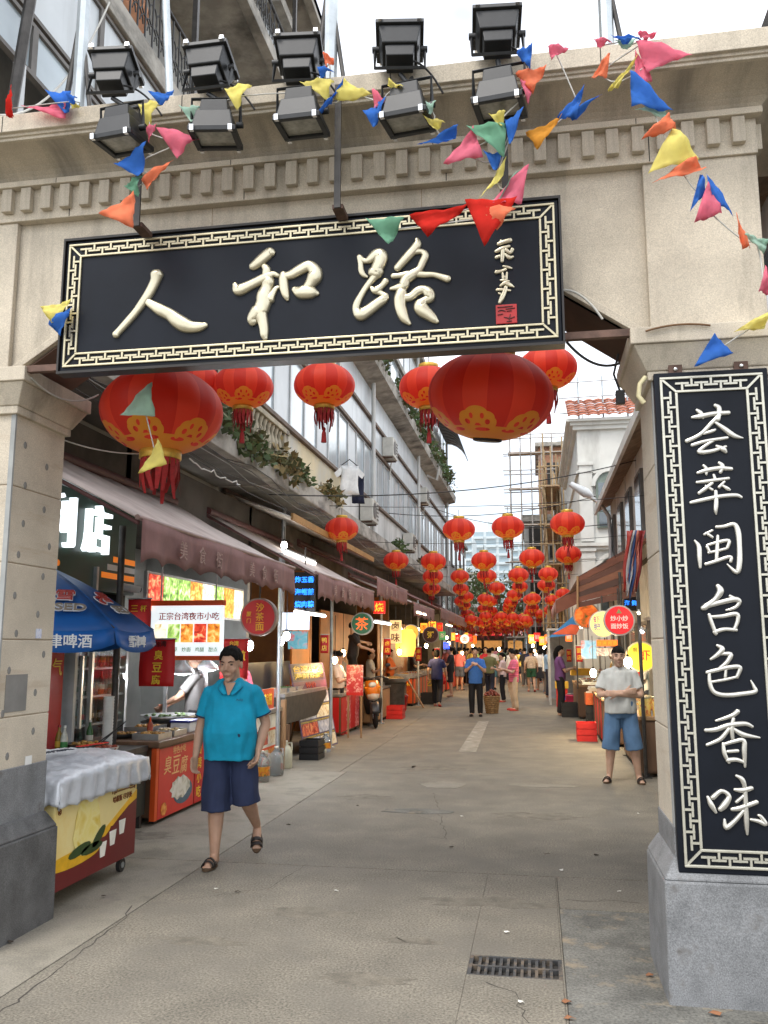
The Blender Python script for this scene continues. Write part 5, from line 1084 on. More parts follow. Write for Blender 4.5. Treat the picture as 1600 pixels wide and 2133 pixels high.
# ================================================================ STALL 3: dark counter and leaning board
c3 = thing('dark_stall', 'dark steel and timber stall behind the leaning menu board', 'stall', (-4.0, 14, 0))
MB().box(-4.5, -3.72, 12.6, 15.2, .55, .95).build('counter', dk_steel, c3, bev=.01)
for x in (-4.45, -3.78):
    for y in (12.65, 15.1): MB().box(x, x + .10, y, y + .10, -.003, .55).build('leg', wood, c3)
MB().box(-4.5, -3.72, 12.6, 15.2, .95, 1.0).build('counter_top', stainless, c3); MB().box(-4.45, -4.4, 12.6, 15.2, 1.0, 1.45).build('hood', M('dark hood', (.04, .05, .06), .4), c3)
for y in (13.0, 13.5, 14.0, 14.5): tray(('noodle', 'greens', 'stew', 'dumpling')[int((y - 13) * 2)] + ' tray on the dark stall', (-4.0, y), .14, .18, .06, (palefood, greens, redfood, friedm)[int((y - 13) * 2)], z=1.0, grp='trays on the dark stall')
mb = thing('leaning_menu_board', 'tall leaning menu board with yellow heading and rows of dish photos', 'menu board', (-3.55, 14.4, 0))
A_, B_ = G(640, 1572), G(708, 1549); tl = PX(615, 1382, -3.8); tr = PX(662, 1378, -3.75)
bl, br_ = Vector((A_.x - .02, A_.y, .0)), Vector((B_.x - .02, B_.y, .0)); tl = Vector((bl.x - .30, bl.y + .02, 1.42)); tr = Vector((br_.x - .30, br_.y + .02, 1.42))
def bp(u, v): return bl.lerp(br_, u).lerp(tl.lerp(tr, u), v)
nb = (br_ - bl).cross(tl - bl).normalized()
def bq(u0, u1, v0, v1, mt, nm_, off): return MB().prism([bp(u0, v0) + nb * off, bp(u1, v0) + nb * off, bp(u1, v1) + nb * off, bp(u0, v1) + nb * off], nb * .004).build(nm_, mt, mb)
bq(0, 1, 0, 1, plain('board violet', (90, 80, 120), .5), 'board', -.02)
bq(.02, .98, .80, .99, plain('board purple', (58, 40, 66), .5), 'heading', -.014); bq(.02, .98, .70, .79, plain('board plum', (110, 60, 90), .5), 'subheading', -.014)
rt_ = (br_ - bl).normalized(); up_ = (tl - bl).normalized()
for r_ in range(2): letters('台湾小吃' if r_ == 0 else '海鲜烧烤', yel_l, mb, bp(.5, .94 - .085 * r_) + nb * -.007, rt_, up_, wdt=(br_ - bl).length * .86, h=.10, bold=.02)
letters('特价', red_l, mb, bp(.5, .745) + nb * -.007, rt_, up_, wdt=.5, h=.10, bold=.02)
for r_ in range(4):
    for c_ in range(2): bq(.03 + .48 * c_, .49 + .48 * c_, .02 + .17 * r_, .15 + .17 * r_, fd[(r_ * 2 + c_ * 3) % 4] if (r_ + c_) % 2 else food('photo grey', [(90, 90, 110), (190, 195, 215), (235, 235, 240)], 7), 'dish_photo', -.014)
    bq(.03, .97, .155 + .17 * r_, .175 + .17 * r_, food('yellow check', [(60, 45, 30), (220, 190, 60)], 40), 'price_strip', -.014)
MB().tube([bp(.5, .95) + nb * -.02, (bp(.5, .5).x - .45, bp(.5, .5).y, 0)], .015, 6).build('rear_leg', wood_lt, mb)
# ================================================================ LEFT STALLS FARTHER ON
wicker = M('wicker', (.32, .19, .08), .8, var=.4, vs=20, bump=.6, bs=60)
warm = (1, .62, .22)
def stall(name, label, x0, x1, y0, y1, h, front, foods, words=None, sgn=1, grp=None, boards=0):
    """open counter stall: cabinet with boarded front facing the street, top, trays of food"""
    t = thing(name, label, 'stall', ((x0 + x1) / 2, (y0 + y1) / 2, 0), group=grp); fx = x1 if sgn > 0 else x0
    MB().box(x0, x1, y0, y1, .05, h - .05).build('cabinet', wood, t, bev=.008); MB().box(x0 - .03, x1 + .03, y0 - .03, y1 + .03, h - .05, h).build('counter_top', wood_lt if sgn < 0 else stainless, t, bev=.006)
    for x in (x0 + .03, x1 - .09):
        for y in (y0 + .03, y1 - .09): MB().box(x, x + .06, y, y + .06, -.003, .05).build('leg', dk_steel, t)
    n = max(2, int((y1 - y0) / .35))
    for i in range(n):
        ya, yb = y0 + (y1 - y0) * i / n + .01, y0 + (y1 - y0) * (i + 1) / n - .01
        MB().box(fx if sgn > 0 else fx - .012, fx + .012 if sgn > 0 else fx, ya, yb, .08, h - .07).build('front_panel', front[i % len(front)], t)
    MB().box(x0 + .04, x1 - .04, y0 - .012, y0, .08, h - .07).build('end_panel', front[0], t)
    if words: letters(words, yel_l, t, ((x0 + x1) / 2, y0 - .016, h * .62), (1, 0, 0), (0, 0, 1), wdt=(x1 - x0) * .8, bold=.01)
    for i, f_ in enumerate(foods):
        yy = y0 + (y1 - y0) * (i + .5) / len(foods)
        tray(('tray of ' + {id(friedm): 'fried snacks', id(greens): 'green vegetables', id(redfood): 'red skewers', id(palefood): 'pale noodles'}[id(f_)] + ', %s, on the ' % ('nearest', 'second', 'third', 'fourth')[i]) + ' '.join(label.split(' with')[0].split()[:8]), ((x0 + x1) / 2, yy), (x1 - x0) * .36, (y1 - y0) / len(foods) * .4, .07, f_, z=h, grp='trays on the ' + name)
    return t
redw = food('red white print', [(190, 30, 40), (205, 50, 60), (240, 200, 195)], 16)
stall('red_table', 'red fronted stall behind the woman in black shorts', -4.35, -3.75, 16.5, 18.2, .80, [red_b, redw], [greens, redfood])
tb = thing('red_display_board', 'red and white display board facing the gate beside the scooter', 'board', (-4.0, 16.4, .8)); a, b = PY(722, 1385, 16.3), PY(756, 1442, 16.3)
MB().box(a.x, b.x, 16.3, 16.33, b.z, a.z).build('board', redw, tb); MB().box(a.x, b.x, 16.29, 16.34, b.z - .06, b.z - .001).build('bottom_strip', red_b, tb); MB().box(a.x + .02, a.x + .05, 16.31, 16.34, 0, b.z - .06).build('leg', wood_lt, tb); MB().box(b.x - .05, b.x - .02, 16.31, 16.34, 0, b.z - .06).build('leg', wood_lt, tb)
tag(MB().box(-4.64, -4.60, 16.0, 17.3, .9, 2.15).build('orange_lamplight', M('orange shutter', (.45, .15, .015), .5, var=.15, vs=3)), 'orange painted shutter panel standing for the lit interior by the round green sign', 'lamplight')  # orange glow of the lit interior put into the panel colour
stall('crate_counter', 'timber counter behind the scooter with pale goods', -4.3, -3.6, 18.9, 21.2, .78, [wood_lt, wood_lt], [palefood, friedm, greens])
stall('wok_stall', 'timber wok stall beside the red bucket', -4.3, -3.7, 22.4, 24.6, .8, [wood_lt, wood], [friedm, redfood])
stall('snack_stall', 'orange lit snack stall past the wok stall', -4.3, -3.6, 25.4, 28.6, .85, [org_b, wood_lt], [friedm, redfood, friedm], '烧烤')
stall('snack_stall', 'second snack stall with orange heaps farther left', -4.2, -3.5, 29.6, 33.0, .85, [wood_lt, red_b], [friedm, friedm, redfood], '小吃')
stall('snack_stall', 'third snack stall with red front farther left', -4.2, -3.5, 34.0, 37.6, .85, [red_b, org_b], [redfood, friedm], '海鲜')
stall('snack_stall', 'last snack stall on the left before the bend', -4.1, -3.4, 38.6, 43, .85, [org_b, wood], [friedm, redfood])
# wok on stand
t = thing('wok_stand', 'large steel wok on a stand in front of the wok stall', 'wok', (-3.55, 22.0, 0))
MB().lathe([(.1, .72), (.3, .80), (.42, .92), (.43, .93), (.40, .92), (.28, .82)], 20, (-3.6, 21.7, 0)).build('wok', stainless, t); MB().lathe([(.30, 0), (.30, .66), (.33, .80)], 16, (-3.6, 21.7, 0)).build('stove', dk_steel, t); tag(MB().ell((-3.6, 21.7, .88), (.33, .33, .10), 16, 6).build('food', friedm, t), kind='stuff')
# bucket
p = G(835, 1480); t = thing('red_bucket', 'red plastic bucket standing on the street by the wok stall', 'bucket', (p.x, p.y, 0))
MB().lathe([(.15, 0), (.2, .36), (.215, .37), (.215, .395), (.19, .395), (.14, .02)], 18, (p.x, p.y, 0)).build('body', plain('red plastic', (190, 28, 30), .4), t); MB().tube([p + Vector((.2 * math.cos(a), 0, .38 + .2 * math.sin(a) * .4)) for a in [math.pi * i / 10 for i in range(11)]], .007, 5).build('handle', steel, t)
A_ = G(880, 1475); tag(MB().obox((A_.x - .2, A_.y, .42), (.24, 0, -.41), (0, .09, 0), (.012, 0, .008)).build('timber_plank', wood_lt), 'pale timber plank leaning against the wok stall', 'plank')
# ---- scooter
def scooter():
    p = G(768, 1516); t = thing('motor_scooter', 'orange and black motor scooter parked facing the gate by the left stalls', 'scooter', (0, 0, 0))
    blk = M('scooter black plastic', (.02, .02, .022), .35, var=.2); orn = plain('scooter orange', (235, 130, 30), .3, var=.05); wh = plain('scooter pale panel', (215, 200, 180), .3, var=.05)
    def wheel(y):
        w_ = MB().rings([[Vector((.045 * math.cos(b_), y + (.20 + .05 * math.sin(b_)) * math.cos(a), .25 + (.20 + .05 * math.sin(b_)) * math.sin(a))) for b_ in [6.283 * k / 8 for k in range(8)]] for a in [6.283 * i / 24 for i in range(25)]], caps=False).build('wheel', plain('tyre', (25, 25, 25), .8), t)
        MB().tube([(-.05, y, .25), (.05, y, .25)], .05, 12).build('hub', steel, w_)
        for k in range(5): a = k * 1.2566; MB().tube([(0, y, .25), (0, y + .17 * math.cos(a), .25 + .17 * math.sin(a))], .016, 5).build('spoke', steel, w_)
    wheel(-.62); wheel(.62)
    for s_ in (-1, 1): MB().tube([(s_ * .07, -.62, .25), (s_ * .07, -.48, .70)], .022, 6).build('fork', dk_steel, t)
    MB().grid([[Vector((x * .09, -.62 + .30 * math.cos(a), .25 + .30 * math.sin(a))) for x in (-1, -.4, .4, 1)] for a in [R(25) + R(140) * i / 10 for i in range(11)]]).build('front_fender', blk, t, solid=.012)
    def shell(rows, mt, nm_, so=.02): MB().grid([[Vector(q) for q in r_] for r_ in rows]).build(nm_, mt, t, solid=so)
    shell([[(-.16, -.36, .30), (-.08, -.44, .30), (.08, -.44, .30), (.16, -.36, .30)], [(-.20, -.34, .55), (-.1, -.46, .55), (.1, -.46, .55), (.20, -.34, .55)], [(-.17, -.36, .78), (-.09, -.47, .78), (.09, -.47, .78), (.17, -.36, .78)]], blk, 'leg_shield')
    shell([[(-.12, -.47, .62), (-.06, -.52, .60), (.06, -.52, .60), (.12, -.47, .62)], [(-.17, -.44, .78), (-.08, -.54, .78), (.08, -.54, .78), (.17, -.44, .78)], [(-.13, -.40, .98), (-.06, -.46, .99), (.06, -.46, .99), (.13, -.40, .98)]], orn, 'front_cowl')
    shell([[(-.10, -.52, .60), (0, -.55, .56), (.10, -.52, .60)], [(-.13, -.52, .70), (0, -.575, .72), (.13, -.52, .70)]], wh, 'lower_cowl')
    MB().ell((0, -.50, .90), (.085, .06, .06), 14, 8).build('headlight', plain('headlight lens', (235, 235, 225), .1), t)
    MB().tube([(-.34, -.30, 1.02), (-.2, -.36, 1.06), (0, -.38, 1.03), (.2, -.36, 1.06), (.34, -.30, 1.02)], .018, 7).build('handlebar', dk_steel, t)
    for s_ in (-1, 1):
        MB().tube([(s_ * .24, -.35, 1.05), (s_ * .36, -.34, 1.26)], .007, 5).build('mirror_stalk', dk_steel, t); MB().ell((s_ * .38, -.34, 1.29), (.06, .018, .042), 12, 6).build('mirror', blk, t); MB().tube([(s_ * .26, -.33, 1.04), (s_ * .38, -.28, 1.0)], .026, 7).build('grip', blk, t); MB().ell((s_ * .15, -.46, .84), (.035, .03, .03), 8, 6).build('indicator', plain('amber lens', (240, 150, 30), .2), t)
    MB().box(-.15, .15, -.38, .12, .28, .34).build('footboard', blk, t, bev=.02)
    shell([[(-.05, .05, .34), (-.16, .10, .5), (-.15, .2, .66), (0, .22, .74)], [(-.06, .35, .32), (-.2, .36, .5), (-.17, .4, .7), (0, .42, .76)], [(-.05, .85, .50), (-.15, .82, .58), (-.13, .80, .72), (0, .8, .78)]], blk, 'side_panel'); shell([[(.05, .05, .34), (.16, .10, .5), (.15, .2, .66), (0, .22, .74)], [(.06, .35, .32), (.2, .36, .5), (.17, .4, .7), (0, .42, .76)], [(.05, .85, .50), (.15, .82, .58), (.13, .80, .72), (0, .8, .78)]], blk, 'side_panel')
    MB().rings([[Vector((.15 * math.cos(a) * (1 - .25 * k), .12 + .24 * k, .78 + .035 * k + .045 * math.sin(a))) for a in [6.283 * i / 12 for i in range(12)]] for k in range(4)]).build('seat', blk, t)
    MB().tube([(.12, .1, .25), (.14, .5, .25), (.15, .85, .33)], [.03, .04, .05], 8).build('exhaust', steel, t); MB().box(-.1, .1, .1, .6, .2, .36).build('engine', dk_steel, t, bev=.03); MB().tube([(-.1, .2, .22), (-.22, .24, .01)], .012, 5).build('side_stand', dk_steel, t)
    t.location = (p.x, p.y + .5, 0); t.rotation_euler = (0, R(-4), R(16)); return t
scooter()
# warm lamps down the left
for i, (px, py, Y, w_, lab) in enumerate(((698, 1375, 15.3, 55, 'small warm bulb beside the woman in black shorts'), (832, 1358, 19.5, 80, 'warm bulb under the orange paper lamp'), (715, 1360, 17.0, 40, 'warm bulb by the orange shutter'), (888, 1345, 25, 90, 'warm bulb in the fourth left stall'), (935, 1340, 31, 110, 'warm bulb in the second snack stall'), (963, 1360, 34, 110, 'bright bulb before the third snack stall'), (985, 1345, 40, 110, 'warm bulb in the last left stall'))):
    lamp(lab, PY(px, py, Y), .05, (1, .66, .3), 30, w_, .8)
t = thing('paper_lamp', 'glowing orange paper lamp hanging over the left stalls', 'lamp', PY(845, 1340, 20)); L = PY(845, 1340, 20)
MB().lathe([(.18, -.3), (.24, -.1), (.24, .2), (.16, .32)], 16, L).build('shade', M('orange paper glow', (.8, .3, .05), .7, var=.2, emit=(1, .36, .05), es=1.6), t); MB().tube([L + Vector((0, 0, .32)), L + Vector((0, 0, 1.2))], .008, 5).build('cord', wire_blk, t)
for i, (px, py, Y, lab) in enumerate(((648, 1279, 13, 'white tube lamp under the second awning'), (627, 1162, 13.2, 'white tube lamp above the first awning'), (798, 1298, 17.5, 'white tube lamp over the man on the stool'), (878, 1278, 22.5, 'warm tube lamp under the fourth awning'), (936, 1303, 28.5, 'warm tube lamp under the fifth awning'), (720, 1222, 17, 'pale tube lamp under the third awning'))):
    p = PY(px, py, Y); tube_lamp(lab, p - Vector((0, .9, 0)), p + Vector((0, .9, 0)), (1, .97, .92) if i not in (3, 4) else (1, .75, .45), 10)
p = PY(592, 1136, 13.0); lamp('spotlight bulb hanging above the first awning', p, .05, (1, .96, .88), 14, 0, .3)
# hanging side signs down the left
def board_sign(label, px0, px1, py0, py1, Y, mt, words, lm, grp='stall sign boards', vert=False):
    a, b = PY(px0, py0, Y), PY(px1, py1, Y); t = thing('sign_board', label, 'sign', ((a.x + b.x) / 2, Y, b.z), group=grp)
    MB().box(a.x, b.x, Y, Y + .06, b.z, a.z).build('panel', mt, t, bev=.005)
    n = len(words)
    for i, c in enumerate(words):
        if vert: q = ((a.x + b.x) / 2, Y - .006, a.z - (a.z - b.z) * (i + .5) / n); h = min((a.z - b.z) / n * .75, (b.x - a.x) * .8)
        else: q = (a.x + (b.x - a.x) * (i + .5) / n, Y - .006, (a.z + b.z) / 2); h = min((b.x - a.x) / n * .75, (a.z - b.z) * .7)
        letters(c, lm, t, q, (1, 0, 0), (0, 0, 1), h=h, bold=.012)
    MB().tube([((a.x + b.x) / 2, Y + .03, a.z), ((a.x + b.x) / 2, Y + .03, a.z + .3)], .01, 5).build('hanger', dk_steel, t)
litw = litm('lit white panel', (225, 232, 240), .5); lity = litm('lit amber panel', (255, 165, 50), 1.1); litr = litm('lit red panel', (220, 35, 30), .6); lito = litm('lit orange panel', (245, 110, 30), .9)
board_sign('pale lit menu panel beside the steel post', 588, 643, 1276, 1312, 13.0, litm('faded lit menu', (190, 205, 225), .6), '', red_l); board_sign('blue green poster with red flowers under the menu panel', 600, 640, 1315, 1352, 13.3, food('lotus print', [(60, 130, 150), (90, 160, 170), (215, 50, 45)], 9), '', red_l)
board_sign('small red light sign under the third awning', 778, 802, 1252, 1278, 16.6, litr, '烧', lity); board_sign('tall beige sign board on the left past the round green sign', 812, 836, 1292, 1340, 19.0, litm('lit beige', (235, 205, 140), .5), '卤味', brown_l, vert=True)
board_sign('narrow yellow sign down the left row', 876, 890, 1298, 1318, 24, lity, '面', red_l); board_sign('small yellow and red sign in the left row', 893, 908, 1295, 1312, 26, lity, '粥', red_l); board_sign('red square sign in the left row', 910, 922, 1297, 1315, 28, litr, '虾', yel_l)
board_sign('tiny blue light sign down the left side', 924, 936, 1338, 1352, 30, litm('led blue panel', (40, 80, 240), 1.5), '鱼', wht_l); board_sign('white and green sign in the left row', 915, 928, 1315, 1333, 29, litm('lit green', (60, 140, 80), .5), '茶', wht_l)
for i in range(6): board_sign('small glowing sign in the far left row, number order %s from the gate' % ('first', 'second', 'third', 'fourth', 'fifth', 'sixth')[i], 940 + 9 * i, 948 + 9 * i, 1318 + 3 * (i % 3), 1334 + 3 * (i % 3), 33 + 2.2 * i, (lity, litr, lito)[i % 3], '食', wht_l)
tag(MB().box(-4.63, -4.60, 18.2, 21.9, .8, 2.5).build('amber_wall', M('amber stall glow', (.30, .11, .025), .5, var=.3, vs=2)), 'shop wall coloured amber like lamp glow behind the man on the stool', 'wall')  # amber glow of the stalls painted as wall colour
tag(MB().box(-4.63, -4.60, 25, 31, .8, 2.5).build('amber_wall', MATS['amber stall glow']), 'shop wall coloured amber like lamp glow behind the snack stalls', 'wall')

# ================================================================ RIGHT SIDE
rs = thing('right_shop_row', 'row of dark shop interiors along the right side of the street', 'shop', (2.6, 20, 0))
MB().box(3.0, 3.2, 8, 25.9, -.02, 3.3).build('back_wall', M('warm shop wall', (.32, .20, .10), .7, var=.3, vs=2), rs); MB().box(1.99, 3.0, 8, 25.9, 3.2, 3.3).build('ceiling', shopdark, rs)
for y in (9.5, 15.2, 20.5): MB().box(2.05, 3.0, y, y + .12, -.02, 3.2).build('partition', shopdark, rs)
stall('corner_counter', 'dark timber counter right of the man with crossed arms', 1.32, 1.95, 12.1, 14.4, .78, [wood, wood], [redfood, friedm], sgn=-1)
yel_can = food('yellow tin print', [(235, 190, 60), (245, 220, 130), (200, 60, 40)], 14)
for i, (x, y) in enumerate(((1.40, 12.22), (1.58, 12.22), (1.78, 12.25), (1.45, 12.5), (1.66, 12.52))):
    t = thing('yellow_tin', 'yellow printed tin on the right counter, ' + ('nearest the man with crossed arms', 'second in the front row', 'third in the front row', 'left of the back row', 'right of the back row')[i], 'tin', (x, y, .78), group='yellow tins on the right counter')
    MB().lathe([(.078, .78), (.08, .79), (.08, 1.0), (.076, 1.01)], 16, (x, y, 0)).build('body', yel_can, t); MB().lathe([(.082, 1.01), (.082, 1.03), (.07, 1.035)], 16, (x, y, 0)).build('lid', gold_dk, t)
for i, y in enumerate((12.05, 14.45)): post('thin dark post at the %s end of the right counter' % ('near', 'far')[i], 1.36, y, 2.9, .025, dk_steel)
# bamboo / plank awning
pk = [M('brown plank %d' % i, c, .75, var=.3, vs=3, vstretch=(.3, 1, 1)) for i, c in enumerate(((.17, .06, .035), (.11, .045, .03), (.22, .09, .05), (.08, .04, .03)))]
pa = thing('plank_awning', 'dark red brown plank awning jutting out on the right side', 'awning', (1.3, 15, 2.6))
for k in range(6):
    u0, u1 = k / 6 + .006, (k + 1) / 6 - .006
    tlq, trq, brq, blq = (PY(*q, 15.0) for q in ((1203, 1203), (1325, 1138), (1325, 1243), (1203, 1266)))
    MB().prism([tlq.lerp(blq, u0), trq.lerp(brq, u0), trq.lerp(brq, u1), tlq.lerp(blq, u1)], (0, .035 + .02 * (k % 2), 0)).build('gable_plank', pk[k % 4], pa)
for k in range(8): x = .74 + k * .155; z = PY(1203, 1203, 15).z + (x - .74) * .56; MB().obox((x + .07, 17.4, z + .05), (.072, 0, .04), (0, 2.36, 0), (-.008, 0, .015)).build('roof_plank', pk[(k + 1) % 4], pa)
MB().tube([tlq + Vector((0, -.03, .02)), blq + Vector((0, -.03, -.02))], .02, 6).build('edge_pole', wood_lt, pa)
t2 = thing('pink_tarp_awning', 'faded pink tarpaulin awning beyond the plank awning', 'awning', (1, 22, 2.8)); MB().grid([[Vector((.45 + 1.6 * k / 5, 20.2 + 4.5 * j / 12, 2.75 + .85 * k / 5 + .04 * math.sin(j * 1.7 + k))) for j in range(13)] for k in range(6)]).build('tarp', pinkt, t2, solid=.01); MB().grid([[Vector((.44 + .02 * math.sin(j), 20.2 + 4.5 * j / 24, 2.74 - .3 * k / 2 - .03 * math.sin(j * 1.3) * k)) for j in range(25)] for k in range(3)]).build('valance', pinkt, t2, solid=.006)
MB().prism([(.45, 20.2, 2.75), (2.05, 20.2, 3.6), (2.05, 20.2, 3.2), (.45, 20.2, 2.45)], (0, .02, 0)).build('end_flap', pk[0], t2)
# hanging striped tarpaulin beside the right pillar
tp = thing('striped_tarpaulin', 'bundle of red, white and blue striped tarpaulin hanging behind the right pillar', 'tarpaulin', (1.25, 9.3, 2.7))
for k, (px, c) in enumerate(((1302, (190, 70, 60)), (1308, (205, 205, 205)), (1314, (70, 95, 150)), (1320, (205, 120, 100)), (1327, (150, 45, 45)))):
    t_, b_ = PY(px + 10, 1105, 9.3), PY(px - 2, 1250 - 8 * abs(k - 2), 9.3)
    MB().grid([[t_.lerp(b_, i / 10) + Vector((.022 * (j - 1.5) * (1 - .5 * i / 10) + .012 * math.sin(i * .8 + j), .03 * math.sin(j * 2 + i * .5 + k), 0)) for j in range(4)] for i in range(11)]).build('strip', plain('tarp %d' % k, c, .5, translu=.25), tp, solid=.004)
# right round signs
round_sign('round red fried noodle sign with two rows of white characters', 1290, 1292, 33, 13.2, litm('sign bright red', (205, 28, 36), .45), [('炒小炒', 0, .12, .36, wht_l), ('面炒饭', 0, -.38, .36, wht_l), ('▲', 0, .6, .3, litm('green roof mark', (120, 130, 80), .2))], rim=M('grey sign rim', (.4, .38, .36), .5))
round_sign('round yellow and white lit sign behind the red one', 1256, 1300, 29, 14.6, litm('sign pale yellow', (250, 222, 120), .8), [('虾', -.45, .35, .5, litm('sign violet', (140, 70, 130), .2)), ('肥', -.45, -.2, .5, litm('sign blue', (60, 80, 160), .2)), ('鱼', .45, 0, .6, litm('sign orange', (240, 120, 40), .5))], rim=wallw)
round_sign('round orange and green sign behind the yellow one', 1222, 1282, 28, 17.5, food('orange green print', [(60, 80, 30), (210, 90, 30), (235, 140, 60)], 6, .3), [])
round_sign('round yellow sign with red prawn behind the man with crossed arms', 1336, 1368, 33, 13.9, litm('sign yellow prawn', (215, 185, 40), .35), [('虾', .2, .1, .7, red_l), ('焗', -.4, .45, .3, plain('olive lettering', (110, 100, 30), .5))], rim=gold_dk)
board_sign('blue light sign with glowing characters high on the right', 1298, 1330, 1240, 1272, 16, plain('led black', (12, 14, 22), .5), '海鲜', led)
board_sign('orange glowing strip sign over the right stall', 1243, 1287, 1333, 1346, 15.0, lito, '台湾肉燕', yel_l); board_sign('white strip with dark dishes under the orange strip sign', 1243, 1280, 1350, 1366, 15.1, food('strip dishes', [(90, 30, 20), (235, 225, 205), (160, 60, 40)], 8, .4), '', red_l)
board_sign('light blue poster with a red crab on the right', 1210, 1243, 1334, 1372, 17, food('crab poster', [(120, 180, 215), (160, 205, 230), (225, 110, 60)], 6, .3), '', red_l)
t = thing('fish_banner', 'slanted blue and orange banner board on the right stall row', 'banner', (.4, 21, 2)); P4 = [PY(*q, 20) for q in ((1142, 1328), (1195, 1282), (1218, 1290), (1200, 1322))]
MB().prism(P4, (0, .05, 0)).build('board', plain('banner blue', (50, 130, 195), .5), t); MB().prism([p + Vector((0, -.006, 0)) for p in (P4[0].lerp(P4[1], .15), P4[0].lerp(P4[1], .8).lerp(P4[3], .3), P4[2].lerp(P4[3], .4), P4[3])], (0, .005, 0)).build('swoosh', plain('banner orange', (225, 95, 55), .5), t); MB().tube([P4[3], P4[3] + Vector((0, 0, -1.2))], .02, 6).build('pole', dk_steel, t)
# right lamps
for i, (px, py, Y, w_, lab) in enumerate(((1236, 1402, 17, 120, 'very bright bulb over the right stall, left of two'), (1262, 1408, 15.5, 90, 'very bright bulb behind the man with crossed arms'), (1308, 1380, 13.3, 70, 'oval warm lamp at the shoulder of the man with crossed arms'), (1166, 1358, 24, 80, 'white bulb by the grey stall frame'), (1040, 1352, 38, 120, 'small bulb far down the street'), (1110, 1345, 42, 140, 'warm bulb far down the right side'), (1135, 1350, 32, 120, 'warm bulb in the right stall row'))):
    lamp(lab, PY(px, py, Y), .06, (1, .78, .45), 30, w_, .7)
for i, (px, py, Y, lab) in enumerate(((1330, 1280, 12.5, 'slanted warm tube lamp near the right pillar'), (1337, 1318, 12.0, 'white tube lamp near the right pillar'), (1268, 1246, 16.5, 'pair of warm tube lamps under the plank awning'))):
    p = PY(px, py, Y); tube_lamp(lab, p - Vector((.05, .5, 0)), p + Vector((.05, .5, .05)), (1, .8, .5) if i != 1 else (1, .98, .95), 10)
# goods on the right
stall('right_stall', 'bright right stall with glowing lamps and steaming food', 1.1, 1.8, 15.6, 18.2, .82, [wood, red_b], [friedm, redfood, palefood], sgn=-1)
stall('right_stall', 'right stall with yellow box in front of the grey frame', .95, 1.7, 21.5, 24.5, .8, [wood, dk_steel], [friedm, redfood], sgn=-1)
stall('right_stall', 'farther right stall with amber glow', .6, 1.2, 29.5, 34, .85, [org_b, red_b], [friedm, redfood, friedm], '烧烤', sgn=-1)
stall('right_stall', 'farthest right stall before the scaffolding', .4, 1.1, 36, 42, .85, [red_b, org_b], [friedm, redfood], '小吃', sgn=-1)
def crate(label, p, sx, sy, h, mt, mt2, z=0, name='crate', slats=4):
    t = thing(name, label, 'crate', (p[0], p[1], z)); x, y = p[0], p[1]
    for k in range(slats):
        z0, z1 = z + h * k / slats + .004, z + h * (k + 1) / slats - .012
        for q in ((x - sx, x + sx, y - sy, y - sy + .015), (x - sx, x + sx, y + sy - .015, y + sy), (x - sx, x - sx + .015, y - sy + .015, y + sy - .015), (x + sx - .015, x + sx, y - sy + .015, y + sy - .015)): MB().box(*q, z0, z1).build('slat', mt, t)
    MB().box(x - sx + .016, x + sx - .016, y - sy + .016, y + sy - .016, z + .0, z + h - .05).build('liner', mt2, t); return t
blkp = plain('black plastic', (22, 22, 24), .5); orp = plain('orange carton', (215, 95, 40), .6, stain=S((235, 190, 90)), sts=(9, 9, 9)); yep = plain('yellow carton', (225, 180, 60), .6, stain=S((190, 90, 40)), sts=(9, 9, 9), stt=(.55, .7)); rdp = plain('red crate plastic', (200, 40, 35), .45)
crate('black plastic crate on the street under orange cartons', (1.17, 19.0), .19, .22, .50, blkp, blkp, slats=3)
tag(MB().box(.97, 1.38, 18.75, 19.25, .502, .74).build('carton', orp, bev=.01), 'orange printed carton stacked on the black crate', 'carton')
for i in range(4): tag(MB().obox((1.2 + .03 * (i % 2), 19 - .02 * i, .76 + i * .035), (.17, .02 * (i - 2), 0), (-.02 * (i - 2), .15, 0), (0, 0, .014)).build('paper_tray', paper), ('lowest', 'second', 'third', 'topmost')[i] + ' white paper tray on the orange carton', 'tray', 'paper trays on the carton')
crate('red plastic crate with blue mark standing on the street at right', (.67, 25.9), .16, .2, .52, rdp, rdp, slats=3); tag(MB().box(.48, .86, 25.68, 26.1, .522, .72).build('carton', yep, bev=.01), 'yellow carton on the red plastic crate', 'carton'); tag(MB().box(.85, 1.35, 23.2, 23.7, .97, 1.15).build('carton', yep, bev=.01), 'yellow carton on the far right stall by the grey frame', 'carton')
MB().box(.58, .76, 25.69, 25.698, .2, .34).build('mark', plain('blue mark', (40, 90, 190), .5), bpy.data.objects['crate.001'] if 'crate.001' in bpy.data.objects else None)
for i, (px, py, c, lab) in enumerate(((1192, 1474, (190, 40, 90), 'pink plastic bucket beside the red crate'), (1212, 1474, (30, 40, 80), 'navy plastic bucket beside the pink one'))):
    p = G(px, py); t = thing('plastic_bucket', lab, 'bucket', (p.x, p.y, 0)); MB().lathe([(.13, 0), (.17, .32), (.185, .33), (.185, .35), (.16, .35), (.12, .02)], 16, (p.x, p.y, 0)).build('body', plain('bucket %d' % i, c, .4), t); MB().tube([p + Vector((.17 * math.cos(a), 0, .34 + .06 * math.sin(a))) for a in [math.pi * k / 8 for k in range(9)]], .006, 5).build('handle', steel, t)
gf = thing('grey_stall_frame', 'grey steel frame booth on the right where dark haired shoppers stand', 'booth', (.6, 27, 0))
for x in (.35, 1.15):
    for y in (26.6, 28.4): MB().box(x - .03, x + .03, y - .03, y + .03, 0, 2.2).build('post', alum, gf)
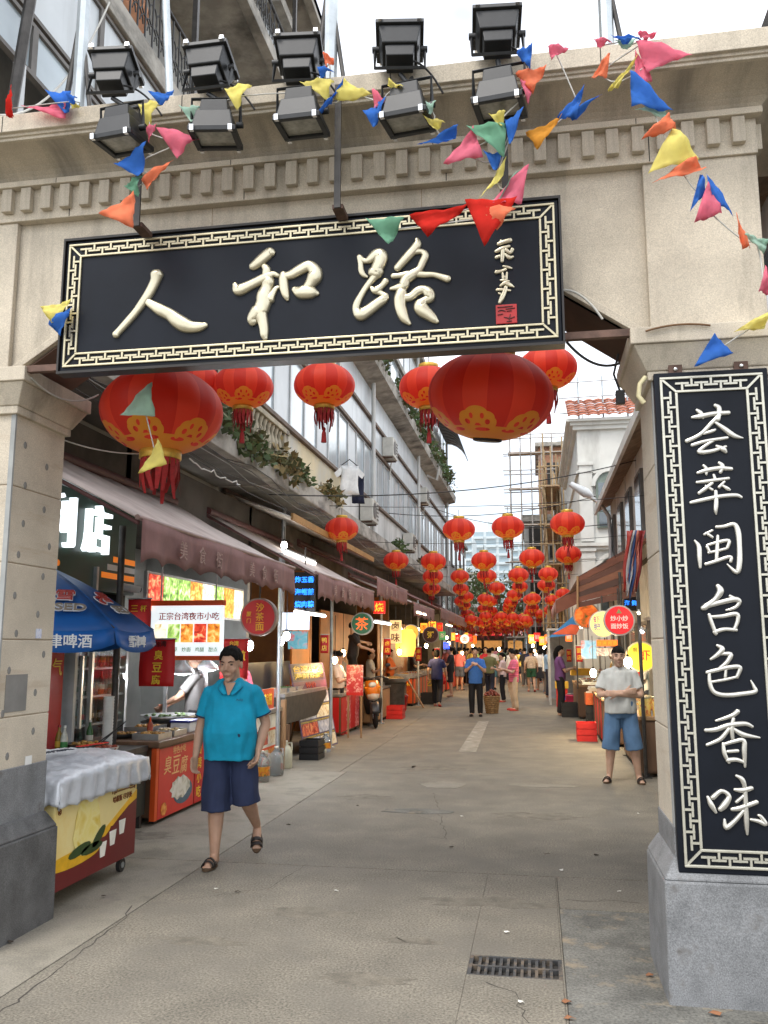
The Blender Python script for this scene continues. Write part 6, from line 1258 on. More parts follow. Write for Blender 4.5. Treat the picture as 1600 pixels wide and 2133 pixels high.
MB().box(.3, 1.2, 26.5, 28.5, 2.2, 2.26).build('roof', alum, gf); MB().box(.38, 1.12, 28.38, 28.42, .1, 2.2).build('back_panel', M('booth panel', (.25, .26, .28), .5), gf)
for i in range(8): board_sign('glowing stall sign in the far right row, %s from the plank awning' % ('first', 'second', 'third', 'fourth', 'fifth', 'sixth', 'seventh', 'eighth')[i], 1178 - 11 * i, 1192 - 11 * i, 1318 + 4 * (i % 3), 1336 + 4 * (i % 3), 26 + 2.4 * i, (lito, lity, litr, lity)[i % 4], '鲜', wht_l)
# basket with fruit
p = G(1025, 1486); t = thing('wicker_basket', 'tall wicker basket heaped with red fruit beside the man in blue', 'basket', (p.x, p.y, 0))
for k in range(9): MB().lathe([(.155 + .007 * k, .05 * k + .003), (.168 + .007 * k, .05 * k + .025), (.16 + .007 * k, .05 * k + .047)], 18, (p.x, p.y, 0)).build('weave_band', wicker, t)
m = MB()
for i in range(60): a = random.random() * 6.28; q = random.random() ** .5 * .2; m.ell((p.x + q * math.cos(a), p.y + q * math.sin(a), .46 + (.2 - q) * .6 + random.random() * .03), .03, 7, 5)
tag(m.build('fruit', M('dark red fruit', (.28, .06, .03), .4, var=.5, vs=15), t), kind='stuff')
# street lamp on the right
a = PY(1190, 1010, 22); t = thing('street_lamp', 'grey curved arm street lamp in front of the white house', 'street lamp', (1.9, 22, 0))
pts = [PY(*q, 22) for q in ((1272, 1230), (1272, 1120), (1268, 1075), (1252, 1050), (1225, 1032))]
MB().tube([(pts[0].x, 22, 0)] + pts, .05, 8).build('pole', alum, t); h = [PY(*q, 22) for q in ((1235, 1035), (1188, 1008))]; MB().tube([h[0], h[0].lerp(h[1], .3), h[1]], [.05, .13, .07], 8).build('lamp_head', M('lamp head', (.5, .52, .53), .4), t)
# ================================================================ LANTERNS
def lantern_mat():
    m = bpy.data.materials.new('red lantern silk with gold print'); m.use_nodes = True; n, l = m.node_tree.nodes, m.node_tree.links; b = n['Principled BSDF']
    tc_ = n.new('ShaderNodeTexCoord'); sp = n.new('ShaderNodeSeparateXYZ'); l.new(tc_.outputs['Object'], sp.inputs[0])
    def mth(op, a, b_=None, c_=None):
        q = n.new('ShaderNodeMath'); q.operation = op
        for i, v in enumerate((a, b_, c_)):
            if v is None: continue
            if isinstance(v, (int, float)): q.inputs[i].default_value = v
            else: l.new(v, q.inputs[i])
        return q.outputs[0]
    th = mth('ARCTAN2', sp.outputs['Y'], sp.outputs['X']); z = sp.outputs['Z']
    a = mth('SUBTRACT', mth('FRACT', mth('MULTIPLY_ADD', th, 6 / (2 * math.pi), 6.25)), .5)
    aa = mth('ABSOLUTE', a)
    def ell(u, uc, ur, zc, zr): return mth('LESS_THAN', mth('ADD', mth('POWER', mth('DIVIDE', mth('SUBTRACT', u, uc), ur), 2), mth('POWER', mth('DIVIDE', mth('SUBTRACT', z, zc), zr), 2)), 1)
    g1 = mth('MAXIMUM', ell(aa, .0, .2, -.185, .06), mth('MAXIMUM', ell(aa, .17, .16, -.215, .055), ell(aa, .3, .08, -.245, .04)))
    holes = mth('MAXIMUM', ell(aa, .1, .035, -.195, .02), ell(aa, .2, .05, -.235, .018))
    g1 = mth('MULTIPLY', g1, mth('SUBTRACT', 1, holes))
    band = mth('LESS_THAN', z, -.262); a2 = mth('ABSOLUTE', mth('SUBTRACT', mth('FRACT', mth('MULTIPLY', th, 9 / (2 * math.pi))), .5))
    bh = mth('MULTIPLY', ell(a2, 0, .28, -.285, .012), 1); band = mth('MULTIPLY', band, mth('SUBTRACT', 1, bh))
    topb = mth('GREATER_THAN', z, .315)
    gold_ = mth('MINIMUM', 1, mth('ADD', mth('MAXIMUM', g1, band), topb))
    seg = mth('GREATER_THAN', mth('FRACT', mth('MULTIPLY_ADD', th, 8 / (2 * math.pi), 8.1)), .5)
    r1 = n.new('ShaderNodeMix'); r1.data_type = 'RGBA'; r1.inputs['A'].default_value = (.74, .05, .022, 1); r1.inputs['B'].default_value = (.88, .09, .036, 1); l.new(seg, r1.inputs['Factor'])
    mx_ = n.new('ShaderNodeMix'); mx_.data_type = 'RGBA'; l.new(gold_, mx_.inputs['Factor']); l.new(r1.outputs['Result'], mx_.inputs['A']); mx_.inputs['B'].default_value = (.88, .50, .05, 1)
    l.new(mx_.outputs['Result'], b.inputs['Base Color']); b.inputs['Roughness'].default_value = .55; b.inputs['Sheen Weight'].default_value = .2
    tr = n.new('ShaderNodeBsdfTranslucent'); l.new(mx_.outputs['Result'], tr.inputs['Color']); ms = n.new('ShaderNodeMixShader'); ms.inputs[0].default_value = .56
    l.new(b.outputs[0], ms.inputs[1]); l.new(tr.outputs[0], ms.inputs[2]); l.new(ms.outputs[0], n['Material Output'].inputs['Surface']); return m
lmat = lantern_mat(); goldfoil = M('gold foil', (.62, .38, .06), .4, metal=.4, var=.2, vs=20); tass = M('red tassel', (.30, .012, .012), .8, var=.3, vs=30)
def lantern_proto(ribs, seg, fine):
    t = thing('red_lantern', '', 'lantern'); m = MB(); rg = []
    for i in range(seg + 1):
        a = -math.pi / 2 + math.pi * i / seg; a = max(-1.28, min(1.28, a)); q = math.cos(a)
        rg.append([Vector((math.cos(th) * q * .5 * (1 - .016 * (1 - abs(math.sin(th * ribs / 2)))), math.sin(th) * q * .5 * (1 - .016 * (1 - abs(math.sin(th * ribs / 2)))), math.sin(a) * .355)) for th in [2 * math.pi * k / (ribs * (4 if fine else 2)) for k in range(ribs * (4 if fine else 2))]])
    m.rings(rg, caps=False).build('silk_body', lmat, t)
    MB().lathe([(.165, .325), (.17, .33), (.17, .40), (.16, .405)], 18).build('top_cap', goldfoil, t); MB().lathe([(.165, -.405), (.17, -.40), (.17, -.335), (.16, -.33)], 18).build('bottom_cap', goldfoil, t)
    m = MB(); nn = 16 if fine else 9
    for k in range(nn):
        a = 6.283 * k / nn; x, y = .155 * math.cos(a), .155 * math.sin(a); L_ = random.uniform(.22, .36) if fine else .24
        u = Vector((-math.sin(a), math.cos(a), 0)) * (.026 if fine else .04); p0, p1, p2 = Vector((x, y, -.40)), Vector((x * 1.05 + random.uniform(-.02, .02), y * 1.05 + random.uniform(-.02, .02), -.4 - L_ * .5)), Vector((x * .95 + random.uniform(-.03, .03), y * .95, -.4 - L_))
        m.add([p0 - u, p0 + u, p1 + u * .9, p1 - u * .9, p2 + u * .5, p2 - u * .5], [(0, 1, 2, 3), (3, 2, 4, 5)])
    m.build('fringe', tass, t)
    m = MB(); m.tube([(0, 0, -.4), (0, 0, -.72)], .006, 5); m.ell((0, 0, -.73), (.03, .03, .035), 8, 6); m.lathe([(.02, -.75), (.035, -.80), (.045, -.95)], 8); m.build('tassel', tass, t)
    MB().tube([(0, 0, .40), (0, 0, .62)], .008, 5).build('hanging_cord', wire_blk, t); return t
Lbig = lantern_proto(16, 20, True); Lsm = lantern_proto(12, 12, False); usedL = set()
def put_lantern(proto, px, py, rpx, label, D=.60, rz=0, tilt=0, group='red lanterns strung over the street', fixed=None):
    if fixed: c = Vector(fixed)
    else:
        d = FPX * D / (2 * rpx); q = _ray(px, py); c = _c + q / (q.dot(_fw)) * d
    o = proto if id(proto) not in usedL else dup(proto); usedL.add(id(proto))
    o.location = c; o.scale = (D, D, D); o.rotation_euler = (tilt, tilt * .5, rz); o['label'] = label; o['category'] = 'lantern'; o['group'] = group; return c
LC = []
LC.append(put_lantern(Lbig, 338, 858, 126, 'big red lantern hanging in the left of the gateway with pale flags caught on it', .84, .35)); LC.append(put_lantern(Lbig, 1022, 826, 131, 'biggest red lantern hanging in the right of the gateway, seen from below', .84, .1, R(10)))
big2 = [o for o in bpy.data.objects if o.parent is None and o.get('label', '').startswith('biggest red')][0]
for ch in list(big2.children):
    if ch.name.split('.')[0] in ('fringe', 'tassel', 'bottom_cap'): bpy.data.objects.remove(ch)
MB().lathe([(.10, -.36), (.115, -.355), (.115, -.325), (.10, -.32)], 18).build('bottom_ring', plain('dark ring', (25, 12, 8), .6), big2, local=True)
second = [(400, 800, 63, 'red lantern half hidden behind the big left lantern'), (507, 806, 63, 'red lantern just right of the big left lantern'), (676, 803, 64, 'red lantern at the middle of the second row with a long tassel'), (893, 808, 62, 'red lantern half hidden behind the big right lantern, on its left'), (1140, 768, 62, 'red lantern half hidden behind the big right lantern, on its right')]
for x, y, r_, lab in second: LC.append(put_lantern(Lbig, x, y, r_, lab, .60, random.random() * 3))
row3 = [(712, 1102, 35), (956, 1103, 34), (1058, 1098, 34), (1182, 1091, 36)]; od = ('leftmost', 'second from left', 'third from left', 'fourth from left', 'rightmost')
for i, (x, y, r_) in enumerate(row3): LC.append(put_lantern(Lbig, x, y, r_, 'red lantern in the first row past the gateway pair, ' + ('leftmost', 'second from left', 'third from left', 'rightmost')[i], .60, random.random() * 3))
for o in bpy.data.objects:
    if o.name.startswith('tassel') and o.parent and o.parent.get('label', '').startswith('big red lantern'): bpy.data.objects.remove(o); break
rows = [[(825, 1168, 27), (903, 1170, 27), (1008, 1168, 27), (1108, 1162, 27), (1184, 1155, 27)], [(902, 1201, 22), (958, 1201, 20), (1014, 1200, 21), (1080, 1198, 22), (1142, 1196, 21)], [(899, 1226, 19), (960, 1227, 17), (1035, 1225, 18), (1083, 1222, 17), (1138, 1219, 19)]]
rn = ('second row past the gateway', 'third row past the gateway', 'fourth row past the gateway')
for k, rw in enumerate(rows):
    for i, (x, y, r_) in enumerate(rw): put_lantern(Lsm, x, y, r_, 'red lantern in the %s, %s' % (rn[k], od[i]), .60, random.random() * 3)
for k in range(13):
    Y = 33 + k * 3.0; n = 5
    for i in range(n):
        x = -2.75 + i * 3.6 / (n - 1) + random.uniform(-.2, .2) - .045 * (Y - 33); z = 3.55 + random.uniform(-.14, .14) - .012 * (Y - 33)
        lab = 'red lantern in the %s row past the gateway, %s' % (('fifth', 'sixth', 'seventh', 'eighth')[k], od[i]) if k < 4 else 'tiny red lantern in the dense far rows down the street'
        put_lantern(Lsm, 0, 0, 0, lab, .60, random.random() * 3, fixed=(x, Y + random.uniform(-.3, .3), z), group='red lanterns strung over the street' if k < 4 else 'far dense lanterns')
for k in range(12):
    Y = 36 + k * 3
    for i in range(6):
        put_lantern(Lsm, 0, 0, 0, 'small red lantern hanging low among the far stalls', .55, 0, fixed=(-3.3 - .045 * (Y - 33) + i * .62 + random.uniform(-.15, .15), Y, 2.9 + random.uniform(-.15, .15)), group='low far lanterns')
# suspension cables across the street
for k, (Y, z) in enumerate(((7.9, 4.55), (15.3, 4.22), (19.5, 4.05), (24.3, 4.0), (28.3, 3.98))):
    hang_wire('lantern_cable', 'thin cable carrying the %s lantern row across the street' % ('second', 'third', 'fourth', 'fifth', 'sixth')[k], (-4.2, Y, z + .1), (2.1, Y, z + .1), .12, .006)
hang_wire('overhead_cable', 'long dark cable sagging across the street in front of the long facade', PX(560, 1030, -4.0), (2.0, 17, 5.3), .25, .01); hang_wire('overhead_cable', 'dark cable running from the facade to the right house', (-4.1, 24, 5.5), (2.0, 26, 6.2), .3, .012); hang_wire('overhead_cable', 'pair of cables at the right eaves', (-4.1, 33, 7.2), (2.0, 23, 4.9), .4, .012)
for i in range(5):
    o = -.05 * i; hang_wire('facade_cable', 'messy cable along the left ledge above the awnings, %s from top' % ('first', 'second', 'third', 'fourth', 'fifth')[i], (-3.66 + random.uniform(-.05, .05), 5.6, 4.02 + o), (-3.66 + random.uniform(-.05, .05), 30, 4.25 + o), .12 + .03 * i, .006, wire_blk if i != 2 else plain('grey wire', (120, 118, 112), .7), 30, .05)
hang_wire('white_cable', 'loose white cable hanging from the left capital', PY(65, 787, 4.6), PY(205, 822, 5.3), .09, .006, wire_wht); hang_wire('white_cable', 'thin pale cable behind the big left lantern', PY(128, 915, 5.4), PY(300, 945, 5.6), .03, .005, wire_wht); hang_wire('white_cable', 'kinked white cable right of the big left lantern', PX(395, 955, -3.5), PX(500, 1010, -3.5), .02, .008, wire_wht, 14, .03)
hang_wire('black_cable', 'black cable drooping from the plaque to the right capital', PY(1180, 712, 4.62), PY(1290, 757, 4.75), .06, .008); t = thing('adapter_box', 'small black adapter box hanging from the right capital', 'adapter', PY(1292, 828, 4.9)); q = PY(1292, 828, 4.9); MB().box(q.x - .025, q.x + .025, q.y - .02, q.y + .02, q.z - .04, q.z + .04).build('box', wire_blk, t, bev=.004); MB().tube([q + Vector((0, 0, .04)), q + Vector((-.03, 0, .14)), q + Vector((0, 0, .26))], .007, 5).build('cord', wire_blk, t)
t = MB().tube([PY(*q, 4.62) for q in ((1345, 785), (1333, 800), (1330, 825), (1342, 840))], .014, 6).build('bent_pipe', plain('yellowed plastic', (200, 190, 150), .5)); tag(t, 'short curved yellowish pipe end at the top of the right pillar', 'pipe')
hang_wire('pillar_cable', 'brown cable lying along the top of the right capital', PY(1345, 690, 4.52), PY(1480, 678, 4.52), -.02, .006, plain('brown cable', (110, 80, 50), .7)); hang_wire('beam_cable', 'pale cable curling down the beam right of the plaque', PY(1170, 605, 4.6), PY(1255, 665, 4.6), -.05, .007, wire_wht)
hang_wire('roof_cable', 'pale cable looping from the balcony down to the gate top', PY(228, 5, 6.0), PY(0, 240, 4.5), .28, .008, wire_wht, 16)

# ================================================================ FLOODLIGHTS
def flood(label, c, up, yaw=0.0):
    t = thing('floodlight', label, 'floodlight', (0, 0, 0), group='black floodlights along the gate top'); W_, D_, H_ = .12, .112, .105
    MB().hexa([(-W_ * .78, -D_ * .72, 0), (W_ * .78, -D_ * .72, 0), (W_ * .78, D_ * .72, 0), (-W_ * .78, D_ * .72, 0)], [(-W_ * .95, -D_ * .95, H_), (W_ * .95, -D_ * .95, H_), (W_ * .95, D_ * .95, H_), (-W_ * .95, D_ * .95, H_)]).build('housing', blk_metal, t, bev=.006)
    MB().hexa([(-W_ * .6, -D_ * .5, -.07), (W_ * .6, -D_ * .5, -.07), (W_ * .6, D_ * .5, -.07), (-W_ * .6, D_ * .5, -.07)], [(-W_ * .66, -D_ * .6, -.001), (W_ * .66, -D_ * .6, -.001), (W_ * .66, D_ * .6, -.001), (-W_ * .66, D_ * .6, -.001)]).build('gear_box', blk_metal, t, bev=.005)
    m = MB(); a, b = W_ * 1.08, D_ * 1.08; i_ = .03
    for q in ((-a, a, -b, -b + i_), (-a, a, b - i_, b), (-a, -a + i_, -b + i_, b - i_), (a - i_, a, -b + i_, b - i_)): m.box(*q, H_ + .001, H_ + .03)
    m.build('frame', blk_metal, t, bev=.003); MB().box(-a + i_, a - i_, -b + i_, b - i_, H_ + .004, H_ + .014).build('glass', lamp_glass, t)
    for x in (-a * .8, a * .8):
        for y in (-b - .004, b + .004): MB().box(x - .011, x + .011, y - .012, y + .012, H_ + .005, H_ + .036).build('clip', chrome, t)
    m = MB(); m.tube([(-W_ * 1.12, 0, .05), (-W_ * 1.12, 0, -.10), (W_ * 1.12, 0, -.10), (W_ * 1.12, 0, .05)], .011, 4, smooth=False); m.build('yoke', blk_metal, t)
    for s_ in (-1, 1): MB().tube([(s_ * W_ * .95, 0, .05), (s_ * W_ * 1.25, 0, .05)], .018, 8).build('knob', blk_metal, t)
    t.location = c; t.rotation_euler = (R(-18) if up else R(186), 0, yaw); return t
ordn = ('leftmost', 'second', 'middle', 'fourth', 'rightmost')
FL = (((236, 168), (254, 262)), ((434, 158), (450, 250)), ((622, 142), (628, 225)), ((833, 116), (848, 216)), ((1036, 86), (1040, 186)))
for i, (u_, l_) in enumerate(FL):
    cu, cl_ = PY(*u_, 4.14), PY(*l_, 4.10); flood('upper floodlight of the %s pair along the gate top' % ordn[i], cu, True, R(random.uniform(-9, 9))); flood('lower floodlight of the %s pair, glass facing down' % ordn[i], cl_ + Vector((0, .0, .02)), False, R(random.uniform(-9, 9)))
    t = thing('floodlight_bracket', 'flat steel bracket arm joining the %s floodlight pair to the cornice' % ordn[i], 'bracket', cl_, group='floodlight brackets'); MB().tube([cu + Vector((0, 0, -.11)), cl_ + Vector((0, .04, .14))], .014, 5).build('arm', blk_metal, t); MB().tube([cl_ + Vector((0, .05, .14)), Vector((cl_.x, 4.36, 4.878))], .012, 5).build('stay', blk_metal, t)
    hang_wire('lamp_cable', 'black cable looping from the %s upper floodlight' % ordn[i], cu + Vector((.05, -.02, -.05)), cl_ + Vector((.18, .12, .12)), -.05, .006)
# posts standing on the gate roof
for i, (px, py, h, r_, lean, mt, lab) in enumerate(((163, 215, 2.4, .045, 0, steel, 'pale galvanised post at the left of the gate roof'), (366, 197, 2.4, .028, -.08, steel, 'thin leaning galvanised pipe above the left floodlights'), (689, 110, 2.2, .045, 0, steel, 'pale galvanised post in the middle of the gate roof'), (1264, 75, 2.2, .045, 0, steel, 'pale galvanised post at the right of the gate roof'), (8, 240, 2.4, .04, .10, dk_steel, 'dark leaning pole at the far left of the gate roof'))):
    b_ = PY(px, py, 5.0); b_.z = 4.86; t = thing('roof_post', lab, 'post', b_); MB().tube([b_, b_ + Vector((lean * h, 0, h))], r_, 8, smooth=r_ < .04).build('shaft', mt, t); MB().box(b_.x - .07, b_.x + .07, b_.y - .07, b_.y + .07, 4.86, 4.885).build('foot_plate', mt, t)
    if r_ > .042:
        MB().tube([b_ + Vector((.16, 0, .02)), b_ + Vector((.02, 0, 1.0))], .016, 6).build('brace', dk_steel, t)
        if px < 1000: MB().tube([b_ + Vector((-.16, 0, .02)), b_ + Vector((-.02, 0, 1.2))], .02, 6).build('brace', dk_steel, t)

# ================================================================ PENNANTS
pc = {'p': (244, 142, 164), 'b': (78, 136, 218), 'y': (250, 238, 150), 'o': (252, 156, 116), 'g': (138, 190, 160), 'G': (196, 224, 208), 'r': (228, 64, 54), 'O': (252, 190, 86)}
pmat = {k: plain('pennant ' + k, c, .95, var=.1, vs=9, translu=.55, spec=.05) for k, c in pc.items()}
strings = [
 ('bunting string of pink, yellow and blue pennants lying on the left of the cornice', 4.22, [('p', (50, 222), (135, 216), (132, 248)), ('b', (98, 190), (147, 192), (138, 238)), ('y', (142, 205), (168, 222), (150, 226)), ('b', (140, 192), (162, 205), (146, 216)), ('r', (12, 240), (22, 178), (27, 240))]),
 ('bunting string dropping from the left floodlights to the big orange pennant', 4.08, [('b', (312, 192), (362, 190), (335, 220)), ('y', (288, 215), (334, 212), (305, 262)), ('p', (305, 270), (325, 258), (310, 295)), ('p', (325, 262), (408, 285), (367, 325)), ('b', (242, 342), (303, 298), (292, 368)), ('o', (295, 370), (358, 333), (307, 392)), ('g', (258, 385), (292, 365), (285, 406)), ('o', (211, 445), (278, 403), (276, 473))]),
 ('bunting string of yellow, blue and pink pennants across the middle of the cornice', 4.06, [('G', (376, 222), (418, 225), (400, 256)), ('y', (468, 182), (520, 175), (492, 224)), ('y', (626, 168), (692, 165), (680, 204)), ('o', (674, 113), (697, 124), (680, 142)), ('b', (660, 135), (694, 145), (668, 160)), ('b', (660, 242), (716, 165), (690, 215)), ('y', (700, 208), (772, 196), (718, 168)), ('p', (775, 183), (802, 210), (780, 226)), ('b', (758, 232), (802, 205), (780, 267)), ('y', (812, 165), (840, 180), (809, 181)), ('G', (888, 213), (908, 211), (894, 240)), ('y', (882, 242), (926, 256), (905, 270)), ('b', (874, 302), (952, 262), (945, 292))]),
 ('tangled bunting string falling over the right of the plaque', 4.02, [('b', (1078, 112), (1108, 93), (1104, 142)), ('o', (1077, 155), (1136, 140), (1110, 192)), ('p', (1085, 170), (1112, 172), (1100, 216)), ('y', (1020, 240), (1052, 233), (1045, 264)), ('g', (976, 262), (1053, 258), (1048, 322)), ('p', (928, 340), (985, 268), (1004, 326)), ('b', (1008, 315), (1048, 320), (1030, 357)), ('b', (1053, 252), (1089, 226), (1062, 303)), ('y', (1000, 412), (1053, 330), (1045, 372)), ('p', (1025, 418), (1099, 343), (1085, 420)), ('G', (1014, 458), (1082, 350), (1045, 402)), ('r', (858, 450), (972, 428), (892, 490)), ('r', (973, 420), (1072, 415), (1010, 508)), ('o', (1000, 430), (1071, 430), (1035, 474)), ('g', (766, 458), (840, 455), (810, 509))]),
 ('bunting string of blue, orange and yellow pennants over the right dentils', 4.12, [('O', (1098, 278), (1167, 243), (1120, 310)), ('b', (1163, 245), (1215, 183), (1200, 244)), ('b', (1180, 240), (1252, 193), (1202, 245)), ('p', (1143, 95), (1187, 100), (1150, 122))]),
 ('long bunting string descending from the right post down past the right pillar', 4.08, [('p', (1238, 78), (1275, 84), (1250, 97)), ('b', (1275, 70), (1335, 78), (1300, 88)), ('G', (1278, 84), (1330, 80), (1300, 104)), ('p', (1330, 70), (1368, 68), (1345, 88)), ('o', (1233, 158), (1270, 108), (1264, 157)), ('y', (1268, 188), (1327, 117), (1288, 182)), ('p', (1328, 83), (1437, 111), (1350, 147)), ('p', (1325, 103), (1358, 162), (1322, 192)), ('b', (1316, 150), (1397, 228), (1318, 218)), ('G', (1325, 230), (1396, 246), (1370, 208)), ('o', (1340, 287), (1392, 236), (1406, 266)), ('y', (1356, 352), (1405, 263), (1453, 327)), ('o', (1364, 380), (1467, 352), (1440, 328)), ('b', (1441, 432), (1460, 360), (1472, 397)), ('b', (1475, 360), (1527, 442), (1480, 422)), ('p', (1449, 460), (1475, 383), (1502, 441)), ('o', (1534, 448), (1545, 512), (1562, 515)), ('G', (1553, 490), (1600, 500), (1590, 527)), ('p', (1583, 603), (1596, 553), (1606, 612))]),
 ('short bunting piece with yellow and blue pennants on the right capital', 4.46, [('y', (1534, 687), (1602, 648), (1592, 682)), ('b', (1449, 762), (1488, 698), (1524, 736))]),
 ('small yellow and blue pennants caught at the left end of the plaque', 4.36, [('y', (88, 640), (147, 625), (110, 672)), ('b', (100, 672), (147, 640), (125, 697))]),
 ('pale green and yellow pennants caught on the big left lantern', 4.86, [('G', (253, 862), (313, 798), (319, 864)), ('y', (292, 984), (330, 918), (346, 966))])]
for lab, Y, fl_ in strings:
    cs = []; P0 = PY(*fl_[0][1], Y); t = thing('bunting_string', lab, 'bunting', P0, group='strings of coloured pennants')
    for c, a, b, d in fl_:
        yo = random.uniform(-.03, .03); A_, B_, D_ = PY(*a, Y + yo), PY(*b, Y + yo), PY(*d, Y + yo); n = 9; m = MB(); ctr = (A_ + B_ + D_) / 3; cs.append(ctr + Vector((0, .03, 0))); ph = random.random() * 6; pts = []; idx = {}
        for i in range(n + 1):
            for j in range(n + 1 - i):
                u, v = i / n, j / n; p = A_ * (1 - u - v) + B_ * u + D_ * v; s_ = 1.1 + .05 * math.sin(math.pi * u) * math.sin(math.pi * (1 - u - v) + 1e-6)
                p = ctr + (p - ctr) * s_; p.y += .013 * math.sin(u * 7 + ph) + .010 * math.sin(v * 8 + ph * 1.7) + .007 * math.sin((u - v) * 19 + ph); idx[i, j] = len(pts); pts.append(p)
        fs = []
        for i in range(n):
            for j in range(n - i):
                fs.append((idx[i, j], idx[i + 1, j], idx[i, j + 1]))
                if i + j < n - 1: fs.append((idx[i + 1, j], idx[i + 1, j + 1], idx[i, j + 1]))
        m.add(pts, fs, True).build('pennant', pmat[c], t, solid=.0008)
    sp_ = []
    for p in cs: sp_.append(p)
    if len(sp_) > 1: MB().tube(smooth_path(sp_, 3), .004, 4).build('string', wire_wht, t)
# ================================================================ PEOPLE
skin = M('skin', (.49, .295, .20), .55, var=.1, vs=9, sss=.12, bump=.06, bs=120); skin_lt = M('skin light', (.54, .34, .24), .55, var=.1, vs=9, sss=.12)
hairm = M('black hair', (.009, .008, .007), .8, spec=.12, var=.4, vs=30, bump=.5, bs=90, vstretch=(1, 1, .3)); eyem = plain('eye dark', (25, 18, 15), .25, var=0); eyew = plain('eye white', (190, 180, 168), .4, var=0); lipm = M('lips', (.30, .12, .10), .5, var=0)
def cloth(name, rgb, **k): return plain(name, rgb, .85, var=.14, vs=5, bump=.25, bs=14, **k)
def fuse(m, vox, smooth=3, amp=0.0, fs=9.0, seed=0.0):
    me = bpy.data.meshes.new('tmp'); me.from_pydata(m.v, [], m.f); o = bpy.data.objects.new('tmp', me)
    r_ = o.modifiers.new('r', 'REMESH'); r_.mode = 'VOXEL'; r_.voxel_size = vox; r_.use_smooth_shade = True
    if smooth: s_ = o.modifiers.new('s', 'SMOOTH'); s_.iterations = smooth; s_.factor = .5
    out_ = evaluated(o); bpy.data.meshes.remove(me)
    if amp:
        nr = [v.normal.copy() for v in out_.vertices]
        for v, n_ in zip(out_.vertices, nr): v.co += n_ * amp * mnoise.noise(Vector((v.co.x * fs * 1.3, v.co.y * fs, v.co.z * fs * .55 + seed)))
    out_.polygons.foreach_set('use_smooth', [True] * len(out_.polygons)); return out_
def part(name, me, mat, parent):
    me.name = name; me.materials.clear(); me.materials.append(mat); o = bpy.data.objects.new(name, me); COL.objects.link(o); o.parent = parent; return o
def cap_tube(m, pts, rs, n=12, k=4):
    P = [Vector(p) for p in pts]; st = smooth_path([Vector((*p, )) for p in P], k); rr = [v.x for v in smooth_path([Vector((r_, 0, 0)) for r_ in rs], k)]
    a = (st[0] - st[1]).normalized(); b = (st[-1] - st[-2]).normalized()
    st = [st[0] + a * rr[0] * .8, st[0] + a * rr[0] * .45] + st + [st[-1] + b * rr[-1] * .45, st[-1] + b * rr[-1] * .8]; rr = [rr[0] * .35, rr[0] * .85] + rr + [rr[-1] * .85, rr[-1] * .35]
    return m.tube(st, rr, n)
def hand(m, w, d, nrm, side, curl=.5, s=1.0, thick=.0085):
    """palm and five fingers; d = direction of the hand, nrm = direction the fingers curl to"""
    d = Vector(d).normalized(); nrm = Vector(nrm); nrm = (nrm - d * nrm.dot(d)).normalized(); u = d.cross(nrm) * side
    w = Vector(w); pal = w + d * .045 * s
    m.rings([[w + d * (t_ * .088 * s) + (u * math.cos(a) * (.026 + .016 * min(1, t_ * 1.6)) + nrm * math.sin(a) * (.019 - .004 * t_)) * s for a in [6.283 * i / 10 for i in range(10)]] for t_ in (-.1, .2, .5, .8, 1.0)])
    for i, (off, ln) in enumerate(((-.032, .062), (-.011, .074), (.011, .078), (.032, .070))):
        b = w + d * .082 * s + u * off * s; c = curl * (1.0 + .12 * (3 - i)); p = b; dd = d.copy(); pts = [b - d * .012]
        pts.append(b)
        for j, f_ in enumerate((.45, .32, .23)):
            dd = (Matrix.Rotation(c * (.55 + .25 * j), 3, u * side if side > 0 else -u) @ dd) if False else (dd * math.cos(c * .62) + nrm * math.sin(c * .62)).normalized() if j == 0 else (dd + nrm * c * .55 - d * c * .22 * j).normalized()
            p = p + dd * ln * f_ * s; pts.append(p)
        m.tube(pts, [thick * s * q for q in (1.1, 1.05, 1.0, .92, .7)], 8)
    b = w + d * .02 * s + u * .03 * s; q = (d * .75 + u * .62 + nrm * .35).normalized(); m.tube([b - q * .01, b + q * .035 * s, b + (q * .06 + nrm * .012 + d * .006) * s, b + (q * .075 + nrm * .022 + d * .02) * s], [.0125 * s, .0115 * s, .0095 * s, .006 * s], 8)
BASE = dict(pel=(0, 0, .92), sho=(0, .01, 1.36), nk=(0, .0, 1.45), head=(0, -.025, 1.575), hipl=(.09, 0, .9), hipr=(-.09, 0, .9), knl=(.1, -.02, .49), knr=(-.1, -.02, .49), anl=(.1, .03, .075), anr=(-.1, .03, .075), tol=(.12, -.13, .03), tor=(-.12, -.13, .03),
            sl=(.178, .01, 1.35), sr=(-.178, .01, 1.35), el=(.24, .04, 1.08), er=(-.24, .04, 1.08), wl=(.25, -.05, .86), wr=(-.25, -.05, .86))
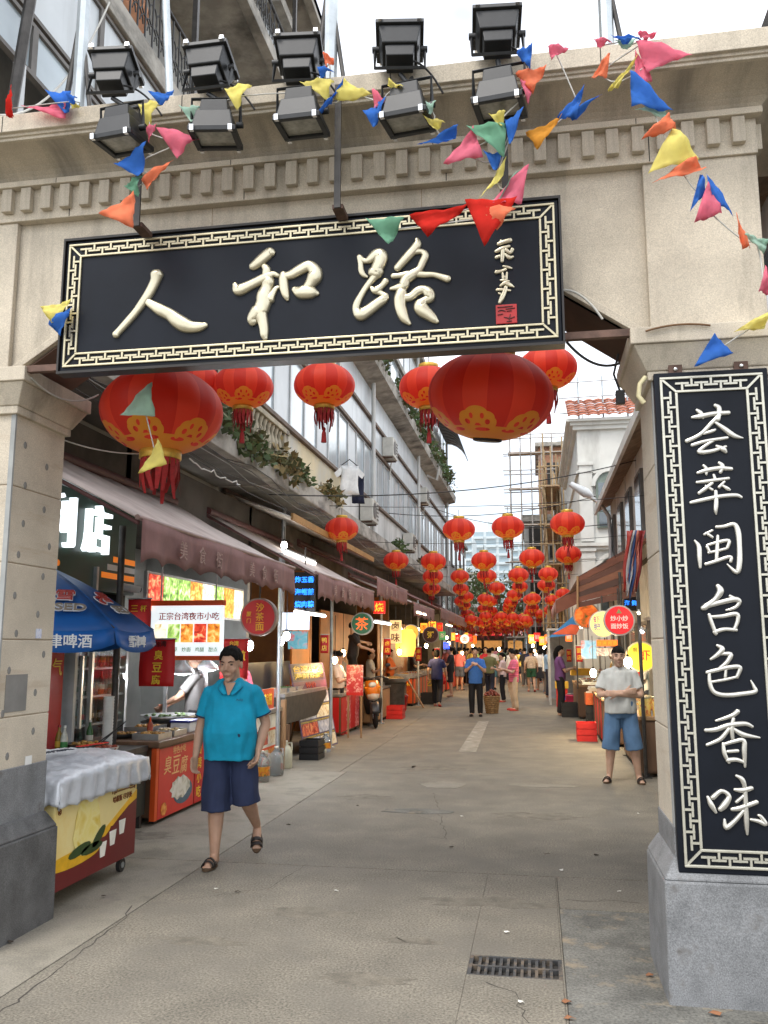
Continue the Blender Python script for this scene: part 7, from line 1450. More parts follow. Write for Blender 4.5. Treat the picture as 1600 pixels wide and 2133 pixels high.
def person(label, loc, rz, pose=None, top=None, bottom=None, hair='short', shoes=None, sk=None, vox=.02, H=1.0, girth=1.0, belly=0.0, hyaw=0.0, hpitch=0.0, bot='shorts', sleeve='short', hem=.90, face=False, hands=True, curl=.6, z0=0.0, legend=.50, collar=None, handn=None, cuff=None, hs=1.05, neck=.055):
    J = {k: Vector(v) for k, v in BASE.items()}
    for k, v in (pose or {}).items(): J[k] = Vector(v)
    sk = sk or skin; t = thing('person', label, 'person', (0, 0, 0)); fine = vox < .012
    def sp(z, dx=0, dy=0):     # point on the spine at height z
        f_ = (z - J['pel'].z) / (J['sho'].z - J['pel'].z); p = J['pel'].lerp(J['sho'], f_) ; return Vector((p.x + dx, p.y + dy, z))
    def tor(m, infl, zs=None, drape=False):
        prof = [(.80, .135, .095, 0), (.86, .162, .112, .004), (.94, .166, .118, 0), (1.02, .158, .114 , -.004), (1.12, .158, .112, -.004), (1.22, .166, .114, 0), (1.30, .172, .108, .004), (1.37, .150, .088, .008), (1.41, .105, .07, .01), (1.44, .07, .062, .008)]
        rg = []
        for z, rx, ry, oy in prof:
            if zs and not (zs[0] - 1e-6 <= z <= zs[1] + 1e-6): continue
            bl = belly * math.exp(-((z - 1.04) / .17) ** 2)
            if drape and z < 1.03: bl = max(bl, belly * (.55 + .45 * (z - .8) / .23)); rx, ry = max(rx, .164), max(ry, .116)
            c = sp(z, 0, oy - bl * .65)
            q_ = infl if z < 1.38 else infl * .6
            rg.append([c + Vector((math.copysign(abs(math.cos(a)) ** .85, math.cos(a)) * (rx * girth + bl * .35 + q_), math.sin(a) * (ry * girth + bl * (1.0 if math.sin(a) < 0 else .2) + q_), 0)) for a in [6.283 * i / 24 for i in range(24)]])
        return m.rings(rg)
    b = MB(); tor(b, 0)
    cap_tube(b, [J['sho'] + Vector((0, .01, .02)), J['nk'], J['head'] + Vector((0, .025, -.06))], [.06, neck, neck])
    for s_ in 'lr':
        cap_tube(b, [J['s' + s_], J['s' + s_].lerp(J['e' + s_], .45), J['e' + s_], J['e' + s_].lerp(J['w' + s_], .35), J['w' + s_]], [.05 * girth, .046 * girth, .037 * girth, .038 * girth, .026])
        cap_tube(b, [J['hip' + s_], J['hip' + s_].lerp(J['kn' + s_], .5), J['kn' + s_], J['kn' + s_].lerp(J['an' + s_], .3) + Vector((0, .012, 0)), J['kn' + s_].lerp(J['an' + s_], .75), J['an' + s_]], [.085 * girth, .075 * girth, .056 * girth, .058 * girth, .041 * girth, .036])
        fd_ = (J['to' + s_] - J['an' + s_]); h_ = J['an' + s_] + Vector((0, .035, -.03)); up_ = Vector((0, 0, 1)); ft = J['to' + s_]
        cap_tube(b, [h_, h_.lerp(ft, .45) + Vector((0, 0, .008)), h_.lerp(ft, .85), ft], [.034, .037, .036, .026])
        if shoes == 'sandal' and fine:
            dirx = (ft - h_); dirx.z = 0; dirx.normalize(); sx = Vector((-dirx.y, dirx.x, 0))
            for i_ in range(5): q = ft + (ft - h_).normalized() * .022 + sx * (.026 - .013 * i_) * (1 if s_ == 'l' else -1); b.ell(q + Vector((0, 0, -.004)), (.011 if i_ else .014, .014, .010), 8, 6)
        dd = (J['w' + s_] - J['e' + s_]).normalized(); sd_ = 1 if s_ == 'l' else -1
        if handn and s_ in handn: dd, nr_ = (Vector(q) for q in handn[s_])
        else: dd = (dd + Vector((0, -.12, -.25))).normalized(); nr_ = Vector((-sd_ * .75, -.45, -.05))
        if hands: hand(b, J['w' + s_] + dd * .012, dd, nr_, 1, curl, 1.06, .0088 if fine else .012)
    # head
    hd = MB(); Hm = Matrix.Rotation(hyaw, 3, 'Z') @ Matrix.Rotation(hpitch, 3, 'X')
    def hp(x, y, z): return J['head'] + Hm @ (Vector((x, y, z)) * hs)
    _ell = hd.ell; hd.ell = lambda c, r_, n=12, m_=8, rot=None: _ell(c, [q * hs for q in r_], n, m_, rot)
    hd.ell(hp(0, .012, .028), (.074, .094, .09), 20, 14, Hm); hd.ell(hp(0, -.022, -.03), (.062, .066, .085), 18, 12, Hm); hd.ell(hp(0, -.035, -.085), (.040, .042, .034), 14, 10, Hm)
    hd.ell(hp(0, -.055, -.005), (.055, .035, .05), 14, 10, Hm); hd.ell(hp(0, -.078, .026), (.050, .014, .013), 12, 8, Hm)
    hd.tube([hp(0, -.084, .015), hp(0, -.098, -.012), hp(0, -.106, -.030)], [.008, .011, .015], 8); hd.ell(hp(.013, -.092, -.034), (.009, .009, .008), 8, 6); hd.ell(hp(-.013, -.092, -.034), (.009, .009, .008), 8, 6)
    hd.ell(hp(0, -.084, -.062), (.024, .012, .006), 10, 6, Hm); hd.ell(hp(0, -.083, -.073), (.020, .012, .006), 10, 6, Hm); hd.ell(hp(0, -.074, -.104), (.022, .016, .014), 10, 6, Hm)
    for s_ in (-1, 1): hd.ell(hp(s_ * .036, -.068, -.03), (.026, .02, .026), 10, 8, Hm); hd.ell(hp(s_ * .076, .012, -.01), (.010, .02, .032), 10, 8, Hm)
    cap_tube(hd, [hp(0, .02, -.05), J['nk'] + Vector((0, 0, -.02)), J['sho'] + Vector((0, .01, .03))], [neck, neck, .06])
    b.v += []; o = len(b.v); b.v += hd.v; b.f += [[i + o for i in f_] for f_ in hd.f]; b.sm += hd.sm
    body = part('body', fuse(b, vox, 2 if fine else 1), sk, t)
    # face
    for s_ in (-1, 1):
        if face:
            MB().ell(hp(s_ * .031, -.0785, .006), (.0145, .009, .0058), 10, 6, Hm).build('eye', eyem, body, local=True)
            MB().tube([hp(s_ * .014, -.0955, .026), hp(s_ * .032, -.0935, .031), hp(s_ * .052, -.080, .026)], [.0036, .0052, .0028], 6).build('eyebrow', hairm, body, local=True)
        elif vox < .025: MB().ell(hp(s_ * .031, -.083, .006), (.011, .008, .006), 8, 5, Hm).build('eye', eyem, body, local=True)
    if face: MB().tube([hp(-.022, -.0925, -.069), hp(0, -.0985, -.066), hp(.022, -.0925, -.069)], [.003, .0045, .003], 6).build('mouth', lipm, body, local=True)
    # hair
    hm = MB()
    if hair != 'none':
        n_ = 22
        for i in range(n_):
            pass
        rg = []
        for i in range(9):
            a = R(90) - R(118) * i / 8; rg.append([hp(math.cos(th) * .083 * math.cos(a), .014 + math.sin(th) * .102 * math.cos(a), .034 + .094 * math.sin(a)) for th in [6.283 * k / 24 for k in range(24)] ])
        keep = MB(); fr = .052 if hair != 'bangs' else .028
        for i in range(9):
            ring_ = []
            for k in range(24):
                th = 6.283 * k / 24; front = -math.sin(th)            # 1 at the face side
                a0 = R(90) - (R(66) if front > .72 else R(92) if front > .25 else R(128)) * i / 8
                if hair == 'bangs' and front > .4: a0 = R(90) - R(86) * i / 8
                ring_.append(hp(math.cos(th) * .083 * max(.03, math.cos(a0)), .014 + math.sin(th) * .104 * max(.03, math.cos(a0)), .034 + .096 * math.sin(a0)))
            keep.v += ring_
        for i in range(8):
            for k in range(24): keep.f.append((i * 24 + k, i * 24 + (k + 1) % 24, (i + 1) * 24 + (k + 1) % 24, (i + 1) * 24 + k))
        inner = [J['head'] + (v - J['head']) * .86 for v in keep.v]; o = len(keep.v); keep.v += inner; keep.f += [tuple(reversed([i + o for i in f_])) for f_ in keep.f[:8 * 24]]
        for k in range(24): a_, b_ = 8 * 24 + k, 8 * 24 + (k + 1) % 24; keep.f.append((a_, b_, b_ + o, a_ + o))
        hm.add(keep.v, keep.f)
        if hair == 'long': cap_tube(hm, [hp(0, .07, .04), hp(0, .105, -.06), hp(0, .095, -.2), hp(0, .085, -.33)], [.06, .07, .065, .04])
        if hair == 'bob': hm.ell(hp(0, .045, -.02), (.092, .075, .10), 14, 10, Hm)
        if hair == 'bun': hm.ell(hp(0, .12, .05), (.05, .05, .05), 12, 8)
        if hair == 'tail': cap_tube(hm, [hp(0, .1, .05), hp(0, .15, -.02), hp(0, .12, -.18)], [.035, .035, .02])
        part('hair', fuse(hm, min(vox, .011), 1, .006, 40), hairm, t)
    # top
    if top:
        m = MB()
        if hem < .86: tor(m, .016, (.80, 1.44), True)
        elif hem <= .88: tor(m, .016, (.86, 1.44), True)
        else: tor(m, .016, (.94, 1.44), True)
        for s_ in 'lr':
            A_, E_, W_ = J['s' + s_], J['e' + s_], J['w' + s_]
            if sleeve == 'short': pts, rs_ = [A_ + (A_ - E_) * .08, A_.lerp(E_, .3), A_.lerp(E_, .74)], [.056 * girth, .057 * girth, .063 * girth]
            elif sleeve == 'long': pts, rs_ = [A_ + (A_ - E_) * .08, A_.lerp(E_, .5), E_, E_.lerp(W_, .5), W_], [.062 * girth, .06 * girth, .052, .05, .042]
            else: pts, rs_ = [A_ + (A_ - E_) * .06, A_.lerp(E_, .1)], [.058, .062]
            st = smooth_path([Vector(p) for p in pts], 4); m.tube(st, [v.x for v in smooth_path([Vector((r_, 0, 0)) for r_ in rs_], 4)], 14)
            m.ell(A_ + Vector((0, 0, -.005)), (.058 * girth, .062 * girth, .056 * girth), 12, 8)
            cap_tube(m, [J['sho'] + Vector((0, .005, .015)), A_.lerp(J['sho'], .4) + Vector((0, 0, .012)), A_], [.072, .058, .052])
        o_ = part('shirt', fuse(m, min(vox, .014), 3 if fine else 1, .017 if fine else .008, 13, random.random() * 9), top, t)
        if cuff:
            for s_ in 'lr':
                A_, E_ = J['s' + s_], J['e' + s_]; p = A_.lerp(E_, .735); d = (E_ - A_).normalized(); u = d.orthogonal().normalized(); v_ = d.cross(u)
                MB().tube([p + (u * math.cos(a) + v_ * math.sin(a)) * .0625 * girth for a in [6.283 * k / 20 for k in range(21)]], .0055, 6, caps=False).build('sleeve_band', cuff, o_, local=True)
        if collar:
            for s_ in (-1, 1):
                c0 = J['nk'] + Vector((0, .045, .022)); c1 = J['nk'] + Vector((s_ * .066, .0, .0)); c2 = J['nk'] + Vector((s_ * .056, -.082, -.04)); c3 = J['nk'] + Vector((s_ * .012, -.150, -.12))
                P_ = smooth_path([c0, c1, c2, c3], 5); Q_ = smooth_path([c0 + Vector((0, .022, -.035)), c1 + Vector((s_ * .03, .005, -.04)), c2 + Vector((s_ * .034, -.03, -.04)), c3 + Vector((s_ * .028, -.012, -.005))], 5)
                MB().grid([P_, Q_]).build('collar', top, o_, solid=.006, local=True); MB().tube(Q_, .003, 5).build('collar_band', collar, o_, local=True)
            MB().prism([J['nk'] + Vector(q) for q in ((-.044, -.088, -.03), (.044, -.088, -.03), (.006, -.150, -.125), (-.006, -.150, -.125))], (0, -.006, 0)).build('neck_opening', sk, body, local=True)
            letters_pos = sp(1.27, .09, -.135 * girth - .02)
            letters('Aoliji', plain('dark badge', (20, 45, 80), .6, var=0), None, letters_pos, (1, .12, 0), (0, 0, 1), wdt=.055, ext=.001).parent = o_
    if bottom:
        m = MB(); tor(m, .012 if not top else .008, (.80, 1.02))
        if bot == 'skirt':
            m.rings([[Vector((J['pel'].x + math.cos(a) * (.17 + .05 * k), J['pel'].y + math.sin(a) * (.125 + .05 * k), .92 - (.92 - legend) * k / 3)) for a in [6.283 * i / 24 for i in range(24)]] for k in range(4)])
        else:
            for s_ in 'lr':
                h_, k_, a_ = J['hip' + s_], J['kn' + s_], J['an' + s_]
                if bot == 'shorts':
                    f_ = min(1.12 if abs(a_.y - k_.y) < .2 else 1.04, (h_.z - legend) / max(.01, (h_.z - k_.z))); e_ = h_.lerp(k_, min(f_, 1.0)) if f_ <= 1 else k_.lerp(a_, (f_ - 1) * (h_.z - k_.z) / max(.01, k_.z - a_.z))
                    ctl = [h_ + Vector((0, 0, .04)), h_.lerp(k_, .5), e_] if f_ <= 1 else [h_ + Vector((0, 0, .04)), h_.lerp(k_, .5), k_ + Vector((0, .005, 0)), k_ + (k_ - h_).normalized() * (.055 if abs(a_.y - k_.y) > .2 else .08) + Vector((0, .012, 0))]
                    st = smooth_path(ctl, 5); rr = [.107 * girth + .014 * i / (len(st) - 1) - .012 for i in range(len(st))]; m.tube(st, rr, 16)
                else:
                    st = smooth_path([h_ + Vector((0, 0, .04)), h_.lerp(k_, .5), k_, k_.lerp(a_, .5), a_ + Vector((0, 0, .0))], 4); m.tube(st, [.098 * girth - .035 * i / (len(st) - 1) for i in range(len(st))], 14)
        part('shorts' if bot == 'shorts' else 'skirt' if bot == 'skirt' else 'trousers', fuse(m, min(vox, .014), 3 if fine else 1, .014 if fine else .007, 11, random.random() * 9), bottom, t)
    if shoes:
        smt = plain('sandal dark', (38, 32, 30), .6); br = plain('sandal sole', (90, 70, 50), .8); rdm = plain('flat shoe red', (190, 60, 50), .6)
        for s_ in 'lr':
            an, ft = J['an' + s_], J['to' + s_]; h_ = an + Vector((0, .04, -.045)); tip = ft + (ft - h_).normalized() * .05; d = (tip - h_).normalized(); sx = d.cross(Vector((0, 0, 1))).normalized(); up_ = sx.cross(d)
            def outl(k, n=18): return [h_.lerp(tip, .5) + d * math.cos(6.283 * i / n) * ((tip - h_).length * .5 + .012) + sx * math.sin(6.283 * i / n) * (.046 + .006 * math.cos(6.283 * i / n)) + up_ * k for i in range(n)]
            base_ = -.026
            sole = MB().rings([outl(base_), outl(base_ + .02)], smooth=False).build('sandal' if shoes == 'sandal' else 'shoe', br if shoes == 'sandal' else smt if shoes == 'dark' else rdm, t, local=True)
            if shoes == 'sandal' and vox < .014:
                for f_, w_ in ((.60, .030), (.78, .028)):
                    c = h_.lerp(tip, f_); m = MB(); m.rings([[c + d * dy_ + sx * math.cos(a) * .047 + up_ * (base_ + .014 + math.sin(a) * (.062 if f_ < .7 else .05)) for dy_ in (-w_ / 2, w_ / 2)] for a in [math.pi * i / 10 for i in range(11)]], caps=False, closed=False); m.build('strap', smt, sole, solid=.006, local=True)
                m = MB(); m.tube([h_.lerp(tip, .55) + sx * .046 + up_ * 0, h_ - d * .01 + up_ * .045, h_.lerp(tip, .55) - sx * .046], .008, 6); m.build('heel_strap', smt, sole, local=True)
            elif shoes != 'sandal':
                MB().ell(h_.lerp(tip, .62) + up_ * 0.0, (.046, (tip - h_).length * .42, .036), 12, 8, d.to_track_quat('Y', 'Z').to_matrix()).build('upper', smt if shoes == 'dark' else rdm, sole, local=True)
    t.location = (loc[0], loc[1], z0); t.rotation_euler = (0, 0, rz); t.scale = (H, H, H); return t
teal = cloth('turquoise polo cotton', (0, 150, 185)); navy = cloth('navy shorts cotton', (38, 48, 78))
person('man in turquoise polo shirt, navy shorts and sandals walking toward the camera', (-2.46, 6.82), R(9),
       dict(hipr=(-.095, -.01, .90), knr=(-.09, -.08, .49), anr=(-.085, -.10, .075), tor=(-.105, -.25, .032), hipl=(.095, .0, .9), knl=(.13, -.02, .52), anl=(.175, .30, .235), tol=(.19, .235, .085),
            sr=(-.180, .01, 1.325), er=(-.252, .03, 1.06), wr=(-.268, -.06, .83), sl=(.180, .01, 1.325), el=(.268, .06, 1.08), wl=(.24, -.09, .87), head=(-.01, -.045, 1.553), nk=(0, -.004, 1.435)),
       teal, navy, 'short', 'sandal', vox=.007, girth=1.10, belly=.06, hyaw=R(-8), hpitch=R(9), legend=.40, hem=.80, face=True, hs=1.14, neck=.064, collar=plain('polo dark trim', (10, 60, 100), .8), cuff=plain('polo cuff trim', (15, 50, 80), .8), curl=.75)
grey_t = cloth('light grey t-shirt', (190, 192, 188)); denim = cloth('blue denim', (84, 116, 150))
person('young man in grey t-shirt and denim shorts standing with crossed arms', (1.03, 11.6), R(-4),
       dict(anl=(.19, .02, .075), anr=(-.17, .02, .075), tol=(.22, -.13, .03), tor=(-.21, -.13, .03), knl=(.14, -.02, .49), knr=(-.135, -.02, .49), el=(.255, -.05, 1.09), er=(-.255, -.05, 1.09), wl=(-.03, -.215, 1.10), wr=(.05, -.185, 1.13)),
       grey_t, denim, 'bangs', 'sandal', vox=.0105, girth=1.08, belly=.02, hyaw=R(4), hpitch=R(4), legend=.42, hem=.86, face=True, curl=.5, handn={'l': ((-1, .06, .1), (0, 1, 0)), 'r': ((1, .04, .1), (0, 1, 0))}, sk=skin_lt)
# vendors
person('cook in grey shirt working behind the first stall', (PY(410, 1400, 10.18).x, 10.18), R(-75), dict(el=(.22, -.18, 1.1), wl=(.12, -.36, 1.0), er=(-.22, -.16, 1.1), wr=(-.12, -.36, .98)), cloth('dark grey shirt', (95, 92, 90)), cloth('black trousers', (22, 22, 26)), 'short', 'dark', vox=.014, bot='long', hpitch=R(16), hem=.86)
person('woman in pink top bending over the second stall', (-4.18, 12.25), R(-50), dict(sho=(0, -.10, 1.33), nk=(0, -.14, 1.40), head=(0, -.2, 1.50), sl=(.185, -.1, 1.33), sr=(-.185, -.1, 1.33), el=(.25, -.2, 1.08), wl=(.12, -.38, 1.0), er=(-.25, -.18, 1.08), wr=(-.1, -.38, .98)), cloth('pink top', (205, 90, 110)), cloth('dark trousers', (40, 36, 40)), 'bob', 'dark', vox=.014, bot='long', hpitch=R(25), hem=.86, H=.97)
phone = dict(el=(.22, -.10, 1.08), wl=(.08, -.30, 1.16), er=(-.22, -.1, 1.08), wr=(-.06, -.30, 1.15))
def Gp(px, py): p = G(px, py); return (p.x, p.y)
person('woman in white blouse and black shorts looking down at her hands by the left stalls', Gp(703, 1530), R(82), phone, cloth('cream blouse', (228, 212, 200)), cloth('black shorts', (22, 22, 26)), 'bun', 'flat', skin_lt, .014, .95, .95, hpitch=R(22), legend=.66, hem=.90)
stl = thing('step_stool', 'wooden step stool under the man in black by the amber wall', 'stool', (-4.0, 18.7, 0))
for x in (-4.18, -3.86):
    for y in (18.5, 18.85): MB().box(x, x + .05, y, y + .05, 0, .62).build('leg', wood_lt, stl)
MB().box(-4.22, -3.78, 18.45, 18.95, .62, .67).build('seat', wood_lt, stl)
person('man in black standing on a stool reaching to the right', (-4.0, 18.7), R(115), dict(el=(.34, -.18, 1.25), wl=(.40, -.42, 1.22), er=(-.3, -.12, 1.12), wr=(-.25, -.35, 1.05), sho=(0, -.06, 1.36)), cloth('dark patterned shirt', (35, 32, 36)), cloth('black trousers b', (18, 18, 22)), 'short', 'dark', vox=.016, bot='long', z0=.67, H=.93, hem=.88)
walk = dict(knl=(.1, -.12, .5), anl=(.1, -.16, .09), tol=(.11, -.31, .04), knr=(-.1, .02, .5), anr=(-.1, .24, .14), tor=(-.11, .14, .04), el=(.25, .1, 1.1), wl=(.27, .06, .88), er=(-.25, -.04, 1.1), wr=(-.27, -.14, .9))
person('woman in navy top and black trousers walking away with a red bag', Gp(911, 1472), R(176), walk, cloth('navy top', (30, 36, 80)), cloth('black slacks', (24, 24, 30)), 'bob', 'flat', vox=.016, bot='long', H=.96, hem=.84)
p = Gp(930, 1450); t = thing('shopping_bag', 'red plastic bag carried by the woman in navy', 'bag', (p[0] - .02, p[1] - .9, .42)); MB().lathe([(.03, .44), (.11, .47), (.13, .58), (.07, .70), (.02, .80)], 10, (p[0] - .02, p[1] - .9, 0), sy=.6).build('bag', plain('red plastic bag', (225, 45, 35), .4, translu=.2), t); MB().tube([(p[0] - .02, p[1] - .9, .78), (p[0] - .04, p[1] - .9, .86)], .008, 5).build('handle', MATS['red plastic bag'], t)
person('man in blue shirt and black trousers eating with both hands in mid street', Gp(992, 1492), R(0), dict(el=(.24, -.08, 1.1), wl=(.05, -.26, 1.28), er=(-.24, -.08, 1.1), wr=(-.05, -.26, 1.26)), cloth('blue shirt', (58, 112, 190)), cloth('black trousers c', (20, 20, 24)), 'short', 'dark', skin, .014, 1.0, 1.0, hpitch=R(6), bot='long', hem=.84, legend=.1)
person('woman in pink striped top and beige trousers beside the basket', Gp(1072, 1480), R(-70), phone, M('pink stripe cotton', S((225, 110, 140)), .85, var=.5, vs=26, vstretch=(.01, .01, 1)), cloth('beige trousers', (205, 180, 150)), 'short', 'flat', skin_lt, .016, .95, bot='long', hem=.84, hpitch=R(10))
person('girl in pale top and black leggings facing left', Gp(1048, 1462), R(-95), phone, cloth('pale pink top', (225, 200, 200)), cloth('black leggings', (24, 22, 28)), 'tail', 'flat', skin_lt, .018, .90, bot='long', hem=.88)
person('shopper in pink shirt and grey shorts seen from behind', Gp(958, 1438), R(165), None, cloth('salmon shirt', (215, 110, 115)), cloth('slate shorts', (80, 90, 110)), 'short', 'dark', vox=.02, legend=.55)
person('man in white t-shirt and teal shorts walking away in the crowd', Gp(1027, 1436), R(178), walk, cloth('white tee', (228, 225, 220)), cloth('teal shorts', (70, 110, 120)), 'short', 'dark', vox=.02, legend=.5)
person('woman in pale floral blouse and green shorts walking away', Gp(1108, 1441), R(185), walk, M('floral blouse', S((210, 190, 170)), .85, var=.4, vs=30), cloth('green shorts', (40, 85, 60)), 'bun', 'flat', skin_lt, .02, .95, legend=.6)
person('woman in white t-shirt and black skirt walking away', Gp(1128, 1438), R(190), walk, cloth('white tee b', (232, 230, 226)), cloth('black skirt', (26, 24, 28)), 'bob', 'flat', skin_lt, .02, .97, bot='skirt', legend=.5)
person('small person in peach shirt beside the woman in black skirt', Gp(1153, 1432), R(200), None, cloth('peach shirt', (225, 165, 145)), cloth('grey trousers', (95, 95, 105)), 'short', 'dark', vox=.02, H=.92, bot='long')
person('woman with long dark hair in maroon top at the grey booth', Gp(1200, 1432), R(150), phone, cloth('maroon top', (60, 24, 32)), cloth('dark jeans', (50, 60, 80)), 'long', 'dark', vox=.018, bot='long', H=.98)
person('second dark haired shopper at the grey booth', Gp(1183, 1425), R(140), None, cloth('black top', (32, 28, 34)), cloth('dark jeans b', (40, 45, 60)), 'long', 'dark', vox=.02, bot='long', H=.95)
# stroller
p = G(1150, 1444); st_ = thing('stroller', 'dark stroller with blue wheels pushed beside the woman in black skirt', 'stroller', (p.x, p.y, 0))
MB().rings([[Vector((p.x - .2 + .13 * k, p.y + .18 * math.cos(a), .52 + .16 * math.sin(a) + .07 * k)) for a in [6.283 * i / 12 for i in range(12)]] for k in range(4)]).build('seat', plain('stroller cloth', (50, 40, 62), .8), st_)
for x in (-.22, .22):
    for y in (-.17, .17): MB().tube([(p.x + x, p.y + y - .02, .09), (p.x + x, p.y + y + .02, .09)], .09, 14).build('wheel', plain('stroller wheel', (35, 80, 170), .6), st_); MB().tube([(p.x + x, p.y + y, .09), (p.x - x * .3, p.y + y * .9, .5)], .012, 5).build('leg', dk_steel, st_)
MB().tube([(p.x - .2, p.y - .16, .55), (p.x - .42, p.y - .16, .98), (p.x - .42, p.y + .16, .98), (p.x - .2, p.y + .16, .55)], .012, 6).build('handle', dk_steel, st_)
cw = ['white', 'red', 'grey', 'blue', 'yellow', 'black', 'pink', 'green']; cr = [(225, 222, 218), (190, 50, 45), (130, 130, 130), (70, 100, 160), (215, 185, 90), (35, 33, 36), (215, 130, 140), (80, 120, 85)]
far = [(943, 1424), (975, 1420), (1005, 1418), (1016, 1414), (1042, 1416), (1060, 1420), (1077, 1412), (1092, 1418), (1140, 1415), (1020, 1408), (1055, 1406), (1085, 1405), (968, 1410), (1105, 1410), (1035, 1402), (1070, 1401)]
for i, (px, py) in enumerate(far):
    person('distant shopper in %s top in the far crowd, %s' % (cw[i % 8], 'nearer one' if i < 8 else 'farther one'), Gp(px, py), R(random.choice((0, 170, 190, 160, 20, 90, -90))), walk if i % 2 else None, cloth('far top %d' % (i % 8), cr[i % 8]), cloth('far trousers %d' % (i % 3), ((40, 42, 55), (90, 85, 80), (30, 28, 30))[i % 3]), ('short', 'long', 'bob')[i % 3], None, skin_lt if i % 2 else skin, .032, random.uniform(.92, 1.02), bot='long' if i % 3 else 'shorts', hands=False)
vend = [((1.95, 16.4), -100, 'vendor in white behind the bright right stall', (225, 222, 215), 'short'), ((1.95, 17.7), -80, 'vendor in red apron behind the bright right stall', (180, 45, 40), 'bob'), ((1.9, 22.6), -95, 'vendor in yellow shirt behind the right stall with the yellow box', (215, 180, 80), 'short'), ((-4.5, 19.9), 85, 'vendor in grey behind the timber counter', (130, 128, 125), 'short'), ((-4.5, 23.4), 95, 'vendor in white hat cloth behind the wok stall', (220, 215, 205), 'short'), ((-4.5, 26.6), 80, 'vendor in orange behind the first snack stall', (215, 110, 50), 'bob'), ((-4.4, 31), 90, 'vendor in dark shirt behind the second snack stall', (50, 48, 55), 'short'), ((-3.2, 27.6), -100, 'shopper in beige facing the first snack stall', (200, 180, 150), 'bob'), ((-3.0, 30.4), -90, 'shopper in black facing the second snack stall', (35, 34, 40), 'short'), ((.35, 30.6), 80, 'shopper in light blue facing the amber right stall', (150, 180, 205), 'long'), ((.3, 33), 100, 'shopper in white facing the amber right stall', (228, 226, 220), 'short'), ((.55, 22.4), 95, 'shopper in purple bending at the right stall', (110, 70, 120), 'long'), ((-1.0, 33.5), 175, 'walker in white shirt in the middle of the far street', (230, 228, 224), 'short'), ((-2.1, 36), 5, 'walker in red dress coming up the far street', (195, 50, 60), 'long'), ((-.3, 38), 180, 'walker in navy in the middle of the far street', (45, 55, 95), 'short'), ((-1.6, 29.5), 170, 'walker in olive shirt past the blue man', (120, 120, 80), 'short')]
for i, (lc, rz_, lab, rgb, hr) in enumerate(vend):
    person(lab, lc, R(rz_), walk if i > 11 else phone, cloth('vend top %d' % i, rgb), cloth('far trousers %d' % (i % 3), ((40, 42, 55), (90, 85, 80), (30, 28, 30))[i % 3]), hr, None, skin_lt if i % 2 else skin, .024, random.uniform(.93, 1.02), bot='long' if i % 4 else 'shorts', hem=.86)
far2 = [(948, 1432), (985, 1430), (1000, 1426), (1062, 1432), (1095, 1430), (1118, 1424), (1146, 1422), (933, 1426), (1022, 1422), (1080, 1424), (1046, 1426), (972, 1428)]
for i, (px, py) in enumerate(far2):
    k_ = (i * 3 + 1) % 8; person('mid distance shopper in %s top in the crowd, %s' % (cw[k_], ('left part', 'far left part')[i > 6] if px < 1030 else ('right part', 'far right part')[i > 6]), Gp(px, py), R((170, 10, 185, 160, 200, -80, 95, 175, 20, 190, 165, 0)[i]), walk if i % 2 else phone, cloth('far top %d' % k_, cr[k_]), cloth('far trousers %d' % (i % 3), (40, 42, 55)), ('bob', 'short', 'long')[i % 3], None, skin_lt, .03, random.uniform(.92, 1.02), bot='long' if i % 3 else 'shorts', hem=.86)
# air conditioners, pipes and meters of the long facade
acw = M('aged white enamel', (.52, .51, .46), .5, var=.15, stain=(.3, .26, .2), sts=(3, 3, 1))
for i, (y, z) in enumerate(((16.2, 7.0), (20.3, 4.75), (23.4, 7.05), (27.2, 4.8), (31, 7.0), (35, 4.8))):
    t = thing('air_conditioner', 'aged air conditioner box on the long facade, %s from the gate' % ('first', 'second', 'third', 'fourth', 'fifth', 'sixth')[i], 'air conditioner', (-4.0, y, z), group='facade air conditioners')
    MB().box(-4.18, -3.86, y, y + .8, z, z + .55).build('case', acw, t, bev=.015); n = 18
    MB().rings([[Vector((xx, y + .28 + .2 * math.cos(6.283 * k / n), z + .275 + .2 * math.sin(6.283 * k / n))) for k in range(n)] for xx in (-3.858, -3.845)], smooth=False).build('fan_grille', dkfr, t)
    for k in range(5): MB().box(-3.858, -3.85, y + .54, y + .76, z + .08 + .09 * k, z + .12 + .09 * k).build('vent', dkfr, t)
    for yy in (y + .1, y + .7): MB().box(-4.2, -3.9, yy, yy + .03, z - .04, z - .001).build('bracket', rust_steel, t)
    MB().tube([(-4.1, y + .78, z + .1), (-4.08, y + .95, z), (-4.12, y + .95, z - .5)], .018, 6).build('hose', wire_wht, t)
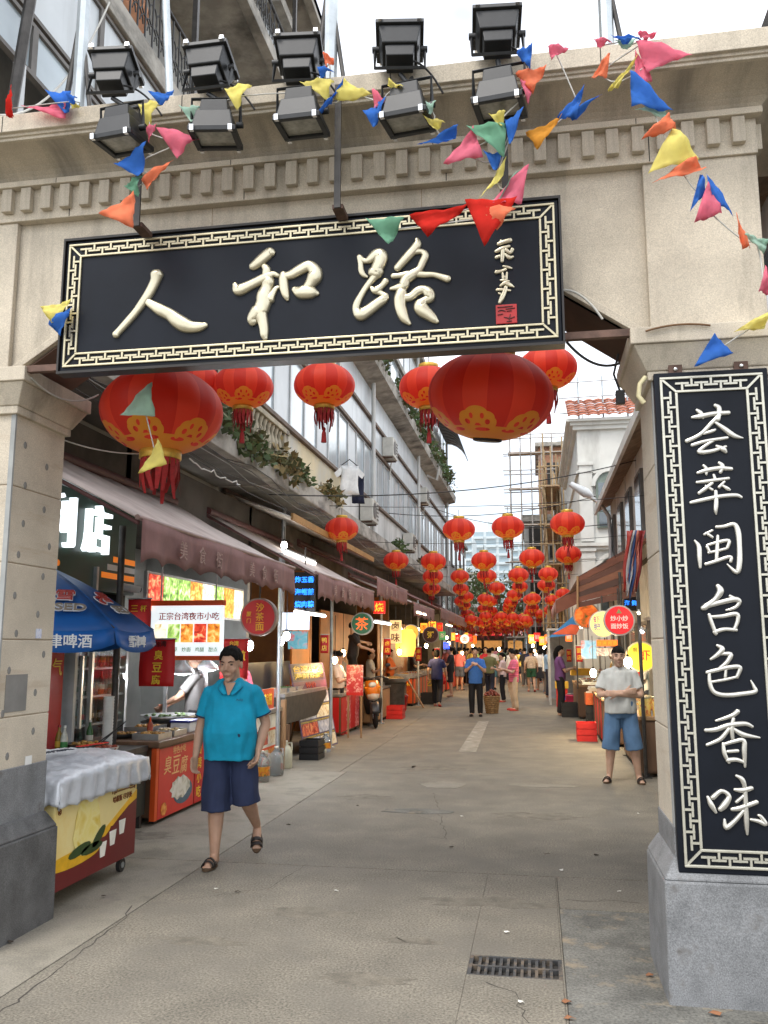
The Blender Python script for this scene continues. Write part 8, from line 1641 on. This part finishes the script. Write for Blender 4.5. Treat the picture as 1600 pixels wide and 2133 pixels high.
# grey block with a second scaffold filling the right side
simple_building('street_building', 'grey weathered block behind the white arched house', 1.25, 7, 38, 49, 9.6, wallgrey, 4, faceX=1.25, faceY=38, cols=3)
s3_ = thing('scaffolding', 'bamboo coloured scaffolding on the grey block beside the white arched house', 'scaffolding', (.9, 39, 0)); bam = M('bamboo pole', (.33, .23, .12), .7, var=.3)
for i in range(8):
    for x in (.55, 1.1): MB().tube([(x + random.uniform(-.05, .05), 37.4 + i * .9, 2.2), (x + random.uniform(-.08, .08), 37.4 + i * .9, 9.5 + random.uniform(0, 1.6))], .035, 5).build('upright', bam, s3_)
for k in range(9):
    for x in (.52, 1.12): MB().tube([(x, 37, 2.6 + k * .85), (x + random.uniform(-.05, .05), 44.2, 2.6 + k * .85 + random.uniform(-.1, .1))], .03, 5).build('ledger', bam, s3_)
    MB().tube([(.2, 37.35, 2.7 + k * .85), (2.6, 37.35, 2.7 + k * .85 + random.uniform(-.08, .08))], .03, 5).build('ledger', bam, s3_)
    if k % 2: MB().box(.5, 1.15, 37.2, 44, 2.64 + k * .85, 2.68 + k * .85).build('plank', plank, s3_)
for i in range(5): MB().tube([(.3 + i * .5, 37.3, 2.4), (.3 + i * .5, 37.3, 9.8 + random.uniform(-.6, 1.2))], .035, 5).build('upright', bam, s3_)
# extra banners, bulbs and goods to crowd the stalls
for i, (px, py, Y, w_, c_, lb) in enumerate(((668, 1322, 14.2, 16, '鸭', 'narrow red banner under the second awning'), (800, 1330, 18.4, 14, '卤', 'narrow red banner right of the round green sign'), (866, 1348, 22, 12, '串', 'narrow red banner past the round yellow sign'), (905, 1350, 26, 11, '鱼', 'narrow red banner by the round brown sign'), (1200, 1345, 19, 14, '面', 'narrow red banner left of the crab poster'), (1180, 1352, 23, 11, '饭', 'narrow red banner by the grey booth'))):
    banner(lb, px, px + w_, py, py + w_ * 2.4, Y, [(c_, .5, .3, .3, yel_l), ('店', .5, .72, .3, yel_l)])
for i in range(14):
    sd_ = i % 2; y = 17 + i * 1.9; lamp('small warm bulb strung along the %s stalls, %s from the gate' % (('left', 'right')[sd_], ('first', 'second', 'third', 'fourth', 'fifth', 'sixth', 'seventh')[i // 2]), (-3.3 + random.uniform(-.1, .1) if not sd_ else .95 - .01 * i, y, 2.15 + random.uniform(-.1, .1)), .05, (1, .7, .35), 16, 0, .5, group='strung bulbs')
for i, (x, y, sx, sy, h, mt, lb) in enumerate(((-3.45, 13.2, .15, .2, .3, blkp, 'black crate on the ground before the dark stall'), (-3.4, 20.9, .2, .22, .32, rdp, 'red crate on the ground by the timber counter'), (-3.3, 26.4, .2, .25, .35, blkp, 'black crate by the first snack stall'), (.85, 16.6, .18, .2, .34, rdp, 'red crate before the bright right stall'), (.75, 22.2, .2, .2, .36, blkp, 'black crate before the yellow box stall'), (-4.3, 10.2, .2, .1, .3, blkp, 'black crate between the first two stalls'))): crate(lb, (x, y), sx, sy, h, mt, mt, slats=3)
# ================================================================ far end of the street
fe = thing('far_stall_row', 'far low stall row with red awnings closing the street at the bend', 'stall', (-3, 72, 0))
MB().box(-16, -1.0, 76, 80, 0, 5.2).build('wall', shopdark, fe); MB().box(-16, -1.0, 75.6, 76, 3.0, 5.0).build('fascia', M('far brown fascia', (.16, .08, .06), .8, var=.3), fe)
for i in range(8): MB().box(-15 + i * 1.75, -13.5 + i * 1.75, 75.4, 75.6, 1.5, 2.3).build('lit_window', M('dim amber window', (.4, .2, .06), .5, var=.5, vs=2, emit=(1, .45, .1), es=.25), fe); MB().prism([(-15.1 + i * 1.75, 75.9, 3.3), (-13.4 + i * 1.75, 75.9, 3.3), (-13.4 + i * 1.75, 74.2, 2.7), (-15.1 + i * 1.75, 74.2, 2.7)], (0, 0, .06)).build('awning_sheet', (red_b, pinkt)[i % 2], fe)
for i in range(6): MB().box(-14 + i * 2.2, -12.4 + i * 2.2, 73.4, 74.2, 0, .9).build('counter', (org_b, red_b, wood_lt)[i % 3], fe)
simple_building('street_building', 'pale far building above the far stall row', -26, -5.5, 80.5, 92, 8.5, wallgrey, 3, faceY=80.5, cols=8)
for ob in list(_tmp.collection.objects): bpy.data.objects.remove(ob)
bpy.data.scenes.remove(_tmp)
